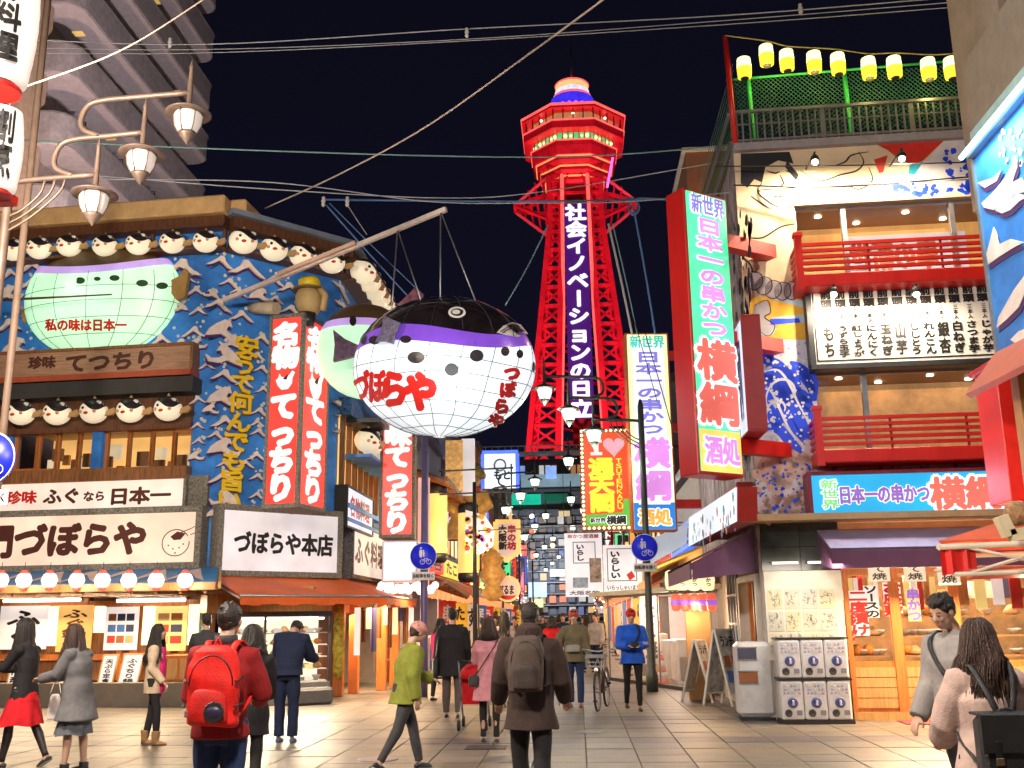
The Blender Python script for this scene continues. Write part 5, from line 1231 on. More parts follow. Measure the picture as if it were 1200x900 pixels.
# =====================================================================
# THE TOWER
# =====================================================================
TY = 160.0
tred = mat('tower_red', (.62, .016, .04), .45, emit=(1, .015, .03), es=.06, var=.25, scale=.5)
tneon = glow('tower_neon', (1, .12, .10), 1.3); tdark = mat('tower_dark_red', (.22, .01, .01), .5)
def tz(py): return atY(680, py, TY).z
def thw(px, py): return px / 2 * (atY(681, py, TY) - atY(680, py, TY)).length
def tcx(py):
    return {True: 0}.get(False, 0) or (colY(667.5 + (py - 95) * .0405, TY, tz(py)))
TC = tcx(300)
tw = thing('observation_tower', 'tall red lit observation tower with an octagonal deck rising at the end of the street', 'tower', (TC, TY, 0))
# shaft
lv = [(218, 60), (262, 57), (300, 68), (340, 77), (380, 86), (420, 95), (460, 104), (500, 112), (540, 122), (600, 140), (700, 170)]
Z = [tz(y) for y, w_ in lv]; HW = [thw(w_, y) for y, w_ in lv]
def interp(z, Zs=Z, Hs=HW): return float(np.interp(-z, [-q for q in Zs], Hs))
levels = list(np.linspace(Z[0], 4, 22))
def corner(z, sx, sy): h = interp(z); return Vector((TC + sx * h, TY + sy * h, z))
for sx in (-1, 1):
    for sy in (-1, 1):
        for a, b in ((Z[0], Z[1] - 1), (Z[1] - 1, Z[5]), (Z[5], Z[8]), (Z[8], 0)): part('leg', MB().beam(corner(a, sx, sy), corner(b, sx, sy), .85), tred, tw)
inn = .40
def inner(z, s): h = interp(z); return Vector((TC + s * max(h * inn, 2.1), TY - h, z))
for s in (-1, 1):
    part('light_line', MB().tube([inner(z, s) - Vector((0, .5, 0)) for z in (Z[0], Z[4], Z[8], 8)], .33, 6), tneon, tw)
    part('inner_column', MB().beam(inner(Z[0], s) + Vector((0, .3, 0)), inner(6, s) + Vector((0, .3, 0)), .9), tred, tw)
def chord(z, s): h = interp(z); return Vector((TC + s * h * .84, TY - h, z))
for s in (-1, 1):
    part('leg_chord', MB().tube([chord(z, s) for z in (Z[0], Z[1], Z[5], Z[8], 8)], .22, 4, sm=False), tred, tw)
    ll = np.linspace(Z[0], 16, 40)
    for i in range(39): part('leg_lacing', MB().beam(corner(ll[i], s, -1) if i % 2 else chord(ll[i], s), chord(ll[i + 1], s) if i % 2 else corner(ll[i + 1], s, -1), .22), tred, tw)
for i in range(len(levels) - 1):
    a, b = levels[i], levels[i + 1]
    if b < 15: continue
    for s in (-1, 1):
        part('brace', MB().beam(corner(a, s, -1), inner(b, s), .34), tred, tw); part('brace', MB().beam(inner(a, s), corner(b, s, -1), .34), tred, tw)
        part('tie', MB().beam(corner(a, s, -1), inner(a, s), .55), tred, tw)
        part('side_brace', MB().beam(corner(a, s, -1), corner(b, s, 1), .34), tred, tw); part('side_brace', MB().beam(corner(a, s, 1), corner(b, s, -1), .34), tred, tw)
        part('side_tie', MB().beam(corner(a, s, -1), corner(a, s, 1), .5), tred, tw)
    part('back_brace', MB().beam(corner(a, -1, 1), corner(b, 1, 1), .34), tred, tw); part('back_tie', MB().beam(corner(a, -1, 1), corner(a, 1, 1), .5), tred, tw)
core = MB()
part('lift_core', MB().tube([(TC, TY, 0), (TC, TY, Z[0])], 1.5, 8, sm=False), tdark, tw)
# banner
bz0, bz1 = tz(254), tz(503)
def bfn(u, v, n): return Vector((TC + u, TY - interp(v) - .9 - n, v))
bw = thw(27, 380)
mb = MB(); zz = np.linspace(bz1, bz0, 12); vs = [bfn(s * bw, z, n) for n in (0, .25) for z in zz for s in (-1, 1)]
fs = []
for n in (0, 24):
    for i in range(11): fs.append((n + 2 * i, n + 2 * i + 1, n + 2 * i + 3, n + 2 * i + 2))
mb.add(vs, fs)
part('banner', mb, mat('indigo_banner', (.035, .01, .14), .5, emit=(.06, .01, .22), es=.4), tw)
part('banner_lettering', put_text(MB(), bfn, '社会イノベーションの日立', -bw * .86, bw * .86, bz1, bz0, True, .055, .3, .012, fill=.96), glow('banner_white', (.92, .95, 1), 1.0), tw)
# waist brackets (triangular side trusses)
tipz = tz(242); rt = Z[0] + 1.5; rbz = tz(268)
for s in (-1, 1):
    for sy in (-1, 1):
        tip = Vector((TC + s * thw(141, 242), TY + sy * 1.5, tipz))
        for z in (rt, (rt + rbz) / 2, rbz): part('bracket_arm', MB().beam(corner(min(z, Z[0]), s, sy), tip, .5), tred, tw)
        for t in (.2, .4, .6, .8):
            a = corner(Z[0], s, sy); a.z = rt; b = corner(Z[0], s, sy); b.z = rbz; part('bracket_web', MB().beam(a.lerp(tip, t), b.lerp(tip, t - .12), .3), tred, tw)
    part('bracket_tie', MB().beam(Vector((TC + s * thw(141, 242), TY - 1.5, tipz)), Vector((TC + s * thw(141, 242), TY + 1.5, tipz)), .5), tred, tw)
mb = MB()
for k in range(5):
    z = rbz + (rt - rbz) * k / 4; h = interp(Z[0]) * 1.02
    for s in (-1, 1): part('waist_band', MB().beam((TC - h, TY + s * h, z), (TC + h, TY + s * h, z), .45), tred, tw); part('waist_band', MB().beam((TC + s * h, TY - h, z), (TC + s * h, TY + h, z), .45), tred, tw)
for s in (-1, 1): part('arch', MB().tube([(TC + s * .3, TY - interp(rt) - .4, tz(205)), (TC + s * 1.6, TY - interp(rt) - .4, tz(225)), (TC + s * 3.0, TY - interp(rt) - .4, tz(252))], .25, 5), tred, tw)
# decks: octagonal rings
OC = 1 / math.cos(PI / 8)
def octa(prof, seg=8):
    mb = MB(); vs = []
    for r, z in prof:
        for k in range(8):
            g = PI / 8 + k * PI / 4; vs.append((TC + r * OC * math.cos(g), TY + r * OC * math.sin(g), z))
    n = len(prof)
    mb.add(vs, [(i * 8 + k, i * 8 + (k + 1) % 8, (i + 1) * 8 + (k + 1) % 8, (i + 1) * 8 + k) for i in range(n - 1) for k in range(8)] + [tuple(range(8))[::-1], tuple(range((n - 1) * 8, n * 8))])
    return mb
def zf(py, r):
    """height of a front edge lying r in front of the tower axis"""
    return atY(680, py, TY - r).z
def rf(px, py):
    r = thw(px, py)
    for _ in range(4): r = px / 2 * (atY(681, py, TY) - atY(680, py, TY)).length
    return r
R1 = rf(111, 140)
z_roof = zf(121.5, R1); z_par = zf(140, R1); z_parb = zf(149, R1)
Rw = rf(88, 160); RB = rf(97, 172); r1_, r2_, r3_ = rf(86, 182), rf(76, 193), rf(66, 205)
z_g0 = z_parb + .1; z_g1 = zf(165, Rw)
part('roof_deck', octa([(R1 + .5, z_roof - .7), (R1 + .5, z_roof), (R1 * .4, z_roof + .6)]), tred, tw)
part('roof_edge_light', octa([(R1 + .55, z_roof - .35), (R1 + .7, z_roof - .1), (R1 + .55, z_roof + .1)]), tneon, tw)
part('gallery_core', octa([(R1 * .82, z_par - .5), (R1 * .82, z_roof - .7)]), mat('gallery_core', (.3, .14, .06), .5, emit=(.62, .30, .12), es=.45, var=.5, scale=.4), tw)
def ring_pts(r, n):
    out = []
    for k in range(8):
        g0 = PI / 8 + k * PI / 4; g1 = g0 + PI / 4
        a = Vector((TC + r * OC * math.cos(g0), TY + r * OC * math.sin(g0), 0)); b = Vector((TC + r * OC * math.cos(g1), TY + r * OC * math.sin(g1), 0))
        out += [a.lerp(b, j / n) for j in range(n)]
    return out
for q in ring_pts(R1 - .2, 4): part('gallery_mullion', MB().beam((q.x, q.y, z_par), (q.x, q.y, z_roof - .7), .2), tdark, tw)
for q in ring_pts(R1 * .92, 2)[1::2]: part('gallery_lamp', MB().ball((q.x, q.y, z_roof - 1.3), .22, 8, 6), glow('white_spot', (1, .85, .6), 4), tw)
part('parapet', octa([(Rw + .1, z_parb), (R1 + .25, z_parb), (R1 + .25, z_par)]), tred, tw)
part('parapet_light', octa([(R1 + .3, z_par - .12), (R1 + .45, z_par), (R1 + .3, z_par + .15)]), tneon, tw)
part('window_ring', octa([(Rw - .4, z_g1), (Rw, z_g0)]), mat('green_window', (.05, .2, .08), .3, emit=(.10, .62, .22), es=.75, var=.8, scale=.5), tw)
for i, q in enumerate(ring_pts(Rw + .15, 6)): part('window_post', MB().beam((q.x, q.y, z_g1), (q.x, q.y, z_g0), .18), tred, tw)
for i, q in enumerate(ring_pts(Rw + .1, 12)[1::2]):
    if i % 3: part('window_light', MB().ball((q.x, q.y, z_g1 + (z_g0 - z_g1) * .55), .26 + .08 * (i % 2), 8, 5), glow('lime_light', (.75, 1, .40), 1.5) if i % 2 else glow('amber_light', (1, .7, .3), 1.5), tw)
zb1 = zf(178, RB)
part('lower_parapet', octa([(r1_, zb1 - .02), (RB * .95, zb1), (RB, zb1 + 1.4), (RB, z_g1 + .05)]), tred, tw)
part('lower_parapet_light', octa([(RB + .05, z_g1 - .12), (RB + .2, z_g1), (RB + .05, z_g1 + .12)]), tneon, tw)
for r_, y_ in ((r1_, 181), (r2_, 193), (r3_, 205)):
    zt_ = zf(y_, r_); part('ring_deck', octa([(r_ * .9, zt_ - 1.1), (r_, zt_ - .7), (r_, zt_), (r_ * .9, zt_ + .02)]), tred, tw)
    part('ring_light', octa([(r_ + .05, zt_ - .2), (r_ + .2, zt_ - .05), (r_ + .05, zt_ + .1)]), glow('tower_neon_orange', (1, .30, .10), 1.2), tw)
    for q in ring_pts(r_ * .93, 2): part('ring_post', MB().beam((q.x, q.y, zt_ - .5), (q.x, q.y, zt_ + 2.2), .3), tred, tw)
part('shaft_drum', octa([(r3_ * .82, Z[0] - 1), (r3_ * .86, zf(200, r3_)), (r1_ * .8, zb1 - .03)]), tdark, tw)
Rb = rf(50, 110); Rc = rf(38, 98)
part('upper_drum', MB().lathe([(Rb, z_roof + .2), (Rb, zf(106, Rb))], (TC, TY, 0), 24), mat('blue_drum', (.02, .02, .3), .4, emit=(.05, .03, .85), es=.8, var=.6, scale=.4), tw)
part('drum_balcony', MB().lathe([(Rb, z_roof + 1.4), (Rb * 1.35, z_roof + 1.5), (Rb * 1.35, z_roof + 2.0), (Rb, z_roof + 2.0)], (TC, TY, 0), 24), tdark, tw)
mb = MB()
for k in range(30):
    g = 2 * PI * k / 30; mb.ball((TC + Rb * 1.42 * math.cos(g), TY + Rb * 1.42 * math.sin(g), z_roof + 2.0), .30, 6, 4)
part('magenta_lights', mb, glow('magenta_light', (.70, .06, .75), 1.6), tw, stuff=True)
part('crown', MB().lathe([(Rc, zf(103, Rc)), (Rc, zf(92, Rc)), (Rc * .96, zf(90.5, Rc)), (0, zf(90, Rc))], (TC, TY, 0), 28), mat('crown_orange', (.6, .3, .15), .5, emit=(1, .40, .16), es=1.15, var=.3), tw); part('crown_band', MB().lathe([(Rc + .15, zf(104, Rc)), (Rc + .15, zf(99, Rc))], (TC, TY, 0), 28), glow('crown_white', (.72, .80, 1), 1.0), tw)
part('crown_ring', MB().lathe([(Rc * 1.02, zf(92, Rc)), (Rc * 1.06, zf(91, Rc)), (Rc * 1.0, zf(90, Rc))], (TC, TY, 0), 28), tneon, tw); part('crown_ring', MB().lathe([(Rc + .2, zf(106, Rc)), (Rc + .5, zf(105, Rc)), (Rc + .2, zf(104, Rc))], (TC, TY, 0), 28), tneon, tw)
part('antenna', MB().tube([(TC, TY, zf(90, Rc)), (TC, TY, zf(50, 0))], [.25, .12], 6), steel, tw)
q = Vector((TC + r2_, TY - r2_, zf(205, r2_))); part('pink_tube', MB().tube([q + Vector((-.3, -.5, -2.6)), q + Vector((.8, -.5, 2.6))], .22, 6), glow('pink_tube_glow', (1, .15, .75), 1.6), tw)
for k, (z, e) in enumerate(((30, 30000), (55, 50000), (84, 90000))):
    for s in (-1, 1):
        lamp('tower_floodlight', 'SPOT', (TC + s * 24, TY - 38, 12), e * (.95 if k < 2 else .62), (1, .24, .32), .5, spot=50 if k < 2 else 36, to=(TC, TY, z))
# =====================================================================
# FAR BUILDINGS ROUND THE TOWER FOOT, APARTMENTS
# =====================================================================
def hall():
    Y = 112.0; F = Fr((0, Y, 0), 0)
    th = thing('station_hall', 'dark hall with long galleries and a green lit strip at the foot of the tower', 'building', (colY(640, Y), Y, 0))
    A = F.uv(555, 600)[0]; B = F.uv(740, 600)[0]
    g_ = mat('hall_grey', (.10, .10, .12), .6)
    part('wall', MB().box(A, B, 0, F.uv(640, 560)[1], -8, 0, F), g_, th)
    part('recess', MB().box(A, B, F.uv(640, 556)[1], F.uv(640, 533)[1], -8, -3, F), mat('hall_dark', (.05, .05, .06), .6), th)
    for y0, y1, m_ in ((533, 530, steel), (557, 571, mat('hall_panel', (.28, .36, .40), .5, emit=(.25, .4, .45), es=.30)), (574, 578, g_), (598, 604, g_), (627, 631, steel)):
        part('gallery_slab', MB().box(A, B, F.uv(640, y1)[1], F.uv(640, y0)[1], -1, .8, F), m_, th)
    a_, b_ = F.uv(600, 580)[0], F.uv(634, 580)[0]
    part('green_strip', MB().box(a_, b_, F.uv(640, 592)[1], F.uv(640, 580)[1], .8, 1.0, F), glow('green_strip_glow', (.0, .55, .32), .7), th)
    part('green_strip', MB().box(b_ + .3, b_ + 3, F.uv(640, 590)[1], F.uv(640, 580)[1], .8, 1.0, F), mat('green_dim', (.0, .2, .1), .5), th)
    random.seed(21)
    for k in range(24):
        x = A + (B - A) * k / 24; part('window', MB().box(x, x + (B - A) / 32, F.uv(640, 552)[1], F.uv(640, 541)[1], -3, -2.8, F), random.choice([glow('hall_warm', (.8, .35, .15), .45), glow('hall_white', (.8, .8, .75), .6), glow('hall_blue', (.3, .45, .9), .6), mat('hall_black', (.02, .02, .02), .4), mat('hall_black', (.02, .02, .02), .4)]), th)
        part('rail_post', MB().box(x - .03, x + .03, F.uv(640, 533)[1], F.uv(640, 524)[1], .7, .76, F), steel, th)
        if k % 3 == 0: part('wall_lamp', MB().ball(F.w(x, F.uv(640, random.choice((606, 612, 620, 640)))[1], 1), .28, 8, 5), random.choice([glow('hl_w', (1, .95, .85), 4), glow('hl_o', (1, .5, .25), 3)]), th)
    part('rail', MB().box(A, B, F.uv(640, 524)[1], F.uv(640, 523)[1], .7, .8, F), steel, th)
    pal_ = [glow('hf_a', (1, .62, .3), .4), glow('hf_b', (.8, .75, .7), .35), glow('hf_c', (1, .3, .15), .5), mat('hf_d', (.16, .17, .2), .5), mat('hf_e', (.25, .2, .16), .5), glow('hf_f', (.25, .3, .6), .22)]
    for r in range(9):
        y0 = 606 + r * 13.2; n = 17
        for k in range(n):
            x = A + (B - A) * (k + random.uniform(0, .2)) / n; z1 = F.uv(640, y0)[1]; z0 = F.uv(640, y0 + random.uniform(6, 10))[1]
            part('shopfront_window' if r > 5 else 'window', MB().box(x, x + (B - A) / n * random.uniform(.5, .8), max(z0, .3), z1, .02, random.uniform(.1, .5), F), pal_[random.randrange(6) if r > 4 or k % 3 == 0 else 3 + random.randrange(2)], th)
        part('floor_line', MB().box(A, B, F.uv(640, y0 + 11.6)[1], F.uv(640, y0 + 10.6)[1], 0, .7, F), mat('hall_line', (.3, .31, .34), .5), th)
    for a, b, c, d, m_ in ((620, 641, 683, 700, glow('far_panel_blue', (.5, .65, 1), .8)), (624, 637, 702, 712, glow('far_panel_yellow', (.8, .9, .4), .7)), (645, 662, 668, 676, glow('far_panel_white', (.9, .9, 1), .7)), (610, 618, 640, 676, glow('far_panel_red', (1, .15, .1), .7)), (664, 676, 650, 690, glow('far_panel_orange', (1, .5, .15), .7))):
        x0, x1, z0, z1 = rng(F, a, b, c, d); part('far_sign', MB().box(x0, x1, z0, z1, 1.2, 1.4, F), m_, th)
    lamp('hall_light', 'POINT', (colY(640, 104), 104, 7), 2500, (.8, .9, 1), .5)
    for a, b, c, d, m_ in ((640, 652, 548, 562, glow('sign_blue_far', (.3, .5, 1), .8)), (560, 575, 585, 600, glow('sign_red_far', (.8, .2, .1), .5)), (655, 668, 600, 606, glow('sign_tan_far', (.8, .6, .3), .6))):
        x0, x1, z0, z1 = rng(F, a, b, c, d); part('far_sign', MB().box(x0, x1, z0, z1, 1.0, 1.2, F), m_, th)
hall()
# apartment tower behind the left restaurant
AX = PE.x - 8.0
def apartments():
    th = thing('apartment_block', 'tall apartment block with stacked rounded balconies rising behind the blue restaurant', 'building', (AX - 5, 33, 0))
    con = mat('mauve_concrete', (.215, .205, .235), .8, var=.2, bump=.2); soff = mat('pale_soffit', (.36, .33, .38), .8, var=.1)
    yn = 32.5; yf_ = 46.0
    xe = colY(243, yf_, 21)
    part('wall', MB().wbox(xe - 14, xe - 1.7, yn, yf_, 0, 42), mat('apartment_wall', (.24, .19, .18), .85, var=.2, bump=.2), th)
    part('end_wall', MB().wbox(xe - 14, xe - 1.1, yn - 1.6, yn - .02, 0, 42), mat('end_wall_beige', (.30, .22, .17), .85, var=.15), th)
    h0 = atY(240, 192, yf_).z
    for k in range(-4, 5):
        z = h0 + k * 2.85
        def rnd(x0, x1, y0, y1, r, z0, z1):
            pts = [(x0, y0)] + [(x1 - r + r * math.sin(t), y0 + r - r * math.cos(t)) for t in np.linspace(0, PI / 2, 7)] + [(x1 - r + r * math.cos(t), y1 - r + r * math.sin(t)) for t in np.linspace(0, PI / 2, 7)] + [(x0, y1)]
            n = len(pts); vs = [(x, y, z0) for x, y in pts] + [(x, y, z1) for x, y in pts]
            return MB().add(vs, [tuple(range(n))[::-1], tuple(range(n, 2 * n))] + [(i, (i + 1) % n, n + (i + 1) % n, n + i) for i in range(n)])
        bl = part('balcony', rnd(xe - 1.8, xe, yn - .4, yf_, .8, z, z + 1.15), con, th)
        part('soffit', rnd(xe - 1.75, xe - .06, yn - .3, yf_ - .1, .75, z - .06, z - .002), soff, bl)
        part('coping', rnd(xe - 1.8, xe + .05, yn - .45, yf_ + .05, .85, z + 1.153, z + 1.2), steel, bl)
        for j in range(4):
            y = yn + 1.5 + j * 3.2
            part('balcony_door', MB().wbox(xe - 1.69, xe - 1.66, y, y + 1.7, z + .1, z + 2.2), [mat('dark_glass', (.03, .03, .04), .15), glow('flat_window', (1, .6, .3), .25)][(j * 3 + k) % 5 == 0], th)
            part('drying_bracket', MB().tube([(xe - .3, y, z + 1.2), (xe - .3, y, z + 1.7), (xe - 1.0, y, z + 1.7)], .03, 5), darkm, bl)
            part('soffit_light', MB().wbox(xe - 1.2, xe - .8, y, y + .3, z - .1, z - .062), glow('soffit_lamp', (1, .65, .2), .5), bl) if (j + k) % 4 == 0 else None
        part('downpipe', MB().tube([(xe - 1.4, yn - 1.7, z), (xe - 1.4, yn - 1.7, z + 2.85)], .07, 8), steel, bl)
    part('roof', MB().wbox(xe - 14.2, xe - .9, yn - 1.8, yf_ + .2, 42.003, 42.4), con, th)
    lamp('apartment_fill_light', 'SPOT', (xe + 9, 24.5, 10.8), 8500, (1, .80, .74), .4, spot=120, to=(xe - 1, 38, 22))  # unseen spots added to brighten the apartment block
    lamp('apartment_fill_light', 'SPOT', (xe + 3, 24.5, 10.6), 4200, (1, .62, .40), .4, spot=120, to=(xe - 3, 32, 20))
apartments()
# =====================================================================
# SHOP ROWS DOWN THE STREET
# =====================================================================
random.seed(33)
SX0, SX1 = PE.x, CB.x          # street edges
WALLC = [mat('wall_brown', (.25, .13, .07), .7), mat('wall_cream', (.5, .4, .28), .7), mat('wall_slate', (.12, .13, .16), .7), mat('wall_ochre', (.45, .25, .08), .7), mat('wall_white', (.55, .52, .5), .7)]
GL = [glow('shop_warm', (1, .60, .25), 1.1), glow('shop_white', (1, .9, .75), 1.2), glow('shop_orange', (1, .35, .08), 1.0), glow('shop_pink', (1, .55, .5), .9)]
nmat = [cl_ for cl_ in (mat('flag_red', (.7, .03, .03), .6), mat('flag_yellow', (.8, .55, .05), .6), mat('flag_white', (.75, .72, .7), .6), mat('flag_blue', (.05, .12, .5), .6))]
SG = [('glow_red', (1, .06, .03)), ('glow_yellow', (1, .7, .1)), ('glow_blue', (.08, .2, 1)), ('glow_white', (1, .95, .9)), ('glow_green', (.1, .8, .3)), ('glow_orange', (1, .35, .06)), ('glow_pink', (1, .3, .5))]
SGm = [glow(n, c_, .95) for n, c_ in SG]
words_ = ['串かつ', 'たこ焼', '酒場', 'すし', '居酒屋', 'お好み焼', 'うどん', '焼肉', '名物', 'ゲーム', '喫茶', '立呑']
cname = ['red', 'yellow', 'blue', 'white', 'green', 'orange', 'pink']
adj = ['narrow', 'two-storey', 'low', 'tall', 'crowded', 'bright', 'dim', 'timber']
def shop(side, y0, y1, h, k, depth=6):
    X = SX0 - .1 if side < 0 else SX1 + .1
    lab = '%s shop house on the %s side of the street, %s beyond the %s restaurant' % (adj[k % 8], 'left' if side < 0 else 'right', ordn[k], 'blue' if side < 0 else 'mural')
    th = thing('shop_house', lab, 'building', (X + side * depth / 2, (y0 + y1) / 2, 0))
    wm = random.choice(WALLC); x0, x1 = sorted((X, X + side * depth))
    part('wall', MB().wbox(x0, x1, y0, y1, 2.9, h, ch=.03), wm, th); part('roof', MB().wbox(x0 - .2, x1 + .2, y0 - .1, y1 + .1, h + .003, h + .25), darkm, th)
    F = Fr((X, y0 if side < 0 else y1, 0), 90 if side < 0 else -90); L_ = y1 - y0
    part('shop_interior', MB().box(.2, L_ - .2, 0.1, 2.85, -1.5, -1.4, F), random.choice(GL), th)
    part('shop_ceiling', MB().box(0, L_, 2.8, 2.899, -1.5, 0, F), whitep, th); part('side_wall', MB().box(0, .2, 0, 2.8, -1.5, 0, F), wm, th); part('side_wall', MB().box(L_ - .2, L_, 0, 2.8, -1.5, 0, F), wm, th)
    for j in range(3): part('counter', MB().box(.4 + j * (L_ - .6) / 3, .4 + (j + .8) * (L_ - .6) / 3, 0, random.uniform(.7, 1.5), -1.2, -.5, F), random.choice((woodm, woodo, redd, whitep)), th)
    aw_ = random.choice((orm, mat('yellow_canvas', (.6, .42, .08), .6), mat('green_canvas', (.08, .25, .1), .6), redp, mat('pale_canvas', (.6, .55, .42), .6)))
    part('awning', MB().add([F.w(0, 3.25, 0), F.w(L_, 3.25, 0), F.w(L_, 2.75, 1.3), F.w(0, 2.75, 1.3), F.w(0, 3.2, 0), F.w(L_, 3.2, 0), F.w(L_, 2.7, 1.3), F.w(0, 2.7, 1.3), F.w(L_, 2.5, 1.3), F.w(0, 2.5, 1.3)], [(0, 1, 2, 3), (7, 6, 5, 4), (3, 2, 8, 9), (0, 3, 7, 4), (1, 5, 6, 2)]), aw_, th)
    for j in range(int(L_ / 1.4)):
        for q in range(int((h - 4) / 2.6)):
            a = .5 + j * 1.4; z = 4.2 + q * 2.6
            f = part('window', MB().box(a, a + 1.0, z, z + 1.3, -.05, .05, F), woodd, th); part('pane', MB().box(a + .07, a + .93, z + .07, z + 1.23, .05, .06, F), random.choice((GL[0], GL[2], mat('dark_glass', (.03, .03, .04), .15), mat('dark_glass', (.03, .03, .04), .15))), f)
    part('sign_band', MB().box(.1, L_ - .1, 3.3, 3.95, .02, .2, F), random.choice(SGm), th)
    text(th, F, random.choice(words_), .5, L_ - .5, 3.35, 3.9, btext, .21, False, .05)
    if k < 5:
        for j in range(int(L_ / 1.1)):
            q = F.w(.6 + j * 1.1, 2.32, 1.35); lab2 = 'small red lantern hanging from a shop awning along the street'
            if not hasattr(shop, 'L'):
                shop.L = thing('awning_lantern', lab2, 'lantern', (0, 0, 0), 'red lanterns along the shop awnings'); part('shade', MB().lathe([(.05, -.15), (.1, -.1), (.12, 0), (.1, .1), (.05, .15)], seg=10), glow('awning_lantern_glow', (1, .22, .08), 1.5), shop.L); part('ring', MB().lathe([(.06, -.17), (.06, -.15), (0, -.15)], seg=8), darkm, shop.L); shop.L.location = q
            else: dup(shop.L, q)
        for j in range(2):
            u_ = L_ * (.25 + .5 * j); c_ = (k * 2 + j + (side > 0)) % 4; n_ = ['red', 'yellow', 'white', 'blue'][c_]
            fg_ = thing('upright_flag', '%s cloth flag on a pole before the %s shop on the %s, %s one' % (n_, ordn[k], 'left' if side < 0 else 'right', ['nearer', 'farther'][j if side < 0 else 1 - j]), 'flag', F.w(u_, 0, 1.5)); F2 = Fr(F.w(u_, 0, 1.5), 12)
            part('cloth', MB().box(.02, .5, .45, 2.1, -.01, .01, F2), nmat[c_], fg_); part('pole', MB().tube([F2.w(0, 0, 0), F2.w(0, 2.2, 0)], .015, 5), whitep, fg_); part('base', MB().box(-.15, .15, 0, .06, -.15, .15, F2), darkm, fg_); text(fg_, F2, words_[(k * 3 + j) % 12], .12, .42, .55, 2.0, btext if c_ in (1, 2) else whitep, .015, True, .05)
        for j in range(3): part('street_stand', MB().box(.5 + j * L_ / 3.2, .5 + (j + .6) * L_ / 3.2, 0, .55 + .25 * ((j + k) % 3), .15, .7, F, ch=.02), [woodo, foodm[1], whitep, redd, woodl][(j + k) % 5], th)
    if y0 < 75: lamp('shop_front_light', 'AREA', F.w(L_ / 2, 2.6, .5), 150, (1, .66, .36), L_ * .8, sy=.5, to=F.w(L_ / 2, 0, 1.4))
    return th
ys = [27.2, 33.5, 40, 47, 55, 64, 74, 86, 100]
for k in range(8): shop(-1, ys[k], ys[k + 1] - .05, [7.2, 8.0, 9.5, 8.6, 11, 9, 12, 10][k], k)
ys2 = [24.4, 31, 38, 46, 55, 64, 75, 88, 100]
for k in range(8): shop(1, ys2[k], ys2[k + 1] - .05, [5.2, 8.8, 7.5, 9.8, 9, 11, 9, 12][k], k)
x_ = colY(808, 26, 12)
rt_ = thing('rooftop_block', 'orange lit rooftop wall peeking out left of the mural restaurant', 'building', (x_ + .8, 28, 0))
part('wall', MB().wbox(x_, x_ + 1.6, 26, 30, 5.3, atY(820, 178, 26).z), mat('terracotta_render', (.34, .16, .10), .8), rt_); part('coping', MB().wbox(x_ - .1, x_ + 1.7, 25.9, 30.1, atY(820, 178, 26).z + .003, atY(820, 174, 26).z), whitep, rt_)
lamp('rooftop_light', 'POINT', (x_ + .6, 25.2, 10.8), 120, (1, .5, .2), .2)
# projecting signs, alternately on both sides
k2 = 0
for side in (-1, 1):
    for j in range(11):
        Y = 33 + j * 5.6 + (2 if side > 0 else 0); ci = (j * 3 + (side > 0) * 2) % 7; hh = random.uniform(1.4, 2.8); wz = random.uniform(.7, 1.1); z0 = random.uniform(3.2, 5.2); x = (SX0 + .1) if side < 0 else (SX1 - .1 - wz)
        F = Fr((x, Y, 0), 0)
        th = thing('projecting_sign', '%s lit upright sign on the %s side, %s one down the street' % (cname[ci], 'left' if side < 0 else 'right', ordn[j]), 'sign', F.w(wz / 2, z0, 0))
        part('box', MB().box(0, wz, z0, z0 + hh, -.3, 0, F, ch=.02), [redd, darkm, whitep][j % 3], th); part('lit_face', MB().box(.05, wz - .05, z0 + .05, z0 + hh - .05, 0, .02, F), SGm[ci], th)
        text(th, F, words_[(j * 5 + (side > 0)) % 12], wz * .15, wz * .85, z0 + .1, z0 + hh - .1, [whitep, rtext, whitep, rtext, btext, btext, whitep][ci], .024, True, .07)
# distant lights of the market beyond
mb = MB(); random.seed(8)
for _ in range(150):
    Y = random.uniform(40, 100); s = random.choice((-1, 1)); x = (SX0 + random.uniform(0, 1.6)) if s < 0 else (SX1 - random.uniform(0, 1.6)); mb.ball((x, Y, random.uniform(2.0, 3.6)), random.uniform(.035, .085), 6, 4, mi=random.randrange(3))
o = bpy.data.objects.new('market_lights', mesh_of(mb, 'market_lights', [glow('ml_w', (1, .9, .7), 5), glow('ml_o', (1, .45, .12), 4), glow('ml_r', (1, .15, .1), 2.5)])); C.objects.link(o); o['kind'] = 'stuff'; o['label'] = 'countless small warm bulbs along the distant shop fronts'; o['category'] = 'lights'
# =====================================================================
# THINGS ALONG THE FIRST STRETCH OF THE STREET
# =====================================================================
F25 = lambda Y: Fr((0, Y, 0), 0)
def at_box(Y, px0, px1, py0, py1):
    return rng(F25(Y), px0, px1, py0, py1)
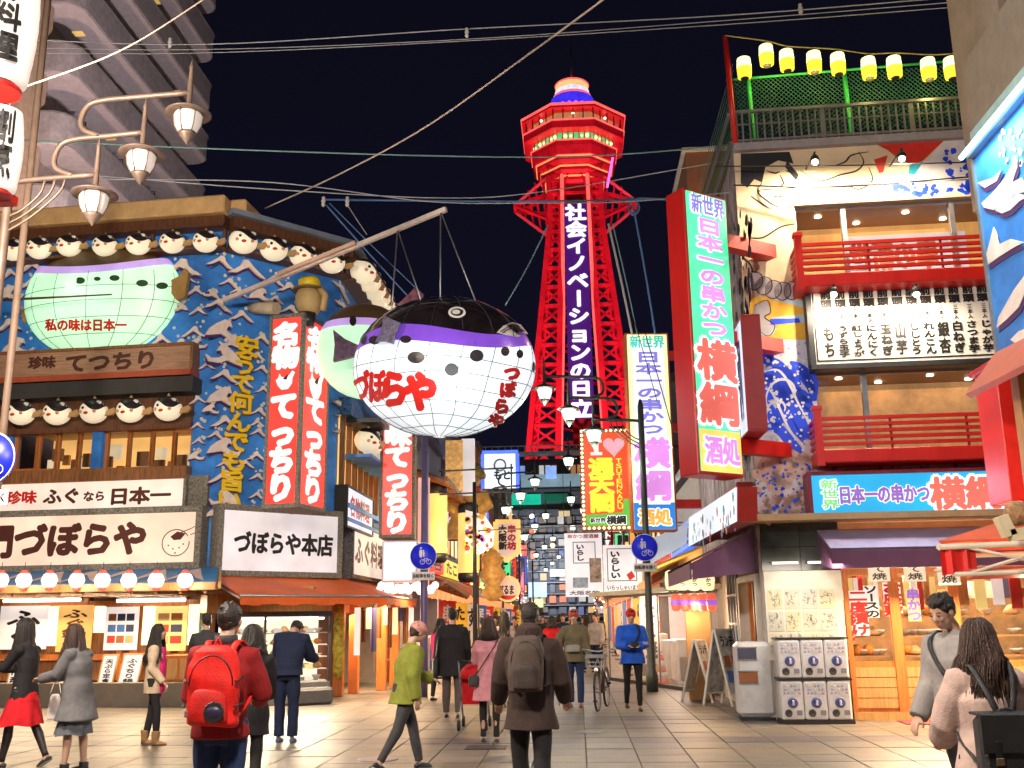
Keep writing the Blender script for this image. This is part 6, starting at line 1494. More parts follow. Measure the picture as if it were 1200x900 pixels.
# I-heart bulb sign
Y = 26.5; F = F25(Y); A, B, c, d = at_box(Y, 682, 741, 503, 621)
hs = thing('bulb_sign', 'orange upright sign with a pink heart, yellow characters and a border of light bulbs', 'sign', F.w((A + B) / 2, c, -.2))
part('box', MB().box(A, B, c, d, -.35, 0, F, ch=.02), mat('sign_brown', (.3, .08, .02), .5), hs)
part('lit_face', MB().box(A + .12, B - .12, c + .12, d - .12, 0, .02, F), glow('orange_red_face', (.80, .06, .01), .9), hs)
W_, H_ = B - A, d - c
part('green_band', MB().prism([(A + .12, c + .12), (B - .12, c + .12), (B - .12, c + H_ * .30), (B - .3, c + H_ * .30), (B - .34, c + H_ * .17), (A + .12, c + H_ * .15)], .02, .026, F), glow('green_band_glow', (.12, .5, .05), .8), hs)
text(hs, F, '通天閣', A + W_ * .18, A + W_ * .60, c + H_ * .175, c + H_ * .70, glow('yellow_letters', (1, .74, .03), 1.0), .03, True, .075, fill=1.02)
text(hs, F, 'TSUTENKAKU', A + W_ * .66, A + W_ * .78, c + H_ * .20, c + H_ * .70, glow('yellow_letters', (1, .74, .03), 1.0), .03, True, .03, name='latin_lettering', fill=.95)
part('letter_i', MB().box(A + W_ * .20, A + W_ * .42, c + H_ * .735, c + H_ * .765, .02, .04, F).box(A + W_ * .20, A + W_ * .42, c + H_ * .86, c + H_ * .89, .02, .04, F).box(A + W_ * .265, A + W_ * .355, c + H_ * .765, c + H_ * .86, .02, .04, F), glow('letter_cream', (.95, .72, .70), .9), hs)
hc = (A + W_ * .64, c + H_ * .82); s_ = W_ * .012
hp = [(hc[0] + s_ * 16 * math.sin(t) ** 3, hc[1] + s_ * (13 * math.cos(t) - 5 * math.cos(2 * t) - 2 * math.cos(3 * t) - math.cos(4 * t))) for t in np.linspace(0, 2 * PI, 28, endpoint=False)]
part('heart', MB().prism(hp, .02, .045, F), glow('heart_pink', (.95, .35, .45), .9), hs); part('heart_rim', MB().ribbon(hp + [hp[0]], .03, .05, F), whitep, hs)
text(hs, F, '横綱', A + W_ * .46, A + W_ * .82, c + H_ * .05, c + H_ * .14, btext, .03, False, .05, halo=wh, hb=.12); text(hs, F, '新世界', A + W_ * .16, A + W_ * .44, c + H_ * .07, c + H_ * .12, btext, .03, False, .05, name='small_lettering', halo=wh, hb=.12)
blb = mesh_of(MB().ball((0, 0, 0), .034, 8, 6), 'bulb', glow('border_bulb', (1, .82, .45), 4.5))
n_ = 0
for k in range(11):
    for v in (c + .06, d - .06): o = bpy.data.objects.new('bulb', blb); C.objects.link(o); o.parent = hs; o.location = F.w(A + .06 + (W_ - .12) * k / 10, v, .04) - WL[hs.name]; WL[o.name] = WL[hs.name]
for k in range(1, 22):
    for u in (A + .06, B - .06): o = bpy.data.objects.new('bulb', blb); C.objects.link(o); o.parent = hs; o.location = F.w(u, c + .06 + (H_ - .12) * k / 22, .04) - WL[hs.name]; WL[o.name] = WL[hs.name]
part('bracket', MB().beam(F.w(B, d - .5, -.2), F.w(B + 1.5, d - .5, -.2), .08), darkm, hs)
# white banners hanging lower
Y = 27.5; F = F25(Y)
for k, (px, lab) in enumerate((((663, 705, 625, 699), 'narrow white banner with red heading and drawings hanging over the street'), ((708, 752, 639, 695), 'wide white banner with a black framed menu and a red seal'))):
    A, B, c, d = at_box(Y, *px); th = thing('street_banner', lab, 'banner', F.w((A + B) / 2, c, 0)); W_, H_ = B - A, d - c
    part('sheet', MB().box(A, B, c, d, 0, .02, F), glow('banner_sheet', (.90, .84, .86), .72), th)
    a_, b_, e_, g_ = (A + W_ * .22, A + W_ * .82, c + H_ * .52, c + H_ * .86) if k == 0 else (A + W_ * .1, A + W_ * .85, c + H_ * .25, c + H_ * .93)
    part('frame_line', MB().box(a_, b_, g_ - .02, g_, .02, .025, F).box(a_, b_, e_, e_ + .02, .02, .025, F).box(a_, a_ + .02, e_ + .02, g_ - .02, .02, .025, F).box(b_ - .02, b_, e_ + .02, g_ - .02, .02, .025, F), btext, th)
    text(th, F, 'いらしい' if k else 'いらし', a_ + .08, a_ + .35 if k else b_ - .3, e_ + .06, g_ - .06, btext, .024, True, .07)
    text(th, F, '串かつ居酒屋' if k == 0 else 'いらっしゃいませ', A + .08, B - .08, (d - .15) if k == 0 else c + .08, (d - .03) if k == 0 else c + .22, rtext if k == 0 else btext, .024, False, .03, name='heading')
    if k == 0:
        text(th, F, '大阪名物', A + .1, B - .1, c + .04, c + .16, btext, .024, False, .03, name='foot_lettering'); part('picture', MB().box(B - W_ * .35, B - .04, c + H_ * .22, c + H_ * .6, .02, .026, F), mat('picture_tan', (.4, .3, .26), .6, var=.6, scale=9), th); part('picture', MB().box(A + W_ * .2, A + W_ * .6, c + H_ * .14, c + H_ * .3, .02, .026, F), mat('picture_blue', (.4, .5, .65), .6, var=.4, scale=9), th)
    else: part('seal', MB().prism([(B - W_ * .42, c + H_ * .38), (B - W_ * .28, c + H_ * .46), (B - W_ * .2, c + H_ * .34), (B - W_ * .34, c + H_ * .26)], .02, .028, F), rtext, th)
    part('cord', MB().tube([F.w(A, d, .01), F.w(A, d + 1.6, .01)], .01, 4).tube([F.w(B, d, .01), F.w(B, d + 1.6, .01)], .01, 4), black, th)
p0 = atY(560, 622, 27.4); p1 = atY(800, 612, 27.4); solo('banner_cable', MB().tube([p0, p1], .02, 5), steel, 'straight cable carrying the white banners over the street', 'cable')
# pale sloping canopy right of the banners
Y = 26.5; F = F25(Y); A, B, c, d = at_box(Y, 752, 802, 620, 668)
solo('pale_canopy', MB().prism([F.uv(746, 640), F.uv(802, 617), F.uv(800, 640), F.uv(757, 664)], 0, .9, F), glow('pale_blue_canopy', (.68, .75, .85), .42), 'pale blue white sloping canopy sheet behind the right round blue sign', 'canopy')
# clear plastic sheet of the stall, orange lit inside
Y = 24.2; xa, xb2 = colY(712, 27.5), colY(806, Y)
st = thing('sheeted_stall', 'street stall closed with clear plastic sheets glowing pinkish behind the man in blue', 'stall', ((xa + xb2) / 2, 26, 0))
q0, q1 = Vector((xa, 27.5, 0)), Vector((SX1 - .05, 21.6, 0)); th_ = math.degrees(math.atan2(q1.y - q0.y, q1.x - q0.x)); FP = Fr(q0, th_); L_ = (q1 - q0).length
zt3 = atY(760, 697, 25).z
mb = MB(); 
for k in range(40):
    u0_, u1_ = L_ * k / 40, L_ * (k + 1) / 40; g = lambda k: .012 * math.sin(k * 1.3) + .02 * math.sin(k * .57)
    mb.add([FP.w(u0_, .08, g(k)), FP.w(u1_, .08, g(k + 1)), FP.w(u1_, zt3, g(k + 1) * .4), FP.w(u0_, zt3, g(k) * .4)], [(0, 1, 2, 3)], sm=True)
part('plastic_sheet', mb, mat('hazy_plastic', (.80, .70, .68), .18, alpha=.30, var=.1, scale=1, bump=.25, bscale=3), st)
part('stall_interior', MB().box(.1, L_ + 1.5, .1, zt3, -1.9, -1.8, FP), mat('stall_back', (.6, .4, .35), .6, emit=(1, .58, .48), es=.85, var=.5, scale=.7), st)
part('stall_floor_edge', MB().box(0, L_, 0, .08, -.05, .05, FP), darkm, st); part('top_rail', MB().tube([FP.w(0, zt3, 0), FP.w(L_, zt3, 0)], .03, 6), steel, st)
for k in range(5): part('frame_post', MB().tube([FP.w(L_ * k / 4, 0, -.08), FP.w(L_ * k / 4, zt3, -.08)], .022, 6), whitep if k % 2 else darkm, st)
random.seed(14)
for k in range(12): part('stored_box', MB().box(.4 + k * .5, .4 + k * .5 + random.uniform(.25, .45), .1, random.uniform(.4, 1.1), -1.2, -.7, FP, ch=.02), random.choice((mat('grey_bin', (.2, .2, .22), .6), mat('dark_furniture', (.08, .04, .02), .5), whitep, foodm[4])), st)
part('stall_roof', MB().box(-.2, L_ + .4, zt3 + .02, zt3 + .12, -2.2, .4, FP), mat('pale_canvas', (.6, .55, .42), .6), st)
lamp('stall_light', 'POINT', FP.w(L_ * .35, zt3 - .4, -.8), 70, (1, .75, .6), .2)
# brown board leaning by the stall
Y = 20.6
solo('brown_door_panel', MB().wbox(colY(808, Y), colY(838, Y), Y, Y + .05, 0, atY(820, 716, Y).z, ch=.01), mat('cardboard_brown', (.42, .22, .08), .7, var=.12), 'tall plain brown panel standing between the plastic sheets and the white lattice window', 'panel')
# cream and coloured lanterns under the purple awning
crl = thing('cream_lantern', 'x', 'lantern', (0, 0, 0), 'cream paper lanterns by the street awning')
part('shade', MB().lathe([(.06, -.2), (.12, -.17), (.14, 0), (.12, .17), (.06, .2)], seg=14), glow('cream_lantern_glow', (1, .82, .45), 1.0), crl); part('ring', MB().lathe([(.07, -.225), (.075, -.2), (0, -.2)], seg=10), black, crl)
part('lettering', put_text(MB(), lambda u, v, n: Vector((.143 * math.sin(u / .14), -.146 * math.cos(u / .14) - n, v)), '串かつ', -.05, .05, -.13, .13, True, .05), btext, crl)
cl2 = thing('coloured_lantern', 'x', 'lantern', (0, 0, 0), 'small red and purple lanterns by the street awning')
part('shade', MB().lathe([(.05, -.17), (.09, -.13), (.10, 0), (.09, .13), (.05, .17)], seg=12), glow('red_lantern_soft', (1, .16, .08), .8), cl2); part('band', MB().lathe([(.103, -.05), (.106, 0), (.103, .05)], seg=12), glow('violet_band_soft', (.4, .15, .7), .8), cl2)
for k, px in enumerate((787, 799, 813, 829)):
    q = atY(px, 680, 21.0 - .35 * k); l_ = 'cream lettered lantern under the street awning, %s from the left' % ordn[k]
    if k == 0: crl.location = q; crl['label'] = l_
    else: dup(crl, q, 0, l_)
for k, px in enumerate((792, 803, 814, 824, 834)):
    q = atY(px, 706, 21.0 - .28 * k); l_ = 'small red and purple lantern below the cream ones, %s from the left' % ordn[k]
    if k == 0: cl2.location = q; cl2['label'] = l_
    else: dup(cl2, q, 0, l_)
lamp('lantern_cluster_light', 'POINT', atY(815, 715, 20.2), 50, (1, .7, .4), .2)
# traffic cone
c = atG(777, 803)
tc_ = thing('traffic_cone', 'red and white striped traffic cone beside the dark lamp post', 'traffic cone', (c.x, c.y, 0)); WL[tc_.name] = Vector((0, 0, 0))
part('base', MB().box(-.2, .2, 0, .03, -.2, .2, ID, ch=.01), mat('cone_red', (.8, .06, .02), .45), tc_)
for k in range(5):
    z0_, z1_ = .03 + .135 * k, .03 + .135 * (k + 1); r0_, r1_ = .15 - .024 * k, .15 - .024 * (k + 1); part('cone_band', MB().lathe([(r0_, z0_), (r1_, z1_)] + ([(0, z1_ + .005)] if k == 4 else []), seg=18), mat('cone_red', (.8, .06, .02), .45) if k % 2 == 0 else mat('cone_white', (.8, .78, .75), .4), tc_)
# A-frame boards at the right
def a_board(pxc, pyb, wd, ht, rz, face, lab, legs=True):
    c = atG(pxc, pyb); th = thing('sandwich_board', lab, 'sandwich board', (c.x, c.y, 0)); WL[th.name] = Vector((0, 0, 0)); th.rotation_euler = (0, 0, R(rz))
    for s in (-1, 1):
        fn = lambda u, v, n: Vector((u, s * (.30 * (1 - v / ht)) + n * s, v))
        def bx(u0, u1, v0, v1, n0, n1): return MB().add([fn(u, v, n) for n in (n0, n1) for v in (v0, v1) for u in (u0, u1)], [(0, 1, 3, 2), (4, 6, 7, 5), (0, 4, 5, 1), (2, 3, 7, 6), (0, 2, 6, 4), (1, 5, 7, 3)])
        part('panel', bx(-wd / 2 + .03, wd / 2 - .03, .22, ht - .03, 0, .015), face, th)
        for a_, b_ in ((-wd / 2, -wd / 2 + .03), (wd / 2 - .03, wd / 2)): part('frame_leg', bx(a_, b_, 0, ht, -.01, .03), whitep, th)
        part('frame_rail', bx(-wd / 2 + .03, wd / 2 - .03, ht - .03, ht, -.01, .03), whitep, th); part('frame_rail', bx(-wd / 2 + .03, wd / 2 - .03, .19, .22, -.01, .03), whitep, th)
        if s < 0:
            part('lettering', put_text(MB(), fn, 'ランチ', -wd * .35, wd * .35, ht * .75, ht * .92, False, .05, .02), btext, th)
            for k in range(4): part('picture', bx(-wd * .35 + wd * .4 * (k % 2), -wd * .05 + wd * .4 * (k % 2), ht * (.3 + .2 * (k // 2)), ht * (.45 + .2 * (k // 2)), .016, .02), foodm[(k * 2 + 1) % 5], th)
    return th
bpap = mat('board_paper', (.62, .56, .52), .5, var=.3, scale=8)
a_board(823, 822, .55, 1.15, 62, bpap, 'pale sandwich board seen almost edge on, left of the two by the lattice window')
a_board(852, 826, .60, 1.35, 48, mat('board_paper_grey', (.5, .5, .5), .4, var=.5, scale=7), 'taller grey picture sandwich board nearest the white machine')
# golden barrel lanterns with eaves, left
for k, (px, py0, py1, w_, Y) in enumerate(((511, 572, 655, 13, 25.8), (549, 594, 678, 12, 28.5))):
    a = atY(px, (py0 + py1) / 2, Y); h_ = (atY(px, py0, Y).z - atY(px, py1, Y).z) / 2; r_ = w_ / FPX * (a - EYE).length
    th = thing('barrel_lantern', ['tall golden barrel lantern right of the blue pole', 'golden barrel lantern beside the dark crossbar pole'][k], 'lantern', a - Vector((0, 0, h_)))
    part('shade', MB().lathe([(r_ * .85, -h_), (r_, -h_ * .8), (r_, h_ * .8), (r_ * .85, h_)], a, 20), glow('golden_glow', (1, .62, .17), 1.0), th)
    part('cap', MB().lathe([(r_ * 1.0, h_ * .82), (r_ * 1.05, h_), (r_ * .8, h_ * 1.12), (0, h_ * 1.13)], a, 20), darkm, th); part('cap', MB().lathe([(0, -h_ * 1.1), (r_ * .8, -h_ * 1.1), (r_ * 1.03, -h_), (r_, -h_ * .84)], a, 20), darkm, th)
    lamp('barrel_light', 'POINT', a + Vector((.5, -.7, -.3)), 60, (1, .65, .25), .2)
def eave(pa, pb, Y0_, Y1_, drop, lab):
    a = atY(*pa, Y0_); b = atY(*pb, Y1_)
    th = thing('timber_eave', lab, 'eave', a); d_ = Vector((-1.6, 0, .55))
    part('roof_sheet', quadp_([a, b, b + d_, a + d_], .06), woodd, th)
    for k in range(9): q = a.lerp(b, k / 8); part('rafter', MB().beam(q - Vector((0, 0, .1)), q + d_ - Vector((0, 0, .1)), .07), woodo if k % 2 else woodm, th)
    part('edge_beam', MB().beam(a - Vector((0, 0, .02)), b - Vector((0, 0, .02)), .12), woodm, th)
def quadp_(pts, t):
    P_ = [Vector(p) for p in pts]; n = len(P_); up = Vector((0, 0, t))
    return MB().add(P_ + [p - up for p in P_], [tuple(range(n)), tuple(range(2 * n - 1, n - 1, -1))] + [(i, n + i, n + (i + 1) % n, (i + 1) % n) for i in range(n)])
eave((522, 560), (548, 592), 25.0, 29, .5, 'timber eave with lit rafters above the golden barrel lanterns')
eave((520, 680), (548, 697), 25.0, 29, .5, 'low timber eave under the golden barrel lanterns')
# round lamp blob / white board / lattice panel above
a = atY(530, 520, 27); b = atY(553, 556, 27)
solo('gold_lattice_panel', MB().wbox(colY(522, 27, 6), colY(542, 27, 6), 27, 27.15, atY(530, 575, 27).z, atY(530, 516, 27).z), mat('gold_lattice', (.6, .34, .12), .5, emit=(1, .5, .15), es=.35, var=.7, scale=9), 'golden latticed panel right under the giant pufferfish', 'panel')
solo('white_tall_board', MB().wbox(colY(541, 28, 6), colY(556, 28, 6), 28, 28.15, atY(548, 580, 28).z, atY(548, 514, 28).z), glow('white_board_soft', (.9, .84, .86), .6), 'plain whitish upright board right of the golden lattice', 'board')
# seated festival figure (plain generic), flowered fan board
a = atY(549, 592, 29.0)
fg = thing('roof_statue', 'golden seated figure with a round hat on a ledge over the left shops', 'statue', a - Vector((0, 0, .9)))
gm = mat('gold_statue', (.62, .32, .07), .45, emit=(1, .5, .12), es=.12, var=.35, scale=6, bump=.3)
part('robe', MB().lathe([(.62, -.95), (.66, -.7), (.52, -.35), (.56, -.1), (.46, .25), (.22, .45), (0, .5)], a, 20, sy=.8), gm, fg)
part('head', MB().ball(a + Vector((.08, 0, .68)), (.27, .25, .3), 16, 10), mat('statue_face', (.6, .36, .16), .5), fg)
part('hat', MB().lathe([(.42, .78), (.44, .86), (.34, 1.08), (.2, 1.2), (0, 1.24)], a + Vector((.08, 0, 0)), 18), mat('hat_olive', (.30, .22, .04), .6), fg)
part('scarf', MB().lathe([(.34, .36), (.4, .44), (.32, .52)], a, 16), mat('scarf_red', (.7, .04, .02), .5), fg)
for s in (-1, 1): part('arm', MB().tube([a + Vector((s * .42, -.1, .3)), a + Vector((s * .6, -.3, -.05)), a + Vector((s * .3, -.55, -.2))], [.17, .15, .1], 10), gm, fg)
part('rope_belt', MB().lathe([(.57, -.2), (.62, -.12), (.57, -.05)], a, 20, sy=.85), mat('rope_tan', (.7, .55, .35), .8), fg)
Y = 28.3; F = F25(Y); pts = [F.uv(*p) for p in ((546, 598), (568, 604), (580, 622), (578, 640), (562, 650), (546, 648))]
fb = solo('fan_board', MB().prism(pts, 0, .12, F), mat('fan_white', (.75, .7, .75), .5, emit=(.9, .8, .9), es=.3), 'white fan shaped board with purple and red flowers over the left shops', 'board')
mb = MB(); random.seed(6)
for _ in range(46):
    px, py = random.uniform(547, 577), random.uniform(602, 647)
    if px > 568 and py < 615: continue
    u, v = F.uv(px, py); r = random.uniform(.03, .1); mb.prism([(u + r * math.cos(t), v + r * math.sin(t)) for t in (0, 1, 2, 3, 4, 5)], .121, .125, F, mi=random.randrange(3))
fp = part('flower_print', mb, [mat('print_violet', (.25, .08, .6), .5), mat('print_crimson', (.7, .06, .06), .5), mat('print_gold', (.7, .45, .1), .5)], fb, stuff=True)
solo('gold_ornament', MB().lathe([(.1, -.9), (.35, -.7), (.2, -.45), (.42, -.15), (.25, .1), (.35, .35), (.1, .6), (0, .62)], atY(577, 668, 30), 12), gm, 'golden carved ornament under the flowered fan board', 'ornament')
# pentagon sign and round sign with light borders
Y = 31.0; F = F25(Y)
ps = thing('shield_sign', 'shield shaped orange rimmed sign with dark and red characters, left of the street', 'sign', F.w(*F.uv(595, 655), 0))
P_ = [F.uv(*p) for p in ((581, 612), (608, 611), (608, 648), (595, 657), (582, 650))]; q_ = [(sum(p[0] for p in P_) / 5, sum(p[1] for p in P_) / 5)]
part('panel', MB().prism(P_, 0, .15, F), glow('shield_face', (.9, .62, .50), .62), ps); part('rim', MB().ribbon(P_ + [P_[0]], .14, .16, F), glow('shield_rim', (1, .45, .12), 1.3), ps)
A, B, c, d = rng(F, 585, 594, 616, 645); text(ps, F, '大阪新', A, B, c, d, btext, .17, True, .07); A, B, c, d = rng(F, 595, 605, 616, 645); text(ps, F, '串の坊', A, B, c, d, rtext, .17, True, .07)
rs_ = thing('round_sign', 'round orange rimmed sign below the shield shaped one', 'sign', F.w(*F.uv(596, 704), 0))
u, v = F.uv(595, 690, .5); ctr = F.w(u, v, .5); r_ = 14 / FPX * (ctr - EYE).length
part('disc', MB().lathe([(0, 0), (r_, 0), (r_, .1), (0, .1)], ctr, 28, axis=(0, -1, 0)), glow('round_face', (.9, .55, .38), .7), rs_); part('rim', MB().lathe([(r_ * .92, .1), (r_ * .95, .14), (r_ * 1.05, .14), (r_ * 1.06, .0)], ctr, 28, axis=(0, -1, 0), cap=False), glow('shield_rim', (1, .45, .12), 1.3), rs_)
A, B, c, d = rng(F, 586, 604, 686, 698, ); text(rs_, F, 'だるま', A, B, c, d, btext, .62, False, .07); part('red_segment', MB().prism([(u + r_ * .9 * math.cos(t), v + r_ * .9 * math.sin(t)) for t in np.linspace(-2.5, -.64, 10)], .602, .61, F), rtext, rs_)
# white lit sign with blue edge, far left-centre
Y = 44.0; F = F25(Y); A, B, c, d = at_box(Y, 566, 607, 531, 572)
bs2 = thing('lit_billboard', 'white lit rooftop sign edged in blue light left of the tower foot', 'sign', F.w((A + B) / 2, c, 0))
part('panel', MB().box(A + .1, B - .1, c, d - .1, 0, .3, F), glow('billboard_white', (.85, .92, 1), 1.1), bs2); part('blue_border', MB().box(A, B, d - .1, d + .05, 0, .35, F).box(B - .1, B + .05, c, d - .1, 0, .35, F).box(A - .05, A + .1, c, d - .1, 0, .35, F), glow('border_blue', (.05, .1, 1), 2.5), bs2)
text(bs2, F, 'もと', A + .5, B - .3, c + .3, c + .8, btext, .31, False, .05); part('ring_logo', MB().ribbon([((A + B) / 2 + .25 * math.cos(t), d - .6 + .25 * math.sin(t)) for t in np.linspace(0, 2 * PI, 20)], .08, .31, F), mat('logo_grey', (.4, .45, .55), .5), bs2)
part('post', MB().box(A + .5, A + .7, c - 3, c, .1, .2, F).box(B - .7, B - .5, c - 3, c, .1, .2, F), darkm, bs2)
# pink vertical banner next to the barrels
Y = 24.6; F = F25(Y); A, B, c, d = at_box(Y, 490, 503, 560, 690)
solo('pink_banner', MB().box(A, B, c, d, 0, .02, F), glow('pink_cloth', (1, .50, .42), .7), 'long pink cloth banner behind the left blue pole', 'banner')
# =====================================================================
# STREET LAMPS
# =====================================================================
lampm = mat('lamp_bronze', (.17, .115, .088), .45, .3, var=.15)
lampd = mat('lamp_dark_green', (.06, .07, .06), .45, .3)
def street_lamp(label, base, ztop_arm, side, metal, glass, rz=0.0, pole_top=.3, group='triple street lamps', pr=.06, k_=1.0):
    th = thing('street_lamp', label, 'street lamp', base, group); WL[th.name] = Vector((0, 0, 0)); th.rotation_euler = (0, 0, rz)
    s = side; z0 = ztop_arm
    part('pole', MB().lathe([(.13, 0), (.13, .35), (pr * 1.25, .45), (pr, 2.6), (pr * .9, z0 + pole_top), (pr * .4, z0 + pole_top + .15), (0, z0 + pole_top + .16)], seg=12), metal, th)
    step = .52 * k_
    for k in range(3):
        r = (1.10 + .56 * k) * k_; z = z0 + step * k
        if k == 0: pts = [(0, z - .06), (.3 * k_, z - .03), (r, z)]
        else:
            x0 = (.70 + .30 * (k - 1)) * k_; pts = [(x0 + .1, z - step), (x0 - .12, z - step * .8), (x0 - .16, z - step * .5), (x0 - .08, z - step * .16), (x0 + .12, z - .02), (x0 + .5, z + .0), (r, z + .03)]
        part('arm', MB().tube(smooth3([(s * x, 0, z_) for x, z_ in pts], 5), .036 * k_, 8), metal, th)
        part('stem', MB().lathe([(0, .50 * k_), (.018, .42 * k_), (.03, .38 * k_), (.024, .36 * k_), (.034, .1), (.034, -.14), (.05, -.17)], (s * r, 0, z), 10), metal, th)
        hd = part('lamp_shade', MB().lathe([(.06, -.15), (.09, -.17), (.20, -.215), (.275, -.255), (.28, -.27), (.19, -.262), (.0, -.24)], (s * r, 0, z), 22), metal, th)
        part('globe', MB().lathe([(0, -.25), (.155, -.265), (.175, -.30), (.155, -.42), (.105, -.53), (.0, -.54)], (s * r, 0, z), 18), glass, hd)
        part('finial', MB().lathe([(.112, -.52), (.10, -.555), (.05, -.62), (.015, -.66), (0, -.68)], (s * r, 0, z), 14), metal, hd)
        for q in range(6):
            g = q * PI / 3 + .3; c_, s_ = math.cos(g), math.sin(g)
            part('globe_rib', MB().tube([(s * r + .16 * c_, .16 * s_, z - .26), (s * r + .18 * c_, .18 * s_, z - .30), (s * r + .16 * c_, .16 * s_, z - .42), (s * r + .11 * c_, .11 * s_, z - .53)], .009, 4), metal, hd)
    for k in range(3): part('scroll', MB().tube(smooth3([(s * (.45 + .13 * k), 0, z0 - .03), (s * (.40 + .12 * k), 0, z0 - .22), (s * (.2 + .06 * k), 0, z0 - .42 - .05 * k), (0, 0, z0 - .52 - .1 * k)], 4), .016, 6), metal, th)
    return th
gdim = mat('lamp_glass_dim', (.62, .55, .50), .25, emit=(1, .85, .75), es=.22, var=.08)
gbrt = glow('lamp_glass_bright', (.92, 1, .90), 1.9)
a = atY(113, 205, 11.2)
street_lamp('bronze triple street lamp with dull glass heads at the upper left, nearest the viewer', (a.x - 1.10, 11.2, 0), a.z, 1, lampm, gdim)
px_, Yr = 752, 23.0
a = atY(692, 492, Yr); xb = colY(764, Yr, .3); kk_ = 1.0
rl_ = street_lamp('dark triple street lamp with bright heads on the right behind the man in blue', (xb, Yr, 0), a.z, -1, lampd, gbrt, pr=.075)
for k in range(3): lamp('street_lamp_light', 'POINT', (xb - (1.10 + .56 * k), Yr - .0, a.z + .52 * k - .8), 60, (.9, 1, .85), .15)
lampspec = [(1, 33, 'second'), (1, 44, 'third'), (1, 58, 'fourth'), (1, 76, 'fifth'), (-1, 38, 'first'), (-1, 51, 'second'), (-1, 66, 'third'), (-1, 86, 'fourth')]
for sd, Y, o_ in lampspec:
    x = SX1 - .9 if sd > 0 else SX0 + 1.6
    street_lamp('triple street lamp with bright heads, %s one down the %s side of the street' % (o_, 'right' if sd > 0 else 'left'), (x, Y, 0), a.z - .1, -sd, lampd, gbrt, pr=.07)
    if Y < 60: lamp('street_lamp_light', 'POINT', (x - sd * 1.6, Y, a.z - .6), 150, (.95, 1, .85), .2)
for k, (x_, y_, z_, e_) in enumerate(PLAZA):
    street_lamp('unseen bronze triple street lamp added to light the plaza, ' + ['left of the frame', 'right of the frame', 'straight behind'][k], (x_ + .3 - 1.1, y_, 0), z_ + .55, 1, lampm, gdim)  # posts added to carry the unseen plaza lights
# poles with round blue signs
def no_cycle_sign(px, pyc, pyb, Y, lab, polem, top_py, rp=15.5, pr=.05):
    c = atY(px, pyc, Y); r = rp / FPX * (c - EYE).length
    th = thing('road_sign', lab, 'road sign', (c.x, Y, 0)); WL[th.name] = Vector((0, 0, 0)); z = c.z
    part('disc', MB().lathe([(0, 0), (r, 0), (r, .02), (0, .021)], (0, -.10, z), 32, axis=(0, -1, 0)), mat('sign_blue', (.01, .02, .62), .35, emit=(.0, .02, .6), es=.15, var=.05), th)
    part('rim', MB().lathe([(r * .95, .021), (r, .022), (r * 1.0, .024), (r * .95, .026)], (0, -.10, z), 32, axis=(0, -1, 0), cap=False), whitep, th)
    F = Fr((0, -.125, z), 0); wm = whitep
    fg = MB(); k = r
    fg.prism([(-.18 * k + .07 * k * math.cos(t), .58 * k + .08 * k * math.sin(t)) for t in np.linspace(0, 5.5, 8)], 0, .004, F)
    fg.prism([(-.28 * k, .45 * k), (-.08 * k, .45 * k), (-.06 * k, .1 * k), (-.12 * k, -.1 * k), (-.24 * k, -.1 * k), (-.3 * k, .1 * k)], 0, .004, F)
    fg.prism([(.02 * k + .06 * k * math.cos(t), .38 * k + .07 * k * math.sin(t)) for t in np.linspace(0, 5.5, 8)], 0, .004, F); fg.prism([(-.03 * k, .3 * k), (.09 * k, .3 * k), (.08 * k, -.05 * k), (0, -.05 * k)], 0, .004, F)
    part('walkers', fg, wm, th)
    bk_ = MB()
    for cx in (-.05, .42): bk_.ribbon([(cx * k + .17 * k * math.cos(t), -.42 * k + .17 * k * math.sin(t)) for t in np.linspace(0, 2 * PI, 16)], .035 * k, .004, F)
    bk_.ribbon([(-.05 * k, -.42 * k), (.1 * k, -.18 * k), (.32 * k, -.18 * k), (.42 * k, -.42 * k)], .04 * k, .0045, F); bk_.ribbon([(.1 * k, -.18 * k), (.18 * k, -.42 * k), (.32 * k, -.18 * k)], .04 * k, .0048, F)
    part('bicycle_symbol', bk_, wm, th)
    part('plate', MB().wbox(-r * .85, r * .85, -.11, -.09, z - r * 1.75, z - r * 1.15, ch=.005), whitep, th)
    part('lettering', put_text(MB(), F.w, '自転車を除く', -r * .8, r * .8, -r * 1.6, -r * 1.28, False, .03, .0), btext, th)
    for zz_ in (z - .1, z + .12, z - r * 1.4): part('clamp', MB().wbox(-pr - .02, pr + .02, -.09, .02, zz_ - .02, zz_ + .02), steel, th)
    return th, z
sgA, zA = no_cycle_sign(497, 652, 0, 22.0, 'round blue walkers and cycles sign on the tall blue pole at left centre', steel, 510)
blp = mat('blue_grey_pole', (.13, .10, .22), .45, .3)
sgC, zC = no_cycle_sign(-6, 539, 0, 11.1, 'large round blue sign cut by the left edge of the view', steel, 510, 28)
zt_ = atY(495, 470, 22.05).z
part('pole', MB().lathe([(.09, 0), (.085, 1.0), (.075, zt_), (0, zt_ + .02)], (0, .05, 0), 12), blp, sgA)
sgB, zB = no_cycle_sign(755, 642, 0, 22.7, 'round blue walkers and cycles sign on the dark lamp post at right centre', steel, 475)
